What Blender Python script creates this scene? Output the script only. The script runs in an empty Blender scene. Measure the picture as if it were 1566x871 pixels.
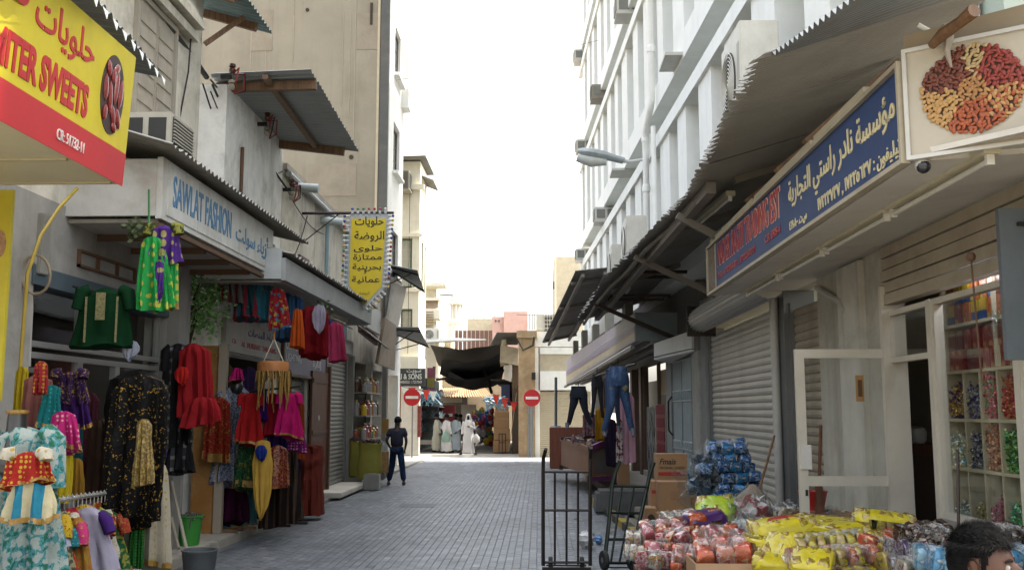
import bpy, bmesh, math, random
from mathutils import Vector, Matrix, Euler, noise as mnoise
R = random.Random(11)
S = bpy.context.scene
COL = S.collection
rad = math.radians
# ------------------------------------------------------------------ camera
EYE, PITCH, YAW, FPX = 1.9, math.atan(192.5/1500.0), math.atan(42/1512.0), 1500.0
cam = bpy.data.cameras.new('camera'); camo = bpy.data.objects.new('camera', cam); COL.objects.link(camo)
cam.sensor_width = 36; cam.lens = FPX/1566*36; cam.clip_start = .1; cam.clip_end = 3000
camo.location = (0, 0, EYE); camo.rotation_euler = (math.pi/2+PITCH, 0, YAW)
S.camera = camo
CR = camo.rotation_euler.to_matrix()
def ray(px, py): return CR @ Vector((px-783, 435.5-py, -FPX))
def at(px, py, Y):
    d = ray(px, py); t = Y/d.y; return Vector((d.x*t, Y, EYE+d.z*t))
def atx(px, py, X):
    d = ray(px, py); t = X/d.x; return Vector((X, d.y*t, EYE+d.z*t))
def proj(P):
    q = CR.transposed() @ (Vector(P)-Vector((0, 0, EYE))); return 783-FPX*q.x/q.z, 435.5+FPX*q.y/q.z
def atz(px, py, Z):
    d = ray(px, py); t = (Z-EYE)/d.z; return Vector((d.x*t, d.y*t, Z))
# ------------------------------------------------------------------ sky and sun
SUN_EL, SUN_AZ = 62.0, 80.0      # azimuth measured from +Y (street direction) towards +X
w = bpy.data.worlds.new('World'); S.world = w; w.use_nodes = True
nt = w.node_tree; bg = nt.nodes['Background']
sky = nt.nodes.new('ShaderNodeTexSky'); sky.sky_type = 'NISHITA'; sky.sun_disc = False
sky.sun_elevation = rad(SUN_EL); sky.sun_rotation = rad(SUN_AZ)
sky.air_density = 1.6; sky.dust_density = 5.0; sky.ozone_density = 1.0; sky.altitude = 0
hs = nt.nodes.new('ShaderNodeHueSaturation'); hs.inputs['Saturation'].default_value = .35
nt.links.new(sky.outputs[0], hs.inputs['Color']); nt.links.new(hs.outputs[0], bg.inputs[0])
bg.inputs[1].default_value = .15
sl = bpy.data.lights.new('sun', 'SUN'); sl.energy = 2.0; sl.angle = rad(.5); sl.color = (1, .95, .87)
so = bpy.data.objects.new('sun', sl); COL.objects.link(so)
_ts = Vector((math.cos(rad(SUN_EL))*math.sin(rad(SUN_AZ)), math.cos(rad(SUN_EL))*math.cos(rad(SUN_AZ)), math.sin(rad(SUN_EL))))
so.rotation_euler = _ts.to_track_quat('Z', 'Y').to_euler()
S.view_settings.view_transform = 'Standard'; S.view_settings.look = 'None'
S.view_settings.gamma = 1; S.view_settings.exposure = 2.2
S.render.engine = 'CYCLES'
S.cycles.use_denoising = True
S.cycles.max_bounces = 8; S.cycles.diffuse_bounces = 6; S.cycles.glossy_bounces = 3
S.cycles.transmission_bounces = 4; S.cycles.transparent_max_bounces = 12
S.cycles.caustics_reflective = False; S.cycles.caustics_refractive = False

# ------------------------------------------------------------------ materials
def srgb(h):
    if isinstance(h, (tuple, list)): return tuple(h)[:3]+(1,)
    h = h.lstrip('#'); o = []
    for i in (0, 2, 4):
        c = int(h[i:i+2], 16)/255; o.append(c/12.92 if c <= .04045 else ((c+.055)/1.055)**2.4)
    return tuple(o)+(1,)
_M = {}
def dim(h, k=.45): return tuple(c*k for c in srgb(h)[:3])+(1,)
def _newmat(name):
    m = bpy.data.materials.new(name); m.use_nodes = True
    t = m.node_tree; b = t.nodes['Principled BSDF']; return m, t, b
def _noise(t, scale, detail=5, rough=.6, vec=None, dist=0):
    n = t.nodes.new('ShaderNodeTexNoise'); n.inputs['Scale'].default_value = scale
    n.inputs['Detail'].default_value = detail; n.inputs['Roughness'].default_value = rough
    n.inputs['Distortion'].default_value = dist
    if vec: t.links.new(vec, n.inputs['Vector'])
    return n
def _ramp(t, fac, stops, interp='LINEAR'):
    r = t.nodes.new('ShaderNodeValToRGB'); r.color_ramp.interpolation = interp
    e = r.color_ramp.elements
    while len(e) < len(stops): e.new(.5)
    for el, (p, c) in zip(e, stops): el.position = p; el.color = c if len(c) == 4 else tuple(c)+(1,)
    t.links.new(fac, r.inputs[0]); return r
def _mix(t, fac, a, b, mode='MIX'):
    n = t.nodes.new('ShaderNodeMix'); n.data_type = 'RGBA'; n.blend_type = mode
    for i, v in ((0, fac), (6, a), (7, b)):
        if hasattr(v, 'is_output') or isinstance(v, bpy.types.NodeSocket): t.links.new(v, n.inputs[i])
        else: n.inputs[i].default_value = v
    return n.outputs[2]
def _coord(t, scale=(1, 1, 1), kind='Object'):
    tc = t.nodes.new('ShaderNodeTexCoord'); mp = t.nodes.new('ShaderNodeMapping')
    mp.inputs['Scale'].default_value = scale; t.links.new(tc.outputs[kind], mp.inputs[0]); return mp.outputs[0]
def _grime(t, col, vec, var, scale, dirt, damt, dscale, streak):
    n = _noise(t, scale, 6, .65, vec)
    lo = tuple(max(0, c*(1-var)) for c in col[:3])+(1,); hi = tuple(min(1, c*(1+var)) for c in col[:3])+(1,)
    c = _ramp(t, n.outputs['Fac'], [(.3, lo), (.7, hi)]).outputs[0]
    if dirt:
        d = _noise(t, dscale, 8, .7, vec, .4)
        f = _ramp(t, d.outputs['Fac'], [(.48, (0, 0, 0)), (.74, (damt, damt, damt))]).outputs[0]
        c = _mix(t, f, c, srgb(dirt))
    if streak:
        v2 = _coord(t, (1, 1, .06)); s = _noise(t, 3.5, 6, .6, v2)
        f = _ramp(t, s.outputs['Fac'], [(.52, (0, 0, 0)), (.72, (streak, streak, streak))]).outputs[0]
        c = _mix(t, f, c, srgb(dirt or '#5a5148'))
    return c
def _bump(t, b, vec, strength, scale, dist=.01):
    n = _noise(t, scale, 6, .6, vec); k = t.nodes.new('ShaderNodeBump')
    k.inputs['Strength'].default_value = strength; k.inputs['Distance'].default_value = dist
    t.links.new(n.outputs['Fac'], k.inputs['Height']); t.links.new(k.outputs[0], b.inputs['Normal'])
def M(name, col, rough=.6, metal=0, var=.12, scale=3, bump=.15, bscale=30, dirt=None, damt=.6, dscale=1.3, streak=0, coat=0, spec=None):
    if name in _M: return _M[name]
    m, t, b = _newmat(name); v = _coord(t)
    c = _grime(t, srgb(col), v, var, scale, dirt, damt, dscale, streak)
    t.links.new(c, b.inputs['Base Color'])
    b.inputs['Roughness'].default_value = rough; b.inputs['Metallic'].default_value = metal
    b.inputs['Coat Weight'].default_value = coat
    if spec is not None: b.inputs['Specular IOR Level'].default_value = spec
    if bump: _bump(t, b, v, bump, bscale)
    _M[name] = m; return m
def PAT(name, kind, c1, c2, scale=10, thr=.3, rough=.7, sc3=(1, 1, 1), metal2=0, c3=None, extra=None, sheen=0, k=.55):
    """printed cloth: dots, stripes, check, floral, sequin"""
    if name in _M: return _M[name]
    m, t, b = _newmat(name); v = _coord(t, sc3); A, B = dim(c1, k), dim(c2, k); c3 = dim(c3, k) if c3 else None; fac = None
    if kind in ('dots', 'floral', 'sequin'):
        vo = t.nodes.new('ShaderNodeTexVoronoi'); vo.inputs['Scale'].default_value = scale
        vo.inputs['Randomness'].default_value = {'dots': .25, 'floral': 1, 'sequin': 1}[kind]
        vv = v
        if kind == 'floral':
            nn = _noise(t, scale*1.2, 3, .5, v)
            vv = _mix(t, .12, v, nn.outputs['Color'], 'ADD')
        t.links.new(vv, vo.inputs['Vector'])
        fac = _ramp(t, vo.outputs['Distance'], [(thr, (1, 1, 1)), (thr+.06, (0, 0, 0))]).outputs[0]
        if kind == 'floral' and c3:
            cr = _ramp(t, vo.outputs['Color'], [(0, B), (.5, srgb(c3))], 'CONSTANT').outputs[0]
            c = _mix(t, fac, A, cr)
        elif kind == 'sequin':
            sel = _ramp(t, vo.outputs['Color'], [(0, A), (.55, B)], 'CONSTANT').outputs[0]
            c = sel
        else: c = _mix(t, fac, A, B)
    elif kind in ('stripes', 'rows'):
        wv = t.nodes.new('ShaderNodeTexWave'); wv.bands_direction = {'stripes': 'X', 'rows': 'Z'}[kind]
        wv.inputs['Scale'].default_value = scale; wv.inputs['Distortion'].default_value = extra or 0
        t.links.new(v, wv.inputs['Vector'])
        fac = _ramp(t, wv.outputs['Fac'], [(thr, (0, 0, 0)), (min(.99, thr+.05), (1, 1, 1))]).outputs[0]
        c = _mix(t, fac, A, B)
    elif kind == 'check':
        fs = []
        for d in ('X', 'Z'):
            wv = t.nodes.new('ShaderNodeTexWave'); wv.bands_direction = d; wv.inputs['Scale'].default_value = scale
            t.links.new(v, wv.inputs['Vector'])
            fs.append(_ramp(t, wv.outputs['Fac'], [(thr, (0, 0, 0)), (thr+.05, (1, 1, 1))]).outputs[0])
        c = _mix(t, fs[0], A, B); c = _mix(t, fs[1], _mix(t, fs[0], A, srgb(c3 or c1)), c)
    elif kind == 'blotch':
        n = _noise(t, scale, 4, .6, v, .5)
        st = [(0, A), (.45, A), (.5, B)]
        if c3: st += [(.58, srgb(c3))]
        c = _ramp(t, n.outputs['Fac'], st, 'CONSTANT').outputs[0]
    n = _noise(t, 4, 4, .5, v)
    kk = _ramp(t, n.outputs['Fac'], [(.25, (.8, .8, .8)), (.75, (1.1, 1.1, 1.1))]).outputs[0]
    c = _mix(t, 1.0, c, kk, 'MULTIPLY')
    t.links.new(c, b.inputs['Base Color']); b.inputs['Roughness'].default_value = rough
    if metal2 and fac is not None: t.links.new(_ramp(t, fac, [(0, (0, 0, 0)), (1, (metal2,)*3)]).outputs[0], b.inputs['Metallic'])
    b.inputs['Sheen Weight'].default_value = sheen; b.inputs['Specular IOR Level'].default_value = .5 if rough < .5 else .12
    _bump(t, b, v, .5, 22, .02)
    _M[name] = m; return m
def GLASS(name='window_glass', tint=(.96, .97, .965), refl=.9, rough=.02):
    if name in _M: return _M[name]
    m, t, b = _newmat(name); o = t.nodes['Material Output']; t.nodes.remove(b)
    tr = t.nodes.new('ShaderNodeBsdfTransparent'); tr.inputs[0].default_value = tuple(tint)+(1,)
    gl = t.nodes.new('ShaderNodeBsdfGlossy'); gl.inputs['Roughness'].default_value = rough
    fr = t.nodes.new('ShaderNodeFresnel'); fr.inputs[0].default_value = 1.45
    mu = t.nodes.new('ShaderNodeMath'); mu.operation = 'MULTIPLY'; mu.inputs[1].default_value = refl
    mx = t.nodes.new('ShaderNodeMixShader')
    ge = t.nodes.new('ShaderNodeNewGeometry'); nb = t.nodes.new('ShaderNodeMath'); nb.operation = 'SUBTRACT'; nb.inputs[0].default_value = 1; t.links.new(ge.outputs['Backfacing'], nb.inputs[1])
    m3 = t.nodes.new('ShaderNodeMath'); m3.operation = 'MULTIPLY'; t.links.new(fr.outputs[0], m3.inputs[0]); t.links.new(nb.outputs[0], m3.inputs[1])
    t.links.new(m3.outputs[0], mu.inputs[0]); t.links.new(mu.outputs[0], mx.inputs[0])
    t.links.new(tr.outputs[0], mx.inputs[1]); t.links.new(gl.outputs[0], mx.inputs[2]); t.links.new(mx.outputs[0], o.inputs[0])
    if rough > .05:   # crinkled film
        v = _coord(t); n = _noise(t, 26, 5, .65, v, 1.5); k = t.nodes.new('ShaderNodeBump'); k.inputs['Strength'].default_value = 1; k.inputs['Distance'].default_value = .06
        t.links.new(n.outputs['Fac'], k.inputs['Height'])
        t.links.new(k.outputs[0], gl.inputs['Normal'])
    _M[name] = m; return m
def EMIT(name, col, s):
    if name in _M: return _M[name]
    m, t, b = _newmat(name); b.inputs['Base Color'].default_value = srgb(col)
    b.inputs['Emission Color'].default_value = srgb(col); b.inputs['Emission Strength'].default_value = s
    _M[name] = m; return m
def WOODM(name, c1, c2, sc=(9, 9, .8), rough=.6):
    if name in _M: return _M[name]
    m, t, b = _newmat(name); v = _coord(t, sc); n = _noise(t, 2.5, 6, .65, v, .6)
    t.links.new(_ramp(t, n.outputs['Fac'], [(.3, srgb(c1)), (.7, srgb(c2))]).outputs[0], b.inputs['Base Color'])
    b.inputs['Roughness'].default_value = rough; _bump(t, b, v, .3, 8); _M[name] = m; return m

# ------------------------------------------------------------------ mesh collector
class G:
    def __init__(s): s.v = []; s.f = []
    def add(s, vs, fs):
        k = len(s.v); s.v += [Vector(p) for p in vs]; s.f += [tuple(i+k for i in f) for f in fs]; return s
    def box(s, x0, x1, y0, y1, z0, z1, mtx=None):
        vs = [(x, y, z) for x in (x0, x1) for y in (y0, y1) for z in (z0, z1)]
        if mtx is not None: vs = [mtx @ Vector(p) for p in vs]
        return s.add(vs, [(0, 1, 3, 2), (4, 6, 7, 5), (0, 4, 5, 1), (2, 3, 7, 6), (0, 2, 6, 4), (1, 5, 7, 3)])
    def cbox(s, c, sx, sy, sz, rz=0, rx=0, ry=0):
        m = Matrix.Translation(c) @ Euler((rx, ry, rz)).to_matrix().to_4x4()
        return s.box(-sx/2, sx/2, -sy/2, sy/2, -sz/2, sz/2, m)
    def hexa(s, b4, t4):   # bottom ring and top ring of four points
        return s.add(list(b4)+list(t4), [(3, 2, 1, 0), (4, 5, 6, 7), (0, 1, 5, 4), (1, 2, 6, 5), (2, 3, 7, 6), (3, 0, 4, 7)])
    def slab(s, p0, p1, p2, p3, th):  # quad p0..p3 thickened against its normal
        p = [Vector(q) for q in (p0, p1, p2, p3)]; n = (p[1]-p[0]).cross(p[3]-p[0]).normalized()*th
        return s.hexa([q-n for q in p], p)
    def quad(s, *p): return s.add(p, [tuple(range(len(p)))])
    def bar(s, a, b, w=.05, h=.05):
        a, b = Vector(a), Vector(b); d = (b-a).normalized()
        u = d.cross(Vector((0, 0, 1))); u = Vector((1, 0, 0)) if u.length < .01 else u.normalized(); n = u.cross(d)
        c = [(-w/2, -h/2), (w/2, -h/2), (w/2, h/2), (-w/2, h/2)]
        return s.hexa([a+u*i+n*j for i, j in c], [b+u*i+n*j for i, j in c])
    def tube(s, pts, r=.02, n=8, cap=True):
        pts = [Vector(p) for p in pts]; rings = []; pu = None
        for i, p in enumerate(pts):
            d = (pts[min(i+1, len(pts)-1)]-pts[max(i-1, 0)]).normalized()
            u = d.cross(Vector((0, 0, 1))) if pu is None else pu-d*pu.dot(d)
            if u.length < .01: u = d.cross(Vector((1, 0, 0)))
            u.normalize(); pu = u; q = d.cross(u); rr = r[i] if isinstance(r, (list, tuple)) else r
            rings.append([p+(u*math.cos(2*math.pi*k/n)+q*math.sin(2*math.pi*k/n))*rr for k in range(n)])
        return s.loft(rings, cap)
    def loft(s, rings, cap=True):
        n = len(rings[0]); vs = [p for r in rings for p in r]; fs = []
        for i in range(len(rings)-1):
            for k in range(n):
                a, b = i*n+k, i*n+(k+1) % n; fs.append((a, b, b+n, a+n))
        if cap: fs.append(tuple(range(n))[::-1]); fs.append(tuple((len(rings)-1)*n+k for k in range(n)))
        return s.add(vs, fs)
    def grid(s, fn, nu, nv):
        vs = [fn(i/nu, j/nv) for j in range(nv+1) for i in range(nu+1)]
        return s.add(vs, [(j*(nu+1)+i, j*(nu+1)+i+1, (j+1)*(nu+1)+i+1, (j+1)*(nu+1)+i) for j in range(nv) for i in range(nu)])
    def ball(s, c, rx, ry=None, rz=None, n=12, m=8, jit=0):
        ry = ry or rx; rz = rz or rx; c = Vector(c); rings = []
        for j in range(m+1):
            t = math.pi*(j/m); t = min(max(t, .05), math.pi-.05)
            rings.append([c+Vector((rx*math.sin(t)*math.cos(2*math.pi*k/n), ry*math.sin(t)*math.sin(2*math.pi*k/n), rz*math.cos(t)))*(1+jit*R.uniform(-1, 1)) for k in range(n)])
        return s.loft(rings)
    def lathe(s, c, prof, n=16):  # prof: (r, z)
        c = Vector(c)
        return s.loft([[c+Vector((r*math.cos(2*math.pi*k/n), r*math.sin(2*math.pi*k/n), z)) for k in range(n)] for r, z in prof])
    def disc(s, c, u, v, r1, r2=None, n=28, th=.01):
        r2 = r2 or r1; c, u, v = Vector(c), Vector(u).normalized(), Vector(v).normalized(); w_ = u.cross(v)*th
        a = [c+u*r1*math.cos(2*math.pi*k/n)+v*r2*math.sin(2*math.pi*k/n) for k in range(n)]
        return s.loft([[p-w_ for p in a], a])
    def poly(s, pts, th):   # planar polygon thickened against its normal
        p = [Vector(q) for q in pts]; n = (p[1]-p[0]).cross(p[2]-p[0]).normalized()*th
        return s.loft([[q-n for q in p], p])
    def xf(s, m): s.v = [m @ p for p in s.v]; return s
    def mesh(s, name, mat, smooth=False, bevel=0):
        me = bpy.data.meshes.new(name); me.from_pydata([tuple(p) for p in s.v], [], s.f)
        bm = bmesh.new(); bm.from_mesh(me); bmesh.ops.recalc_face_normals(bm, faces=bm.faces)
        if bevel:
            bmesh.ops.bevel(bm, geom=[e for e in bm.edges if len(e.link_faces) == 2 and e.calc_face_angle(0) > .6], offset=bevel, segments=2, affect='EDGES', clamp_overlap=True)
        bm.to_mesh(me); bm.free()
        if smooth: me.polygons.foreach_set('use_smooth', [True]*len(me.polygons)); me.set_sharp_from_angle(angle=.7)
        if mat: me.materials.append(mat)
        return me
    def build(s, name, mat, parent=None, smooth=False, bevel=0, local=False):
        """vertices are given in world space unless local=True (then in the parent's frame)"""
        if parent is not None and not local:
            o = worldloc(parent); s.v = [p-o for p in s.v]
        return link(name, s.mesh(name, mat, smooth, bevel), parent)
def worldloc(o):
    p = Vector(o.location)
    while o.parent: o = o.parent; p += o.location
    return p
def link(name, me, parent=None, loc=(0, 0, 0), rz=0):
    o = bpy.data.objects.new(name, me); COL.objects.link(o); o.location = loc; o.rotation_euler = (0, 0, rz)
    if parent is not None: o.parent = parent
    return o
def tag(o, label=None, cat=None, group=None, kind=None):
    for k, v in (('label', label), ('category', cat), ('group', group), ('kind', kind)):
        if v: o[k] = v
    return o
def empty(name, loc, label, cat, group=None, rz=0):
    o = bpy.data.objects.new(name, None); COL.objects.link(o); o.location = loc; o.rotation_euler = (0, 0, rz)
    o.empty_display_size = .1
    return tag(o, label, cat, group)
def top(g, name, mat, label, cat, group=None, loc=None, kind=None, **k):
    """a thing that is one mesh; origin moved to its base"""
    if loc is None:
        n = len(g.v); c = sum(g.v, Vector())/n; loc = Vector((c.x, c.y, min(p.z for p in g.v)))
    loc = Vector(loc); g.v = [p-loc for p in g.v]
    o = link(name, g.mesh(name, mat, **k), None, loc); return tag(o, label, cat, group, kind)
def copy_tree(o, parent=None):
    c = o.copy(); COL.objects.link(c)
    if parent is not None: c.parent = parent; c.matrix_parent_inverse = o.matrix_parent_inverse
    for ch in o.children: copy_tree(ch, c)
    return c
def struct(g, name, mat, parent=None, **k):
    o = g.build(name, mat, parent, **k)
    if parent is None: o['kind'] = 'structure'
    return o
def frame(o, x, z):  # matrix from local (u, depth, v) to world
    x = Vector(x).normalized(); z = Vector(z).normalized(); y = z.cross(x)
    m = Matrix((x, y, z)).transposed().to_4x4(); m.translation = Vector(o); return m
# ------------------------------------------------------------------ lettering
_AR = {'ا': (0xFE8D, 0), 'أ': (0xFE83, 0), 'ب': (0xFE8F, 1), 'ة': (0xFE93, 0), 'ت': (0xFE95, 1), 'ج': (0xFE9D, 1), 'ح': (0xFEA1, 1), 'خ': (0xFEA5, 1),
 'د': (0xFEA9, 0), 'ر': (0xFEAD, 0), 'ز': (0xFEAF, 0), 'س': (0xFEB1, 1), 'ش': (0xFEB5, 1), 'ص': (0xFEB9, 1), 'ض': (0xFEBD, 1), 'ط': (0xFEC1, 1), 'ع': (0xFEC9, 1),
 'ف': (0xFED1, 1), 'ق': (0xFED5, 1), 'ك': (0xFED9, 1), 'ل': (0xFEDD, 1), 'م': (0xFEE1, 1), 'ن': (0xFEE5, 1), 'ه': (0xFEE9, 1), 'و': (0xFEED, 0), 'ؤ': (0xFE85, 0), 'ى': (0xFEEF, 0), 'ي': (0xFEF1, 1)}
def arabic(s):
    if not any(c in _AR for c in s): return s
    out = []
    for i, ch in enumerate(s):
        if ch not in _AR: out.append(ch); continue
        base, dual = _AR[ch]
        prev = i > 0 and s[i-1] in _AR and _AR[s[i-1]][1]
        nxt = dual and i+1 < len(s) and s[i+1] in _AR
        out.append(chr(base+(3 if prev and nxt else 2 if nxt else 1 if prev else 0)))
    r = ''.join(out)[::-1]
    res, num = '', ''                       # keep digit runs left to right
    for ch in r:
        if ch.isdigit(): num = ch+num
        else: res += num+ch; num = ''
    return res+num
def text(body, o, x, z, wd, ht, mat, parent, name='lettering', fat=0, th=.006, shear=0):
    """flat lettering fitted to a wd x ht rectangle whose lower left corner is o"""
    c = bpy.data.curves.new(name, 'FONT'); c.body = arabic(body); c.offset = fat; c.extrude = .02; c.resolution_u = 3; c.shear = shear
    t = bpy.data.objects.new(name, c); COL.objects.link(t); bpy.context.view_layer.update()
    me = bpy.data.meshes.new_from_object(t.evaluated_get(bpy.context.evaluated_depsgraph_get()))
    bpy.data.objects.remove(t); bpy.data.curves.remove(c)
    xs = [v.co.x for v in me.vertices]; ys = [v.co.y for v in me.vertices]
    x0, x1, y0, y1 = min(xs), max(xs), min(ys), max(ys); f = frame(o, x, z)
    if parent is not None: f.translation -= worldloc(parent)
    for v in me.vertices:
        u = (v.co.x-x0)/(x1-x0)*wd; q = (v.co.y-y0)/(y1-y0)*ht
        v.co = f @ Vector((u, -th if v.co.z > 0 else .001, q))
    bm = bmesh.new(); bm.from_mesh(me); bmesh.ops.recalc_face_normals(bm, faces=bm.faces); bm.to_mesh(me); bm.free()
    me.materials.clear(); me.materials.append(mat); me.name = name
    return link(name, me, parent)
# ------------------------------------------------------------------ shared things
def corr(p00, p10, p01, p11, nr, amp=.018, th=.006, nv=3, sag=0, rough_edge=0):
    """corrugated sheet: ridges run along v (p00->p01), counted along u (p00->p10)"""
    p00, p10, p01, p11 = map(Vector, (p00, p10, p01, p11)); n = (p10-p00).cross(p01-p00).normalized()
    if n.z < 0: n = -n
    g = G(); nu = nr*6
    ed = [R.uniform(-1, 1)*rough_edge for _ in range(nu//6+2)]
    for off in (0, -th):
        def fn(u, v):
            p = (p00*(1-u)+p10*u)*(1-v)+(p01*(1-u)+p11*u)*v
            if rough_edge: p = p+(p01-p00).normalized()*ed[int(u*nu/6)]*v
            return p+n*(amp*math.sin(u*nr*2*math.pi)+off)-Vector((0, 0, sag*4*v*(1-v)))
        g.grid(fn, nu, nv)
    return g
_slats = {}
def shutter(name, o, x, wd, z0, z1, pitch, mat, label, cat='shutter', rail=None, box=None, loc=None):
    """roller shutter standing in the plane through o along x, seen from local -y"""
    x = Vector(x).normalized(); f = frame(o, x, (0, 0, 1)); r = empty(name, Vector(o), label, cat)
    key = (round(wd, 3), pitch, mat.name, tuple(x))
    if key not in _slats:
        g = G(); prof = [(.0, 0), (-.012, pitch*.12), (-.02, pitch*.45), (-.012, pitch*.8), (-.002, pitch*.86), (-.002, pitch*.97), (.008, pitch*.97), (.008, 0)]
        ff = f.copy(); ff.translation = (0, 0, 0)
        g.loft([[ff @ Vector((u, d, h)) for d, h in prof] for u in (.02, wd-.02)])
        _slats[key] = g.mesh('slat', mat)
    n = int((z1-z0)/pitch)
    for i in range(n): link('slat', _slats[key], r, (0, 0, z0-Vector(o).z+i*pitch))
    rm = rail or mat
    for u in (0, wd):
        g = G(); g.box(u-.045, u+.045, -.06, .04, z0-o[2], z1-o[2], f); g.build('guide_rail', rm, r)
    g = G(); g.box(.05, wd-.05, -.035, .02, z0-o[2]-.01, z0-o[2]+.05, f); 
    if box:
        b = G(); b.box(-.05, wd+.05, -.2, .1, z1-o[2], z1-o[2]+box, f); b.build('roller_box', rm, r, bevel=.01)
    return r
def window_ac(name, o, x, wd, ht, dp, mat, label, group=None, grilled=True, dark=None):
    """box air conditioner sticking out of a wall; o lower left of its outer face, outward is local -y"""
    f = frame(o, x, (0, 0, 1)); r = empty(name, Vector(o), label, 'air conditioner', group)
    g = G(); g.box(0, wd, 0.02, dp, 0, ht, f); g.build('casing', mat, r, bevel=.012)
    d = dark or M('ac_dark', '#2b2c2c', .6)
    b = G(); b.box(.04, wd-.04, -.002, .022, .05, ht-.05, f); b.build('grille', d, r)
    n = max(3, int(ht/.05))
    for i in range(n):
        q = G(); z = .05+(ht-.1)*(i+.5)/n; q.box(.03, wd-.03, -.014, .004, z-.006, z+.006, f); q.build('louvre', mat, r)
    for u in (.02, dp*.5):     # side vents
        q = G(); q.box(-.006, .004, u+.06, u+dp*.5-.03, .07, ht-.07, f); q.build('side_vent', d, r)
        q = G(); q.box(wd-.004, wd+.006, u+.06, u+dp*.5-.03, .07, ht-.07, f); q.build('side_vent', d, r)
    q = G(); q.box(-.05, wd+.05, .0, dp+.02, -.05, -.004, f); q.build('shelf', mat, r)
    return r
def condenser(name, o, x, wd, ht, dp, label, group=None):
    f = frame(o, x, (0, 0, 1)); r = empty(name, Vector(o), label, 'air conditioner', group)
    W = M('ac_cream', '#c9c7bd', .45, dirt='#8d8678', damt=.3)
    g = G(); g.box(0, wd, 0, dp, 0, ht, f); g.build('casing', W, r, bevel=.015)
    d = M('ac_dark', '#2b2c2c', .6)
    q = G(); q.disc(f @ Vector((wd*.4, -.004, ht*.5)), x, (0, 0, 1), min(wd, ht)*.38, th=.008); q.build('fan_opening', d, r)
    for k in range(9):
        q = G(); rr = min(wd, ht)*.37*(k+1)/9
        pts = [f @ Vector((wd*.4+rr*math.cos(a), -.022, ht*.5+rr*math.sin(a))) for a in [i*2*math.pi/24 for i in range(25)]]
        q.tube(pts, .005, 4, False); q.build('fan_guard', W, r)
    q = G(); q.box(wd*.87, wd*.97, -.004, .01, ht*.2, ht*.8, f); q.build('side_panel', M('ac_grey', '#9c9b95', .5), r)
    q = G(); q.box(.1, .2, .1, dp-.1, -.06, 0, f).box(wd-.2, wd-.1, .1, dp-.1, -.06, 0, f); q.build('feet', d, r)
    q = G(); q.box(-.006, .003, dp*.3, dp*.65, ht*.72, ht*.86, f); q.build('maker_plate', M('ac_grey', '#9c9b95', .5), r)
    return r
def fluoro(name, a, b, label, group=None, w=.1):
    a, b = Vector(a), Vector(b); r = empty(name, a, label, 'light fitting', group)
    g = G(); g.bar(a, b, w, .05); g.build('housing', M('tube_housing', '#b9b29a', .5, dirt='#6f6555'), r)
    d = (b-a).normalized(); n = Vector((0, 0, -.055))
    g = G(); g.tube([a+d*.06+n, b-d*.06+n], .016, 8); g.build('tube', M('tube_glass', '#c9c8c0', .25), r, smooth=True)
    for q in (a+d*.04, b-d*.04):
        g = G(); g.bar(q+Vector((0, 0, -.02)), q+Vector((0, 0, -.08)), .04, .03); g.build('lamp_holder', M('tube_glass', '#c9c8c0'), r)
    return r
# ------------------------------------------------------------------ cloth
def rows_interp(rows, n):
    out = []
    for i in range(n+1):
        t = i/n*(len(rows)-1); k = min(int(t), len(rows)-2); f = t-k; f = f*f*(3-2*f)*.5+f*.5
        out.append(tuple(rows[k][j]*(1-f)+rows[k+1][j]*f for j in range(len(rows[0]))))
    return out
def cloth_rings(rows, folds=7, amp=.12, seed=0, n=60, nr=22, yaw=0, t0=0.0, slope=.35):
    rr = random.Random(seed); ph = [rr.uniform(0, 6.3) for _ in range(4)]; rings = []; lean = rr.uniform(-.12, .12)
    c, s = math.cos(yaw), math.sin(yaw); RW = rows_interp(rows, nr); H = abs(rows[-1][0]-rows[0][0]) or 1; wm = max(r[2] for r in rows)
    for i, (z, cx, wd, dp) in enumerate(RW):
        t = t0+(1-t0)*i/nr; ring = []
        for k in range(n):
            a = 2*math.pi*k/n
            e = 1+amp*(.15+t)*(math.sin(folds*a+ph[0]+.9*t)+.5*math.sin((folds+3)*a+ph[1]-1.7*t))
            q = Vector((math.cos(a)*wd*9/wm*.35, math.sin(a)*2.0+seed*1.7, z*7))
            wr = mnoise.noise(q)*.9+mnoise.noise(q*2.3)*.5
            ca = math.copysign(abs(math.cos(a))**.8, math.cos(a))
            x = cx+lean*wm*t+wd*ca*(1+.3*(e-1)+.05*wr); y = dp*math.sin(a)*e*(1+.28*wr)+.1*wm*t*mnoise.noise(Vector((ca*2, seed, z*3)))
            zz = z+amp*.6*t*t*wm*math.sin(a+ph[2])+.05*t*t*math.sin(5*a+ph[3])*wm-slope*wd*abs(ca)**1.5*max(0, 1-t*3.2)
            ring.append(Vector((x*c-y*s, x*s+y*c, zz)))
        rings.append(ring)
    return rings
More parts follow.
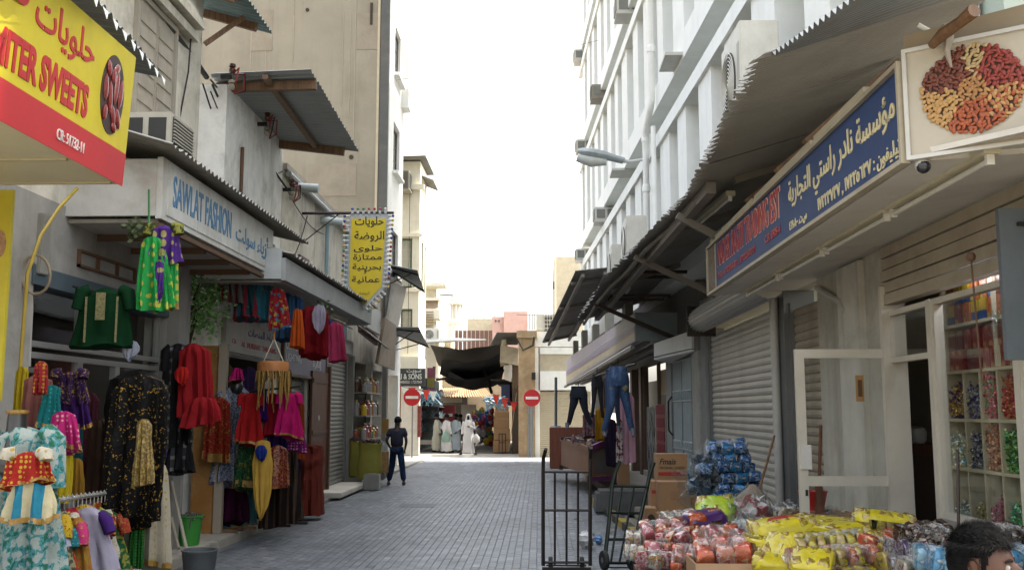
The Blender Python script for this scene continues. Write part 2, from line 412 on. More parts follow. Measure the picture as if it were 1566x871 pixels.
def garment(name, label, cat, loc, rows, mat, yaw=0, folds=9, amp=.26, seed=0, hem=None, sleeves=(), extra=(), group=None, parent=None, hanger=False, nr=20):
    """rows: (dz, centre shift, half width, half depth) from the top down, about loc"""
    rings = cloth_rings(rows, folds, amp, seed, yaw=yaw, nr=nr); g = G(); g.loft(rings)
    o = link(name, g.mesh(name, mat, smooth=True), parent, loc)
    if parent is None: tag(o, label, cat, group)
    c, s = math.cos(yaw), math.sin(yaw)
    def L(p): return Vector((p[0]*c-p[1]*s, p[0]*s+p[1]*c, p[2]))
    if hem:
        hm, k = hem; g = G(); sub = rings[-1-k:]
        out = []
        for r_ in sub:
            m_ = sum(r_, Vector())/len(r_); out.append([m_+(p-m_)*1.012+Vector((0, 0, -.003)) for p in r_])
        g.loft(out, False); h = link('hem', g.mesh('hem', hm, smooth=True), o)
    for pts, r_, m_ in sleeves:
        g = G(); g.tube([L(p) for p in pts], r_, 12); link('sleeve', g.mesh('sleeve', m_ or mat, smooth=True), o)
    for nm, rows2, m_, sd in extra:
        g = G(); g.loft(cloth_rings(rows2, folds, amp, sd, yaw=yaw, nr=8, slope=0)); link(nm, g.mesh(nm, m_, smooth=True), o)
    if hanger:
        g = G(); wd = rows[min(1, len(rows)-1)][2]; z = rows[0][0]
        g.tube([L((-wd*.9, 0, z-.03)), L((0, 0, z+.03)), L((wd*.9, 0, z-.03))], .007, 6)
        g.tube([L((0, 0, z+.03)), L((0, 0, z+.09)), L((.025, 0, z+.12)), L((.02, 0, z+.15))], .004, 6)
        link('hanger', g.mesh('hanger', M('hanger_wire', '#4a4a48', .4, .6)), o)
    return o
# ================================================================== SETTING
PLASTER = M('plaster_cream', '#c2bdb0', .85, dirt='#5f5546', damt=.65, streak=.5, bump=.3)
WHITEP = M('plaster_white', '#dcdbd6', .85, dirt='#756c5e', damt=.6, streak=.4, bump=.35, bscale=14)
WHITEB = M('paint_white', '#e4e4e0', .8, var=.05, dirt='#a09a8e', damt=.25, streak=.12, bump=.1)
TANP = M('render_tan', '#908878', .9, var=.12, scale=.5, dirt='#6a6050', damt=.55, dscale=.3, streak=.3, bump=.25, bscale=9)
CREAMB = M('paint_cream', '#d8d2c0', .8, var=.05, dirt='#a89c86', damt=.3, streak=.2)
CONC = M('concrete', '#7d7a74', .9, dirt='#55514b', damt=.5, bump=.4)
CONCL = M('concrete_pale', '#9b968c', .9, dirt='#6a655c', damt=.5, bump=.3)
ALU = M('aluminium', '#a9aaa7', .38, .7, var=.05, bump=.02)
ALUG = M('aluminium_grey', '#77797a', .4, .6, var=.06, bump=.03)
STEEL = M('steel_dark', '#2e2c29', .5, .6, dirt='#5a3b28', damt=.5)
RUST = M('rusty_steel', '#5b4636', .8, .2, dirt='#7b4a2c', damt=.7)
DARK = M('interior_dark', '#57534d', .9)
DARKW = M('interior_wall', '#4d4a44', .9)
GLS = GLASS()
CORRG = M('corrugated_zinc', '#6f7375', .5, .35, var=.12, scale=1.2, dirt='#5c4a38', damt=.55, streak=.2)
CORRB = M('corrugated_rusty', '#7d7b75', .65, .15, var=.12, scale=1.2, dirt='#544536', damt=.4, dscale=.8)
WOOD = WOODM('old_timber', '#4a3524', '#7a5a3c')
WOODR = WOODM('red_timber', '#3d2114', '#633821')
CARD = M('cardboard', '#8c6c4c', .85, var=.06, dirt='#6e5238', damt=.3, bump=.1)
# ---- ground
g = G(); g.box(-400, 400, -60, 900, -.6, -.05); struct(g, 'ground', M('ground_dust', '#8f8675', .95, dirt='#6f675a'))
def paver_mat():
    m, t, b = _newmat('paver'); ge = t.nodes.new('ShaderNodeNewGeometry'); oi = t.nodes.new('ShaderNodeObjectInfo')
    a = t.nodes.new('ShaderNodeMath'); a.operation = 'ADD'; t.links.new(ge.outputs['Random Per Island'], a.inputs[0]); t.links.new(oi.outputs['Random'], a.inputs[1])
    f = t.nodes.new('ShaderNodeMath'); f.operation = 'FRACT'; t.links.new(a.outputs[0], f.inputs[0])
    c = _ramp(t, f.outputs[0], [(0, srgb('#42464c')), (.04, srgb('#52575e')), (.5, srgb('#5d6269')), (.96, srgb('#676c73')), (1, srgb('#7d8085'))]).outputs[0]
    n = _noise(t, .5, 6, .65, ge.outputs['Position']); k = _ramp(t, n.outputs['Fac'], [(.32, (.6, .59, .58)), (.5, (.95, .95, .95)), (.7, (1.2, 1.18, 1.14))]).outputs[0]
    n2 = _noise(t, 3.1, 5, .7, ge.outputs['Position'], .5); k2 = _ramp(t, n2.outputs['Fac'], [(.35, (.74, .72, .7)), (.6, (1.1, 1.1, 1.1))]).outputs[0]
    c = _mix(t, 1.0, _mix(t, 1.0, c, k, 'MULTIPLY'), k2, 'MULTIPLY')
    n5 = _noise(t, .9, 7, .75, ge.outputs['Position'], 1.2); st = _ramp(t, n5.outputs['Fac'], [(.55, (1, 1, 1)), (.7, (.66, .65, .63))]).outputs[0]; c = _mix(t, 1.0, c, st, 'MULTIPLY')
    t.links.new(c, b.inputs['Base Color']); b.inputs['Roughness'].default_value = .5
    n3 = _noise(t, 60, 4, .6, ge.outputs['Position']); kb = t.nodes.new('ShaderNodeBump'); kb.inputs['Strength'].default_value = .3; kb.inputs['Distance'].default_value = .004
    t.links.new(n3.outputs['Fac'], kb.inputs['Height']); t.links.new(kb.outputs[0], b.inputs['Normal'])
    return m
PAV = paver_mat()
JOINT = M('joint_sand', '#8b8880', .95, var=.2, scale=8)
g = G(); g.box(-4.44, 1.62, 2.5, 38.4, -.04, -.008); street = struct(g, 'street', JOINT)
def paver_at(g, cx, cy, big=False):
    hx, hy = .0465, .0965; z = R.uniform(-.0015, .0015); tx, ty = R.uniform(-.004, .004), R.uniform(-.004, .004)
    p = [(cx+sx*hx, cy+sy*hy, z+sx*hx*tx*2+sy*hy*ty*2) for sx, sy in ((-1, -1), (1, -1), (1, 1), (-1, 1))]
    q = [(x+(cx-x)*.07, y+(cy-y)*.035, zz) for x, y, zz in p]; p = [(x, y, zz-.004) for x, y, zz in p]; lo = [(x, y, -.02) for x, y, _ in p]
    g.add(lo+p+q, [(8, 9, 10, 11)]+[(i, (i+1) % 4, 4+(i+1) % 4, 4+i) for i in range(4)]+[(4+i, 4+(i+1) % 4, 8+(i+1) % 4, 8+i) for i in range(4)])
gs = G(); near = 0
pv = []
for k in range(4):
    q = G(); paver_at(q, 0, 0); pv.append(q.mesh('paver', PAV))
for i in range(60):
    cx = -4.39+i*.1
    for j in range(177):
        cy = 2.7+j*.2+(.1 if i % 2 else 0)
        if 11.75 < cy < 12.95 and -3.9 < cx < .95 and near < 300:
            link('paver', pv[near % 4], street, (cx, cy, R.uniform(-.0015, .0015))); near += 1
        else: paver_at(gs, cx, cy)
o = gs.build('paving', PAV, street); o['kind'] = 'stuff'
XST = M('cross_street', '#8d8a83', .8, dirt='#6d6a64', damt=.4, bump=.3)
g = G(); g.box(-40, 40, 38.4, 44.6, -.04, -.002); struct(g, 'cross_street', XST)
g = G(); g.box(-5.6, -.9, 44.6, 75, -.04, -.004); struct(g, 'alley', M('alley_floor', '#6b665f', .85, dirt='#4f4a43'))
# manhole cover let into the paving
g = G(); c = atz(640, 772, .004); g.box(c.x-.35, c.x+.35, c.y-.35, c.y+.35, -.003, .005); 
top(g, 'manhole_cover', M('cast_iron', '#45474a', .55, .4), 'flat dark square access cover set in the grey paving', 'manhole cover')
# left pavement with kerbstones, right raised pavement
g = G(); g.box(-5.2, -4.62, 7, 20.6, -.04, .125); pl = struct(g, 'left_pavement', CONCL)
for i in range(14):
    y = 7+i*.97; q = G(); q.box(-4.62, -4.44+R.uniform(-.006, .006), y, y+.955, -.04, .13+R.uniform(-.008, .006)); q.build('kerbstone', CONCL, pl, bevel=.012)
g = G(); g.box(-5.2, -4.5, 20.6, 38.2, -.04, .05); struct(g, 'left_pavement', CONC)
g = G(); g.box(-5.15, -4.25, 21.3, 24.6, .05, .16); top(g, 'doorstep', M('white_step', '#b6b3aa', .7, dirt='#7c776c'), 'white raised doorstep slab in front of the closed left shutter', 'step', bevel=.015)
def Xw(Y, off=0): return 3.05-.046*(Y-15)+off     # frontage line of the white block on the right
# right pavement: stepped terrace
g = G(); g.hexa([(1.62, 2.5, -.04), (3.3, 2.5, -.04), (3.3, 17.5, -.04), (1.62, 17.5, -.04)], [(1.62, 2.5, .0), (3.3, 2.5, .0), (3.3, 17.5, .0), (1.62, 17.5, .0)]); struct(g, 'right_pavement', CONC)
for i, (o1, h, y0) in enumerate(((-1.15, .16, 18.2), (-.7, .32, 18.6))):
    g = G(); g.hexa([(Xw(y0, o1), y0, -.04+.16*i), (Xw(y0, .3), y0, -.04+.16*i), (Xw(38, .3), 38, -.04+.16*i), (Xw(38, o1), 38, -.04+.16*i)],
                    [(Xw(y0, o1), y0, h), (Xw(y0, .3), y0, h), (Xw(38, .3), 38, h), (Xw(38, o1), 38, h)]); struct(g, 'right_pavement', CONCL, bevel=.015)
# ---- wall helper: plane perpendicular to X or a slanted line, with openings
def wallg(p0, p1, z0, z1, holes=(), th=.25):
    """vertical wall from p0 to p1 (xy), thickness to the left of travel; holes (u0,u1,za,zb) along its length"""
    p0, p1 = Vector((*p0, 0)), Vector((*p1, 0)); d = (p1-p0); Ln = d.length; d.normalize(); n = Vector((-d.y, d.x, 0))*th
    us = sorted({0, Ln, *[min(max(h[k], 0), Ln) for h in holes for k in (0, 1)]}); zs = sorted({z0, z1, *[min(max(h[k], z0), z1) for h in holes for k in (2, 3)]})
    g = G()
    for a, b in zip(us, us[1:]):
        run = None
        for c, e in list(zip(zs, zs[1:]))+[(None, None)]:
            hole = c is None or any(h[0]-1e-4 <= a and b <= h[1]+1e-4 and h[2]-1e-4 <= c and e <= h[3]+1e-4 for h in holes)
            if not hole: run = (run[0], e) if run else (c, e)
            elif run:
                A, B = p0+d*a, p0+d*b; za, zb = run; run = None
                g.hexa([(A.x, A.y, za), (B.x, B.y, za), (B.x+n.x, B.y+n.y, za), (A.x+n.x, A.y+n.y, za)], [(A.x, A.y, zb), (B.x, B.y, zb), (B.x+n.x, B.y+n.y, zb), (A.x+n.x, A.y+n.y, zb)])
    return g
def room(x0, x1, y0, y1, z0, z1, open_side):
    g = G(); t = .06
    fs = {'+x': (x1, x1+t, y0, y1, z0, z1), '-x': (x0-t, x0, y0, y1, z0, z1), '+y': (x0, x1, y1, y1+t, z0, z1), '-y': (x0, x1, y0-t, y0, z0, z1), 't': (x0, x1, y0, y1, z1, z1+t), 'b': (x0, x1, y0, y1, z0-t, z0)}
    for k, v in fs.items():
        if k != open_side: g.box(*v)
    return g
def pane(p, a, b, c, e, f, mat=None):  # glass in frame f: u a..b, v c..e
    g = G(); g.box(a, b, -.004, .004, c, e, f); return g.build('pane', mat or GLS, p)
def frame_rect(p, name, f, a, b, c, e, wd=.05, dp=.06, mat=None):
    g = G()
    g.box(a, b, -dp/2, dp/2, e-wd, e, f).box(a, b, -dp/2, dp/2, c, c+wd, f).box(a, a+wd, -dp/2, dp/2, c+wd, e-wd, f).box(b-wd, b, -dp/2, dp/2, c+wd, e-wd, f)
    return g.build(name, mat or ALU, p)
def winbox(p, o, x, wd, ht, nu, nv, fm, glass=None, bars=None):
    """window: frame > panes, bars; o lower left"""
    f = frame(o, x, (0, 0, 1)); g = G(); t = .06
    g.box(0, wd, -.03, .05, 0, t, f).box(0, wd, -.03, .05, ht-t, ht, f).box(0, t, -.03, .05, t, ht-t, f).box(wd-t, wd, -.03, .05, t, ht-t, f)
    wn = g.build('window', fm, p)
    gl = glass or M('dark_pane', '#3d4648', .08, var=.3, bump=0, spec=.8)
    for i in range(nu):
        for j in range(nv):
            q = G(); q.box(t+(wd-2*t)*i/nu+.012, t+(wd-2*t)*(i+1)/nu-.012, .0, .012, t+(ht-2*t)*j/nv+.012, t+(ht-2*t)*(j+1)/nv-.012, f); q.build('pane', gl, wn)
    for i in range(1, nu):
        q = G(); u = t+(wd-2*t)*i/nu; q.box(u-.012, u+.012, -.015, .02, t, ht-t, f); q.build('glazing_bar', bars or fm, wn)
    for j in range(1, nv):
        q = G(); u = t+(ht-2*t)*j/nv; q.box(t, wd-t, -.012, .018, u-.012, u+.012, f); q.build('glazing_bar', bars or fm, wn)
    return wn
LX = -4.9
DY = (0, 1, 0); RY = (0, -1, 0)      # reading direction on the left and right frontages
# ------------------------------------------------------------------ LEFT: building over the dress shop
b2 = empty('shop_building', (LX, 11, 0), 'cream two-storey building above the blue lettered fashion canopy', 'building')
wallg((LX, 6.5), (LX, 13.6), 4.0, 8.6, [(4.75, 6.05, 5.1, 7.0)], .3).build('wall', PLASTER, b2)
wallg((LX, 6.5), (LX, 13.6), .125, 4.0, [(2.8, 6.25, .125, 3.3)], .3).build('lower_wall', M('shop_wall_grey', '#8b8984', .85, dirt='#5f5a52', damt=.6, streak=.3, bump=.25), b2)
g = G(); g.box(-9, LX-.3, 13.3, 13.6, .1, 8.6); g.build('side_wall', WHITEP, b2)
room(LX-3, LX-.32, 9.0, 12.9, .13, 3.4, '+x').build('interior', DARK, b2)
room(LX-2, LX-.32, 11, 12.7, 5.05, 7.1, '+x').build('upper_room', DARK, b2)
f = frame((LX+.02, 11.25, 5.1), DY, (0, 0, 1)); frame_rect(b2, 'window_frame', f, 0, 1.3, 0, 1.9, .07, .08, M('window_paint', '#8e887b', .7)); 
for a_ in (.07, .655):
    g = G(); g.box(a_, a_+.575, -.01, .02, .07, 1.83, f); g.build('window_shutter', M('shutter_board', '#9a9386', .75, dirt='#6d6456', streak=.4), b2)
    for k in range(8): g = G(); g.box(a_+.05, a_+.525, -.022, -.008, .15+k*.2, .3+k*.2, f); g.build('shutter_slat', M('shutter_board', '#9a9386', .75), b2)
g = G(); g.box(.1, 1.2, -.015, .02, -.0, .07, f); g.build('sill', PLASTER, b2)
for z, dd in ((7.02, .14), (7.2, .22), (7.36, .12)):
    g = G(); g.box(LX, LX+dd, 10.6, 13.1, z, z+.12); g.build('window_hood', PLASTER, b2)
# shop front: aluminium frames, panes, door
sf = frame((LX-.12, 9.3, .13), DY, (0, 0, 1))
for a, b_, c, e in ((0, 1.25, 0, 2.35), (1.25, 2.2, 0, 2.35), (2.2, 3.45, 0, 2.35), (0, 1.25, 2.4, 3.15), (1.25, 3.45, 2.4, 3.15)):
    frame_rect(b2, 'shop_frame', sf, a, b_, c, e, .06, .07, ALU)
    if (a, c) != (1.25, 0): pane(b2, a+.06, b_-.06, c+.06, e-.06, sf)
g = G(); g.box(LX-.25, LX+.02, 9.25, 12.75, 3.12, 3.3); g.build('lintel', M('lintel_blue', '#3f4d55', .6), b2)
g = G(); g.box(LX, LX+.16, 12.75, 13.05, .125, 3.8); g.build('column', M('column_grey', '#7c7a75', .8, dirt='#5b564f'), b2)
g = G(); g.box(LX, LX+.05, 13.1, 13.35, 2.9, 4.4); g.build('white_pier', WHITEP, b2)
# rusty fixture over the door
g = G()
y0, y1 = 10.15, 11.6; z0, z1 = 3.42, 3.58
for yy in (y0, y0+.45, y0+.95, y1): g.box(LX+.001, LX+.04, yy, yy+.02, z0, z1)
for z in (z0, z1): g.box(LX+.001, LX+.04, y0, y1, z, z+.025)
g.build('light_bracket', RUST, b2)
# roof eave at the top with rafters
g = corr((LX-.3, 13.0, 8.05), (LX-.3, 14.6, 8.05), (LX+.75, 13.0, 7.75), (LX+.75, 14.6, 7.75), 12); 
ev = empty('roof_sheet', (LX, 13.8, 7.8), 'short teal corrugated eave high on the cream building with timber rafters', 'roof')
g.build('sheet', M('corrugated_teal', '#5e7173', .5, .3, dirt='#4a4238'), ev)
for yy in (13.15, 14.2):
    g = G(); g.bar((LX-.2, yy, 7.92), (LX+.62, yy, 7.68), .07, .12); g.build('rafter', WOOD, ev)
g = G(); g.bar((LX+.05, 13.6, 7.2), (LX+.5, 13.9, 7.72), .07, .07); g.build('strut', WOOD, ev)
window_ac('window_air_conditioner', (-4.3, 11.1, 4.98), DY, .7, .42, .6, M('ac_beige', '#a8a498', .55, dirt='#7c7466'), 'beige boxy air conditioner beside the end of the yellow sweets sign')
# canopy of the dress shop
cx0 = -3.9
cp = empty('shop_canopy', (-4.4, 12, 3.87), 'white box canopy lettered in blue for a fashion shop with rusty zinc roof', 'canopy')
SGN = M('sign_white', '#b9b9b4', .6, dirt='#7d6a55', damt=.5, streak=.4)
g = G(); g.box(cx0-.06, cx0, 9.85, 14.1, 3.87, 4.52); fas = g.build('fascia', SGN, cp)
for a, b_ in ((9.98, 10.9), (10.915, 14.0)):
    g = G(); g.box(cx0+.001, cx0+.012, a, b_, 3.93, 4.49); g.build('sign_panel', SGN, cp)
g = G(); g.box(LX, cx0-.062, 9.85, 9.9, 3.9, 4.5); g.build('end_panel', M('sign_white2', '#b3b2ad', .6, dirt='#7d6a55'), cp)
g = G(); g.box(LX, cx0-.062, 9.92, 14.1, 3.84, 3.88); g.build('soffit', M('soffit_grey', '#96928a', .8, dirt='#4c473f'), cp)
for yy in (10.6, 11.5, 12.4, 13.3):
    g = G(); g.box(LX, cx0-.1, yy, yy+.05, 3.77, 3.838); g.build('joist', RUST, cp)
g = G(); g.bar((cx0-.03, 9.83, 3.8), (cx0-.03, 14.12, 3.8), .05, .05); g.build('edge_angle', RUST, cp)
g = corr((LX+.02, 9.5, 4.92), (LX+.02, 15.4, 4.85), (cx0+.22, 9.5, 4.56), (cx0+.22, 15.4, 4.56), 44, .02, rough_edge=.01); g.build('roof_sheet', CORRB, cp)
BL = M('letter_blue', '#3f6f93', .6, var=.2, dirt='#8d9296', damt=.6, dscale=9)
text('SAWLAT FASHION', (cx0+.013, 10.12, 4.05), DY, (0, 0, 1), 1.98, .34, BL, fas, fat=.012)
text('أزياء سولت', (cx0+.013, 12.3, 4.02), DY, (0, 0, 1), 1.5, .34, BL, fas, fat=.012)
# ------------------------------------------------------------------ sweets sign (nearest left)
SX = -3.1
sw = empty('shop_sign', (SX, 6.2, 3.57), 'large yellow and red sweets signboard with a picture of dates', 'sign')
YEL = M('sign_yellow', '#aa9c1c', .5, var=.08, bump=.05, dirt='#80741c', damt=.4, streak=.12); RED = M('sign_red', '#9a1d22', .5, var=.08, bump=.05, dirt='#6d1a1c', damt=.4)
Bt, Tp = at(187, 285, 7.3), at(208, 88, 7.3); ZV = Tp-Bt; HV = ZV.length; ZV.normalize(); NV = Vector((0, 1, 0)).cross(ZV)
if NV.x < 0: NV = -NV
def sp(y, v, d=0): q = Bt.lerp(Tp, v)+NV*d; return Vector((q.x, y, q.z))
def strip(v0, v1, d0, d1, y0=4.4, y1=7.3): return G().hexa([sp(y0, v0, d0), sp(y1, v0, d0), sp(y1, v0, d1), sp(y0, v0, d1)], [sp(y0, v1, d0), sp(y1, v1, d0), sp(y1, v1, d1), sp(y0, v1, d1)])
strip(.02, 1, -.14, -.005, 4.4, 7.28).build('cabinet', M('sign_side', '#8f8650', .5), sw)
fc = strip(.245, 1, -.004, 0).build('face', YEL, sw); fr = strip(0, .245, -.004, .001).build('band', RED, sw)
RL = M('letter_red', '#98181c', .4, bump=0)
def TY(px, py):
    lo, hi = 3.5, 7.6
    for _ in range(40):
        m_ = (lo+hi)/2
        if proj(sp(m_, min(1, max(0, .1 if py > 200 else .6 if py < 130 and px < 145 and py != 90 else .4))))[0] < px: lo = m_
        else: hi = m_
    return lo
text('حلويات', sp(TY(50, 75), .62), DY, ZV, TY(140, 115)-TY(50, 75), .29, RL, fc, fat=.012)
text('ضـ', sp(TY(-42, 10), .66), DY, ZV, TY(38, 20)-TY(-42, 10), .25, RL, fc, fat=.012)
te = TY(133, 178); tl_ = te-(te-TY(11, 90))/.865; text('MITER SWEETS', sp(tl_, .31), DY, ZV, te-tl_, .24, RL, fc, fat=.04)
text('CR: 51732-11', sp(TY(86, 205), .075, .002), DY, ZV, TY(127, 228)-TY(86, 205), .075, M('letter_white', '#b5b3af', .5, bump=0), fr, fat=.002)
PC = sp(TY(167, 158), .6, .004)
g = G(); g.disc(PC, DY, ZV, .19, .3, th=.004); ph = g.build('picture', M('picture_dark', '#2a1412', .3, bump=0), sw)
DT = M('dates', '#6d2320', .25, var=.35, scale=20, bump=.4, bscale=90, coat=.4)
for (u, v, a, l) in ((-.12, .02, -.1, .1), (-.04, -.03, -.15, .12), (.045, .07, .05, .13), (.12, .04, .08, .12), (.03, -.15, -.4, .08), (-.1, -.16, .1, .06), (.11, -.15, -.5, .08), (-.1, .17, -.3, .06), (.02, .2, .8, .06), (-.02, .14, .1, .06), (.06, -.23, -.6, .045)):
    q = G(); c_ = PC+NV*.004+Vector((0, u, 0))+ZV*v; d_ = (Vector((0, math.sin(a), 0))+ZV*math.cos(a))*l
    q.tube([c_-d_, c_-d_*.6, c_, c_+d_*.6, c_+d_], [.006, .028, .034, .028, .006], 8); q.v = [p-NV*((p-c_).dot(NV)*.6) for p in q.v]; q.build('date_fruit', DT, ph, smooth=True)
SX = Bt.x; g = G(); g.box(-5.4, SX-.02, 4.4, 7.29, Bt.z+.015, Bt.z+.04); g.build('soffit', M('soffit_acrylic', '#b5ae92', .5, var=.05, dirt='#8e8468', damt=.4), sw)
for yy in (5.6, 6.5, 7.2):
    g = G(); g.box(-5.35, SX-.05, yy, yy+.03, Bt.z, Bt.z+.014); g.build('soffit_rib', M('soffit_rib', '#9c9478', .6), sw)
RE = at(248, 116, 8.2); R0 = at(150, 0, 6.4); RN = RE+(R0-RE)*(4/1.8); g = corr((LX, 4.2, RN.z+.35), (LX, 8.2, RE.z+.35), RN, RE, 26, .02, rough_edge=.012)
rs = top(g, 'roof_sheet', CORRG, 'corrugated zinc sheet roof over the yellow sweets sign', 'roof')
BW = M('bunting_white', '#c9cfcd', .7)
bn = empty('bunting', (RE.x, 6.5, RE.z), 'string of small white pennants along the roof edge above the sweets sign', 'bunting')
for i in range(12):
    y = 5.5+i*.235; q = G(); e_ = RN.lerp(RE, (y-4.2)/4); x = e_.x+.02; h = .075
    q.add([(x, y, e_.z-.03), (x, y+.09, e_.z-.04), (x+.01, y+.05, e_.z-.03-h), (x+.004, y, e_.z-.03), (x+.004, y+.09, e_.z-.04), (x+.014, y+.05, e_.z-.03-h)], [(0, 1, 2), (5, 4, 3), (0, 3, 4, 1), (1, 4, 5, 2), (2, 5, 3, 0)]); q.build('pennant', BW, bn)
g = G(); g.tube([RN.lerp(RE, .27)-Vector((0, 0, .02)), RE-Vector((0, 0, .02))], .004, 5); g.build('string', STEEL, bn)
# yellow side board, meter box and pole at the left edge
yb = empty('side_board', (-4.3, 7.4, 2), 'plain yellow upright board at the left edge under the sweets canopy', 'sign')
p0, p1 = at(-60, 612, 7.4), at(20, 290, 7.4)
g = G(); g.box(p0.x, p1.x, 7.4, 7.44, p0.z, p1.z); g.build('panel', YEL, yb)
g = G(); c_ = at(-2, 372, 7.39); g.disc((c_.x, 7.399, c_.z), (1, 0, 0), (0, 0, 1), .055, .11, th=.003); g.build('picture', M('board_picture', '#8d6a4a', .5, var=.5, scale=30), yb)
a_, b_ = at(22, 418, 9.3), at(66, 325, 9.3)
mb = empty('meter_box', (a_.x, 9.3, a_.z), 'grey metal electric meter box fixed on the left wall', 'meter box')
g = G(); g.box(a_.x, b_.x, 9.3, 9.48, a_.z, b_.z); g.build('box', M('box_grey', '#7b7a74', .5, dirt='#5f574b'), mb, bevel=.01)
g = G(); q_ = at(46, 395, 9.29); g.box(q_.x-.06, q_.x+.06, 9.27, 9.3, q_.z-.05, q_.z+.07); g.build('switch_cover', M('box_pale', '#92908a', .5), mb)
g = G(); g.tube([at(42, 560, 9.35), at(46, 470, 9.35), at(44, 415, 9.35)], .03, 8); g.build('conduit', M('box_pale', '#92908a', .5), mb)
g = G(); g.tube([at(28, 600, 8.6), at(34, 520, 8.6), at(42, 418, 8.7), at(62, 360, 8.9), at(90, 318, 9.2), at(118, 288, 9.6)], .017, 8)
top(g, 'yellow_pole', M('pole_yellow', '#8f7a22', .5, dirt='#5c4d1c'), 'thin bent yellow pole propping the canopy at the left edge', 'pole', smooth=True)
g = G(); pts = [at(55+22*math.cos(t), 420+30*math.sin(t), 9.1) for t in [i*.42 for i in range(16)]]; g.tube(pts, .014, 6)
top(g, 'hose_coil', M('hose_beige', '#7c705c', .7), 'loop of beige hose hanging below the meter box', 'hose', smooth=True)
# ------------------------------------------------------------------ LEFT: white tailor building
b3 = empty('tailor_building', (LX, 16.5, 0), 'low white plastered building with a zinc awning on its roof edge', 'building')
wallg((LX, 14.8), (LX, 18.2), .125, 7.0, [(.25, 3.3, .125, 2.8), (2.35, 3.1, 4.15, 4.95)], .3).build('wall', WHITEP, b3)
g = G(); g.box(-9, LX-.301, 14.8, 15.1, 2.5, 7.0); g.build('side_wall', WHITEP, b3)
g = G(); g.box(-9, LX-.301, 14.8, 15.1, .1, 2.49); g.build('lower_side_wall', WHITEP, b3)
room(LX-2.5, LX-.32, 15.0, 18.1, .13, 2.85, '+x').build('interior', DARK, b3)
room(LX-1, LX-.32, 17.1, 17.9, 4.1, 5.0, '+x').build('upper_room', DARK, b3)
g = G(); g.tube([(LX+.03, 15.6, 6.2), (LX+.03, 15.6, 4.5)], .03, 6); g.build('drain_pipe', RUST, b3)
ts = empty('shop_sign', (LX, 15.1, 2.86), 'faded white tailoring signboard with blue Arabic and red English letters', 'sign')
g = G(); g.box(LX+.002, LX+.08, 14.95, 18.15, 2.82, 3.34); bd = g.build('board', M('sign_pale', '#a19d95', .6, dirt='#857a6a', damt=.4, streak=.25), ts)
text('خياط المنصات', (LX+.08, 16.1, 3.1), DY, (0, 0, 1), 1.6, .17, M('letter_navy', '#2a3a74', .6), bd, fat=.012)
text('AL  MURSHAT  TAILORING', (LX+.08, 15.75, 2.93), DY, (0, 0, 1), 2.1, .09, M('letter_red2', '#9d3340', .6), bd, fat=.012)
text('C.R.', (LX+.08, 15.25, 2.96), DY, (0, 0, 1), .22, .07, M('letter_red2', '#9d3340', .6), bd)
aw = empty('roof_awning', (LX, 16.4, 6.95), 'grey corrugated awning on timber beams jutting from the white roof', 'awning')
q00, q10, q01, q11 = Vector((LX-.25, 14.7, 7.14)), Vector((LX-.25, 18.1, 7.02)), at(475, 106, 14.7), at(549, 231, 18.2)
g = corr(q00, q10, q01, q11, 24, .02, rough_edge=.006); g.build('sheet', M('corrugated_grey', '#8a8f90', .5, .3, var=.06, dirt='#6b5a48', damt=.3), aw)
for y, e in ((15.05, 1), (17.95, .86)):
    t_ = (y-14.7)/3.4; a_ = q00.lerp(q10, t_)-Vector((0, 0, .1)); b_ = q01.lerp(q11, t_)-Vector((0, 0, .1))
    g = G(); g.bar(a_, a_.lerp(b_, e), .1, .14); g.build('beam', WOOD, aw)
a_ = q00.lerp(q01, .55)-Vector((0, 0, .09)); b_ = q10.lerp(q11, .55)-Vector((0, 0, .09))
g = G(); g.bar(a_, b_, .09, .07); g.build('purlin', WOODM('pale_timber', '#54402f', '#7c6550'), aw)
window_ac('window_air_conditioner', (-4.42, 17.15, 4.18), DY, .72, .5, .55, M('ac_beige', '#a8a498', .55, dirt='#7c7466'), 'beige window air conditioner on the white wall above the dress canopy')
# narrow gap with the tree
g = G(); g.box(-9, -6.4, 13.62, 14.78, .1, 5.5); top(g, 'back_wall', WHITEP, 'white wall at the back of the narrow gap behind the small tree', 'wall')
oc = empty('ochre_panel', (-4.9, 14.6, .13), 'ochre wooden door panel standing in the gap behind the clothes', 'door')
a_, b_ = at(290, 800, 14.55), at(337, 528, 14.55)
g = G(); g.box(a_.x, b_.x, 14.55, 14.62, .13, b_.z); g.build('leaf', M('ochre_wood', '#8a5f2b', .6, var=.15, dirt='#a8916a', damt=.5, dscale=2.5), oc)
g = G(); g.box(b_.x, b_.x+.12, 14.5, 14.6, .13, b_.z+.02); g.build('post', M('post_beige', '#8d8272', .7), oc)
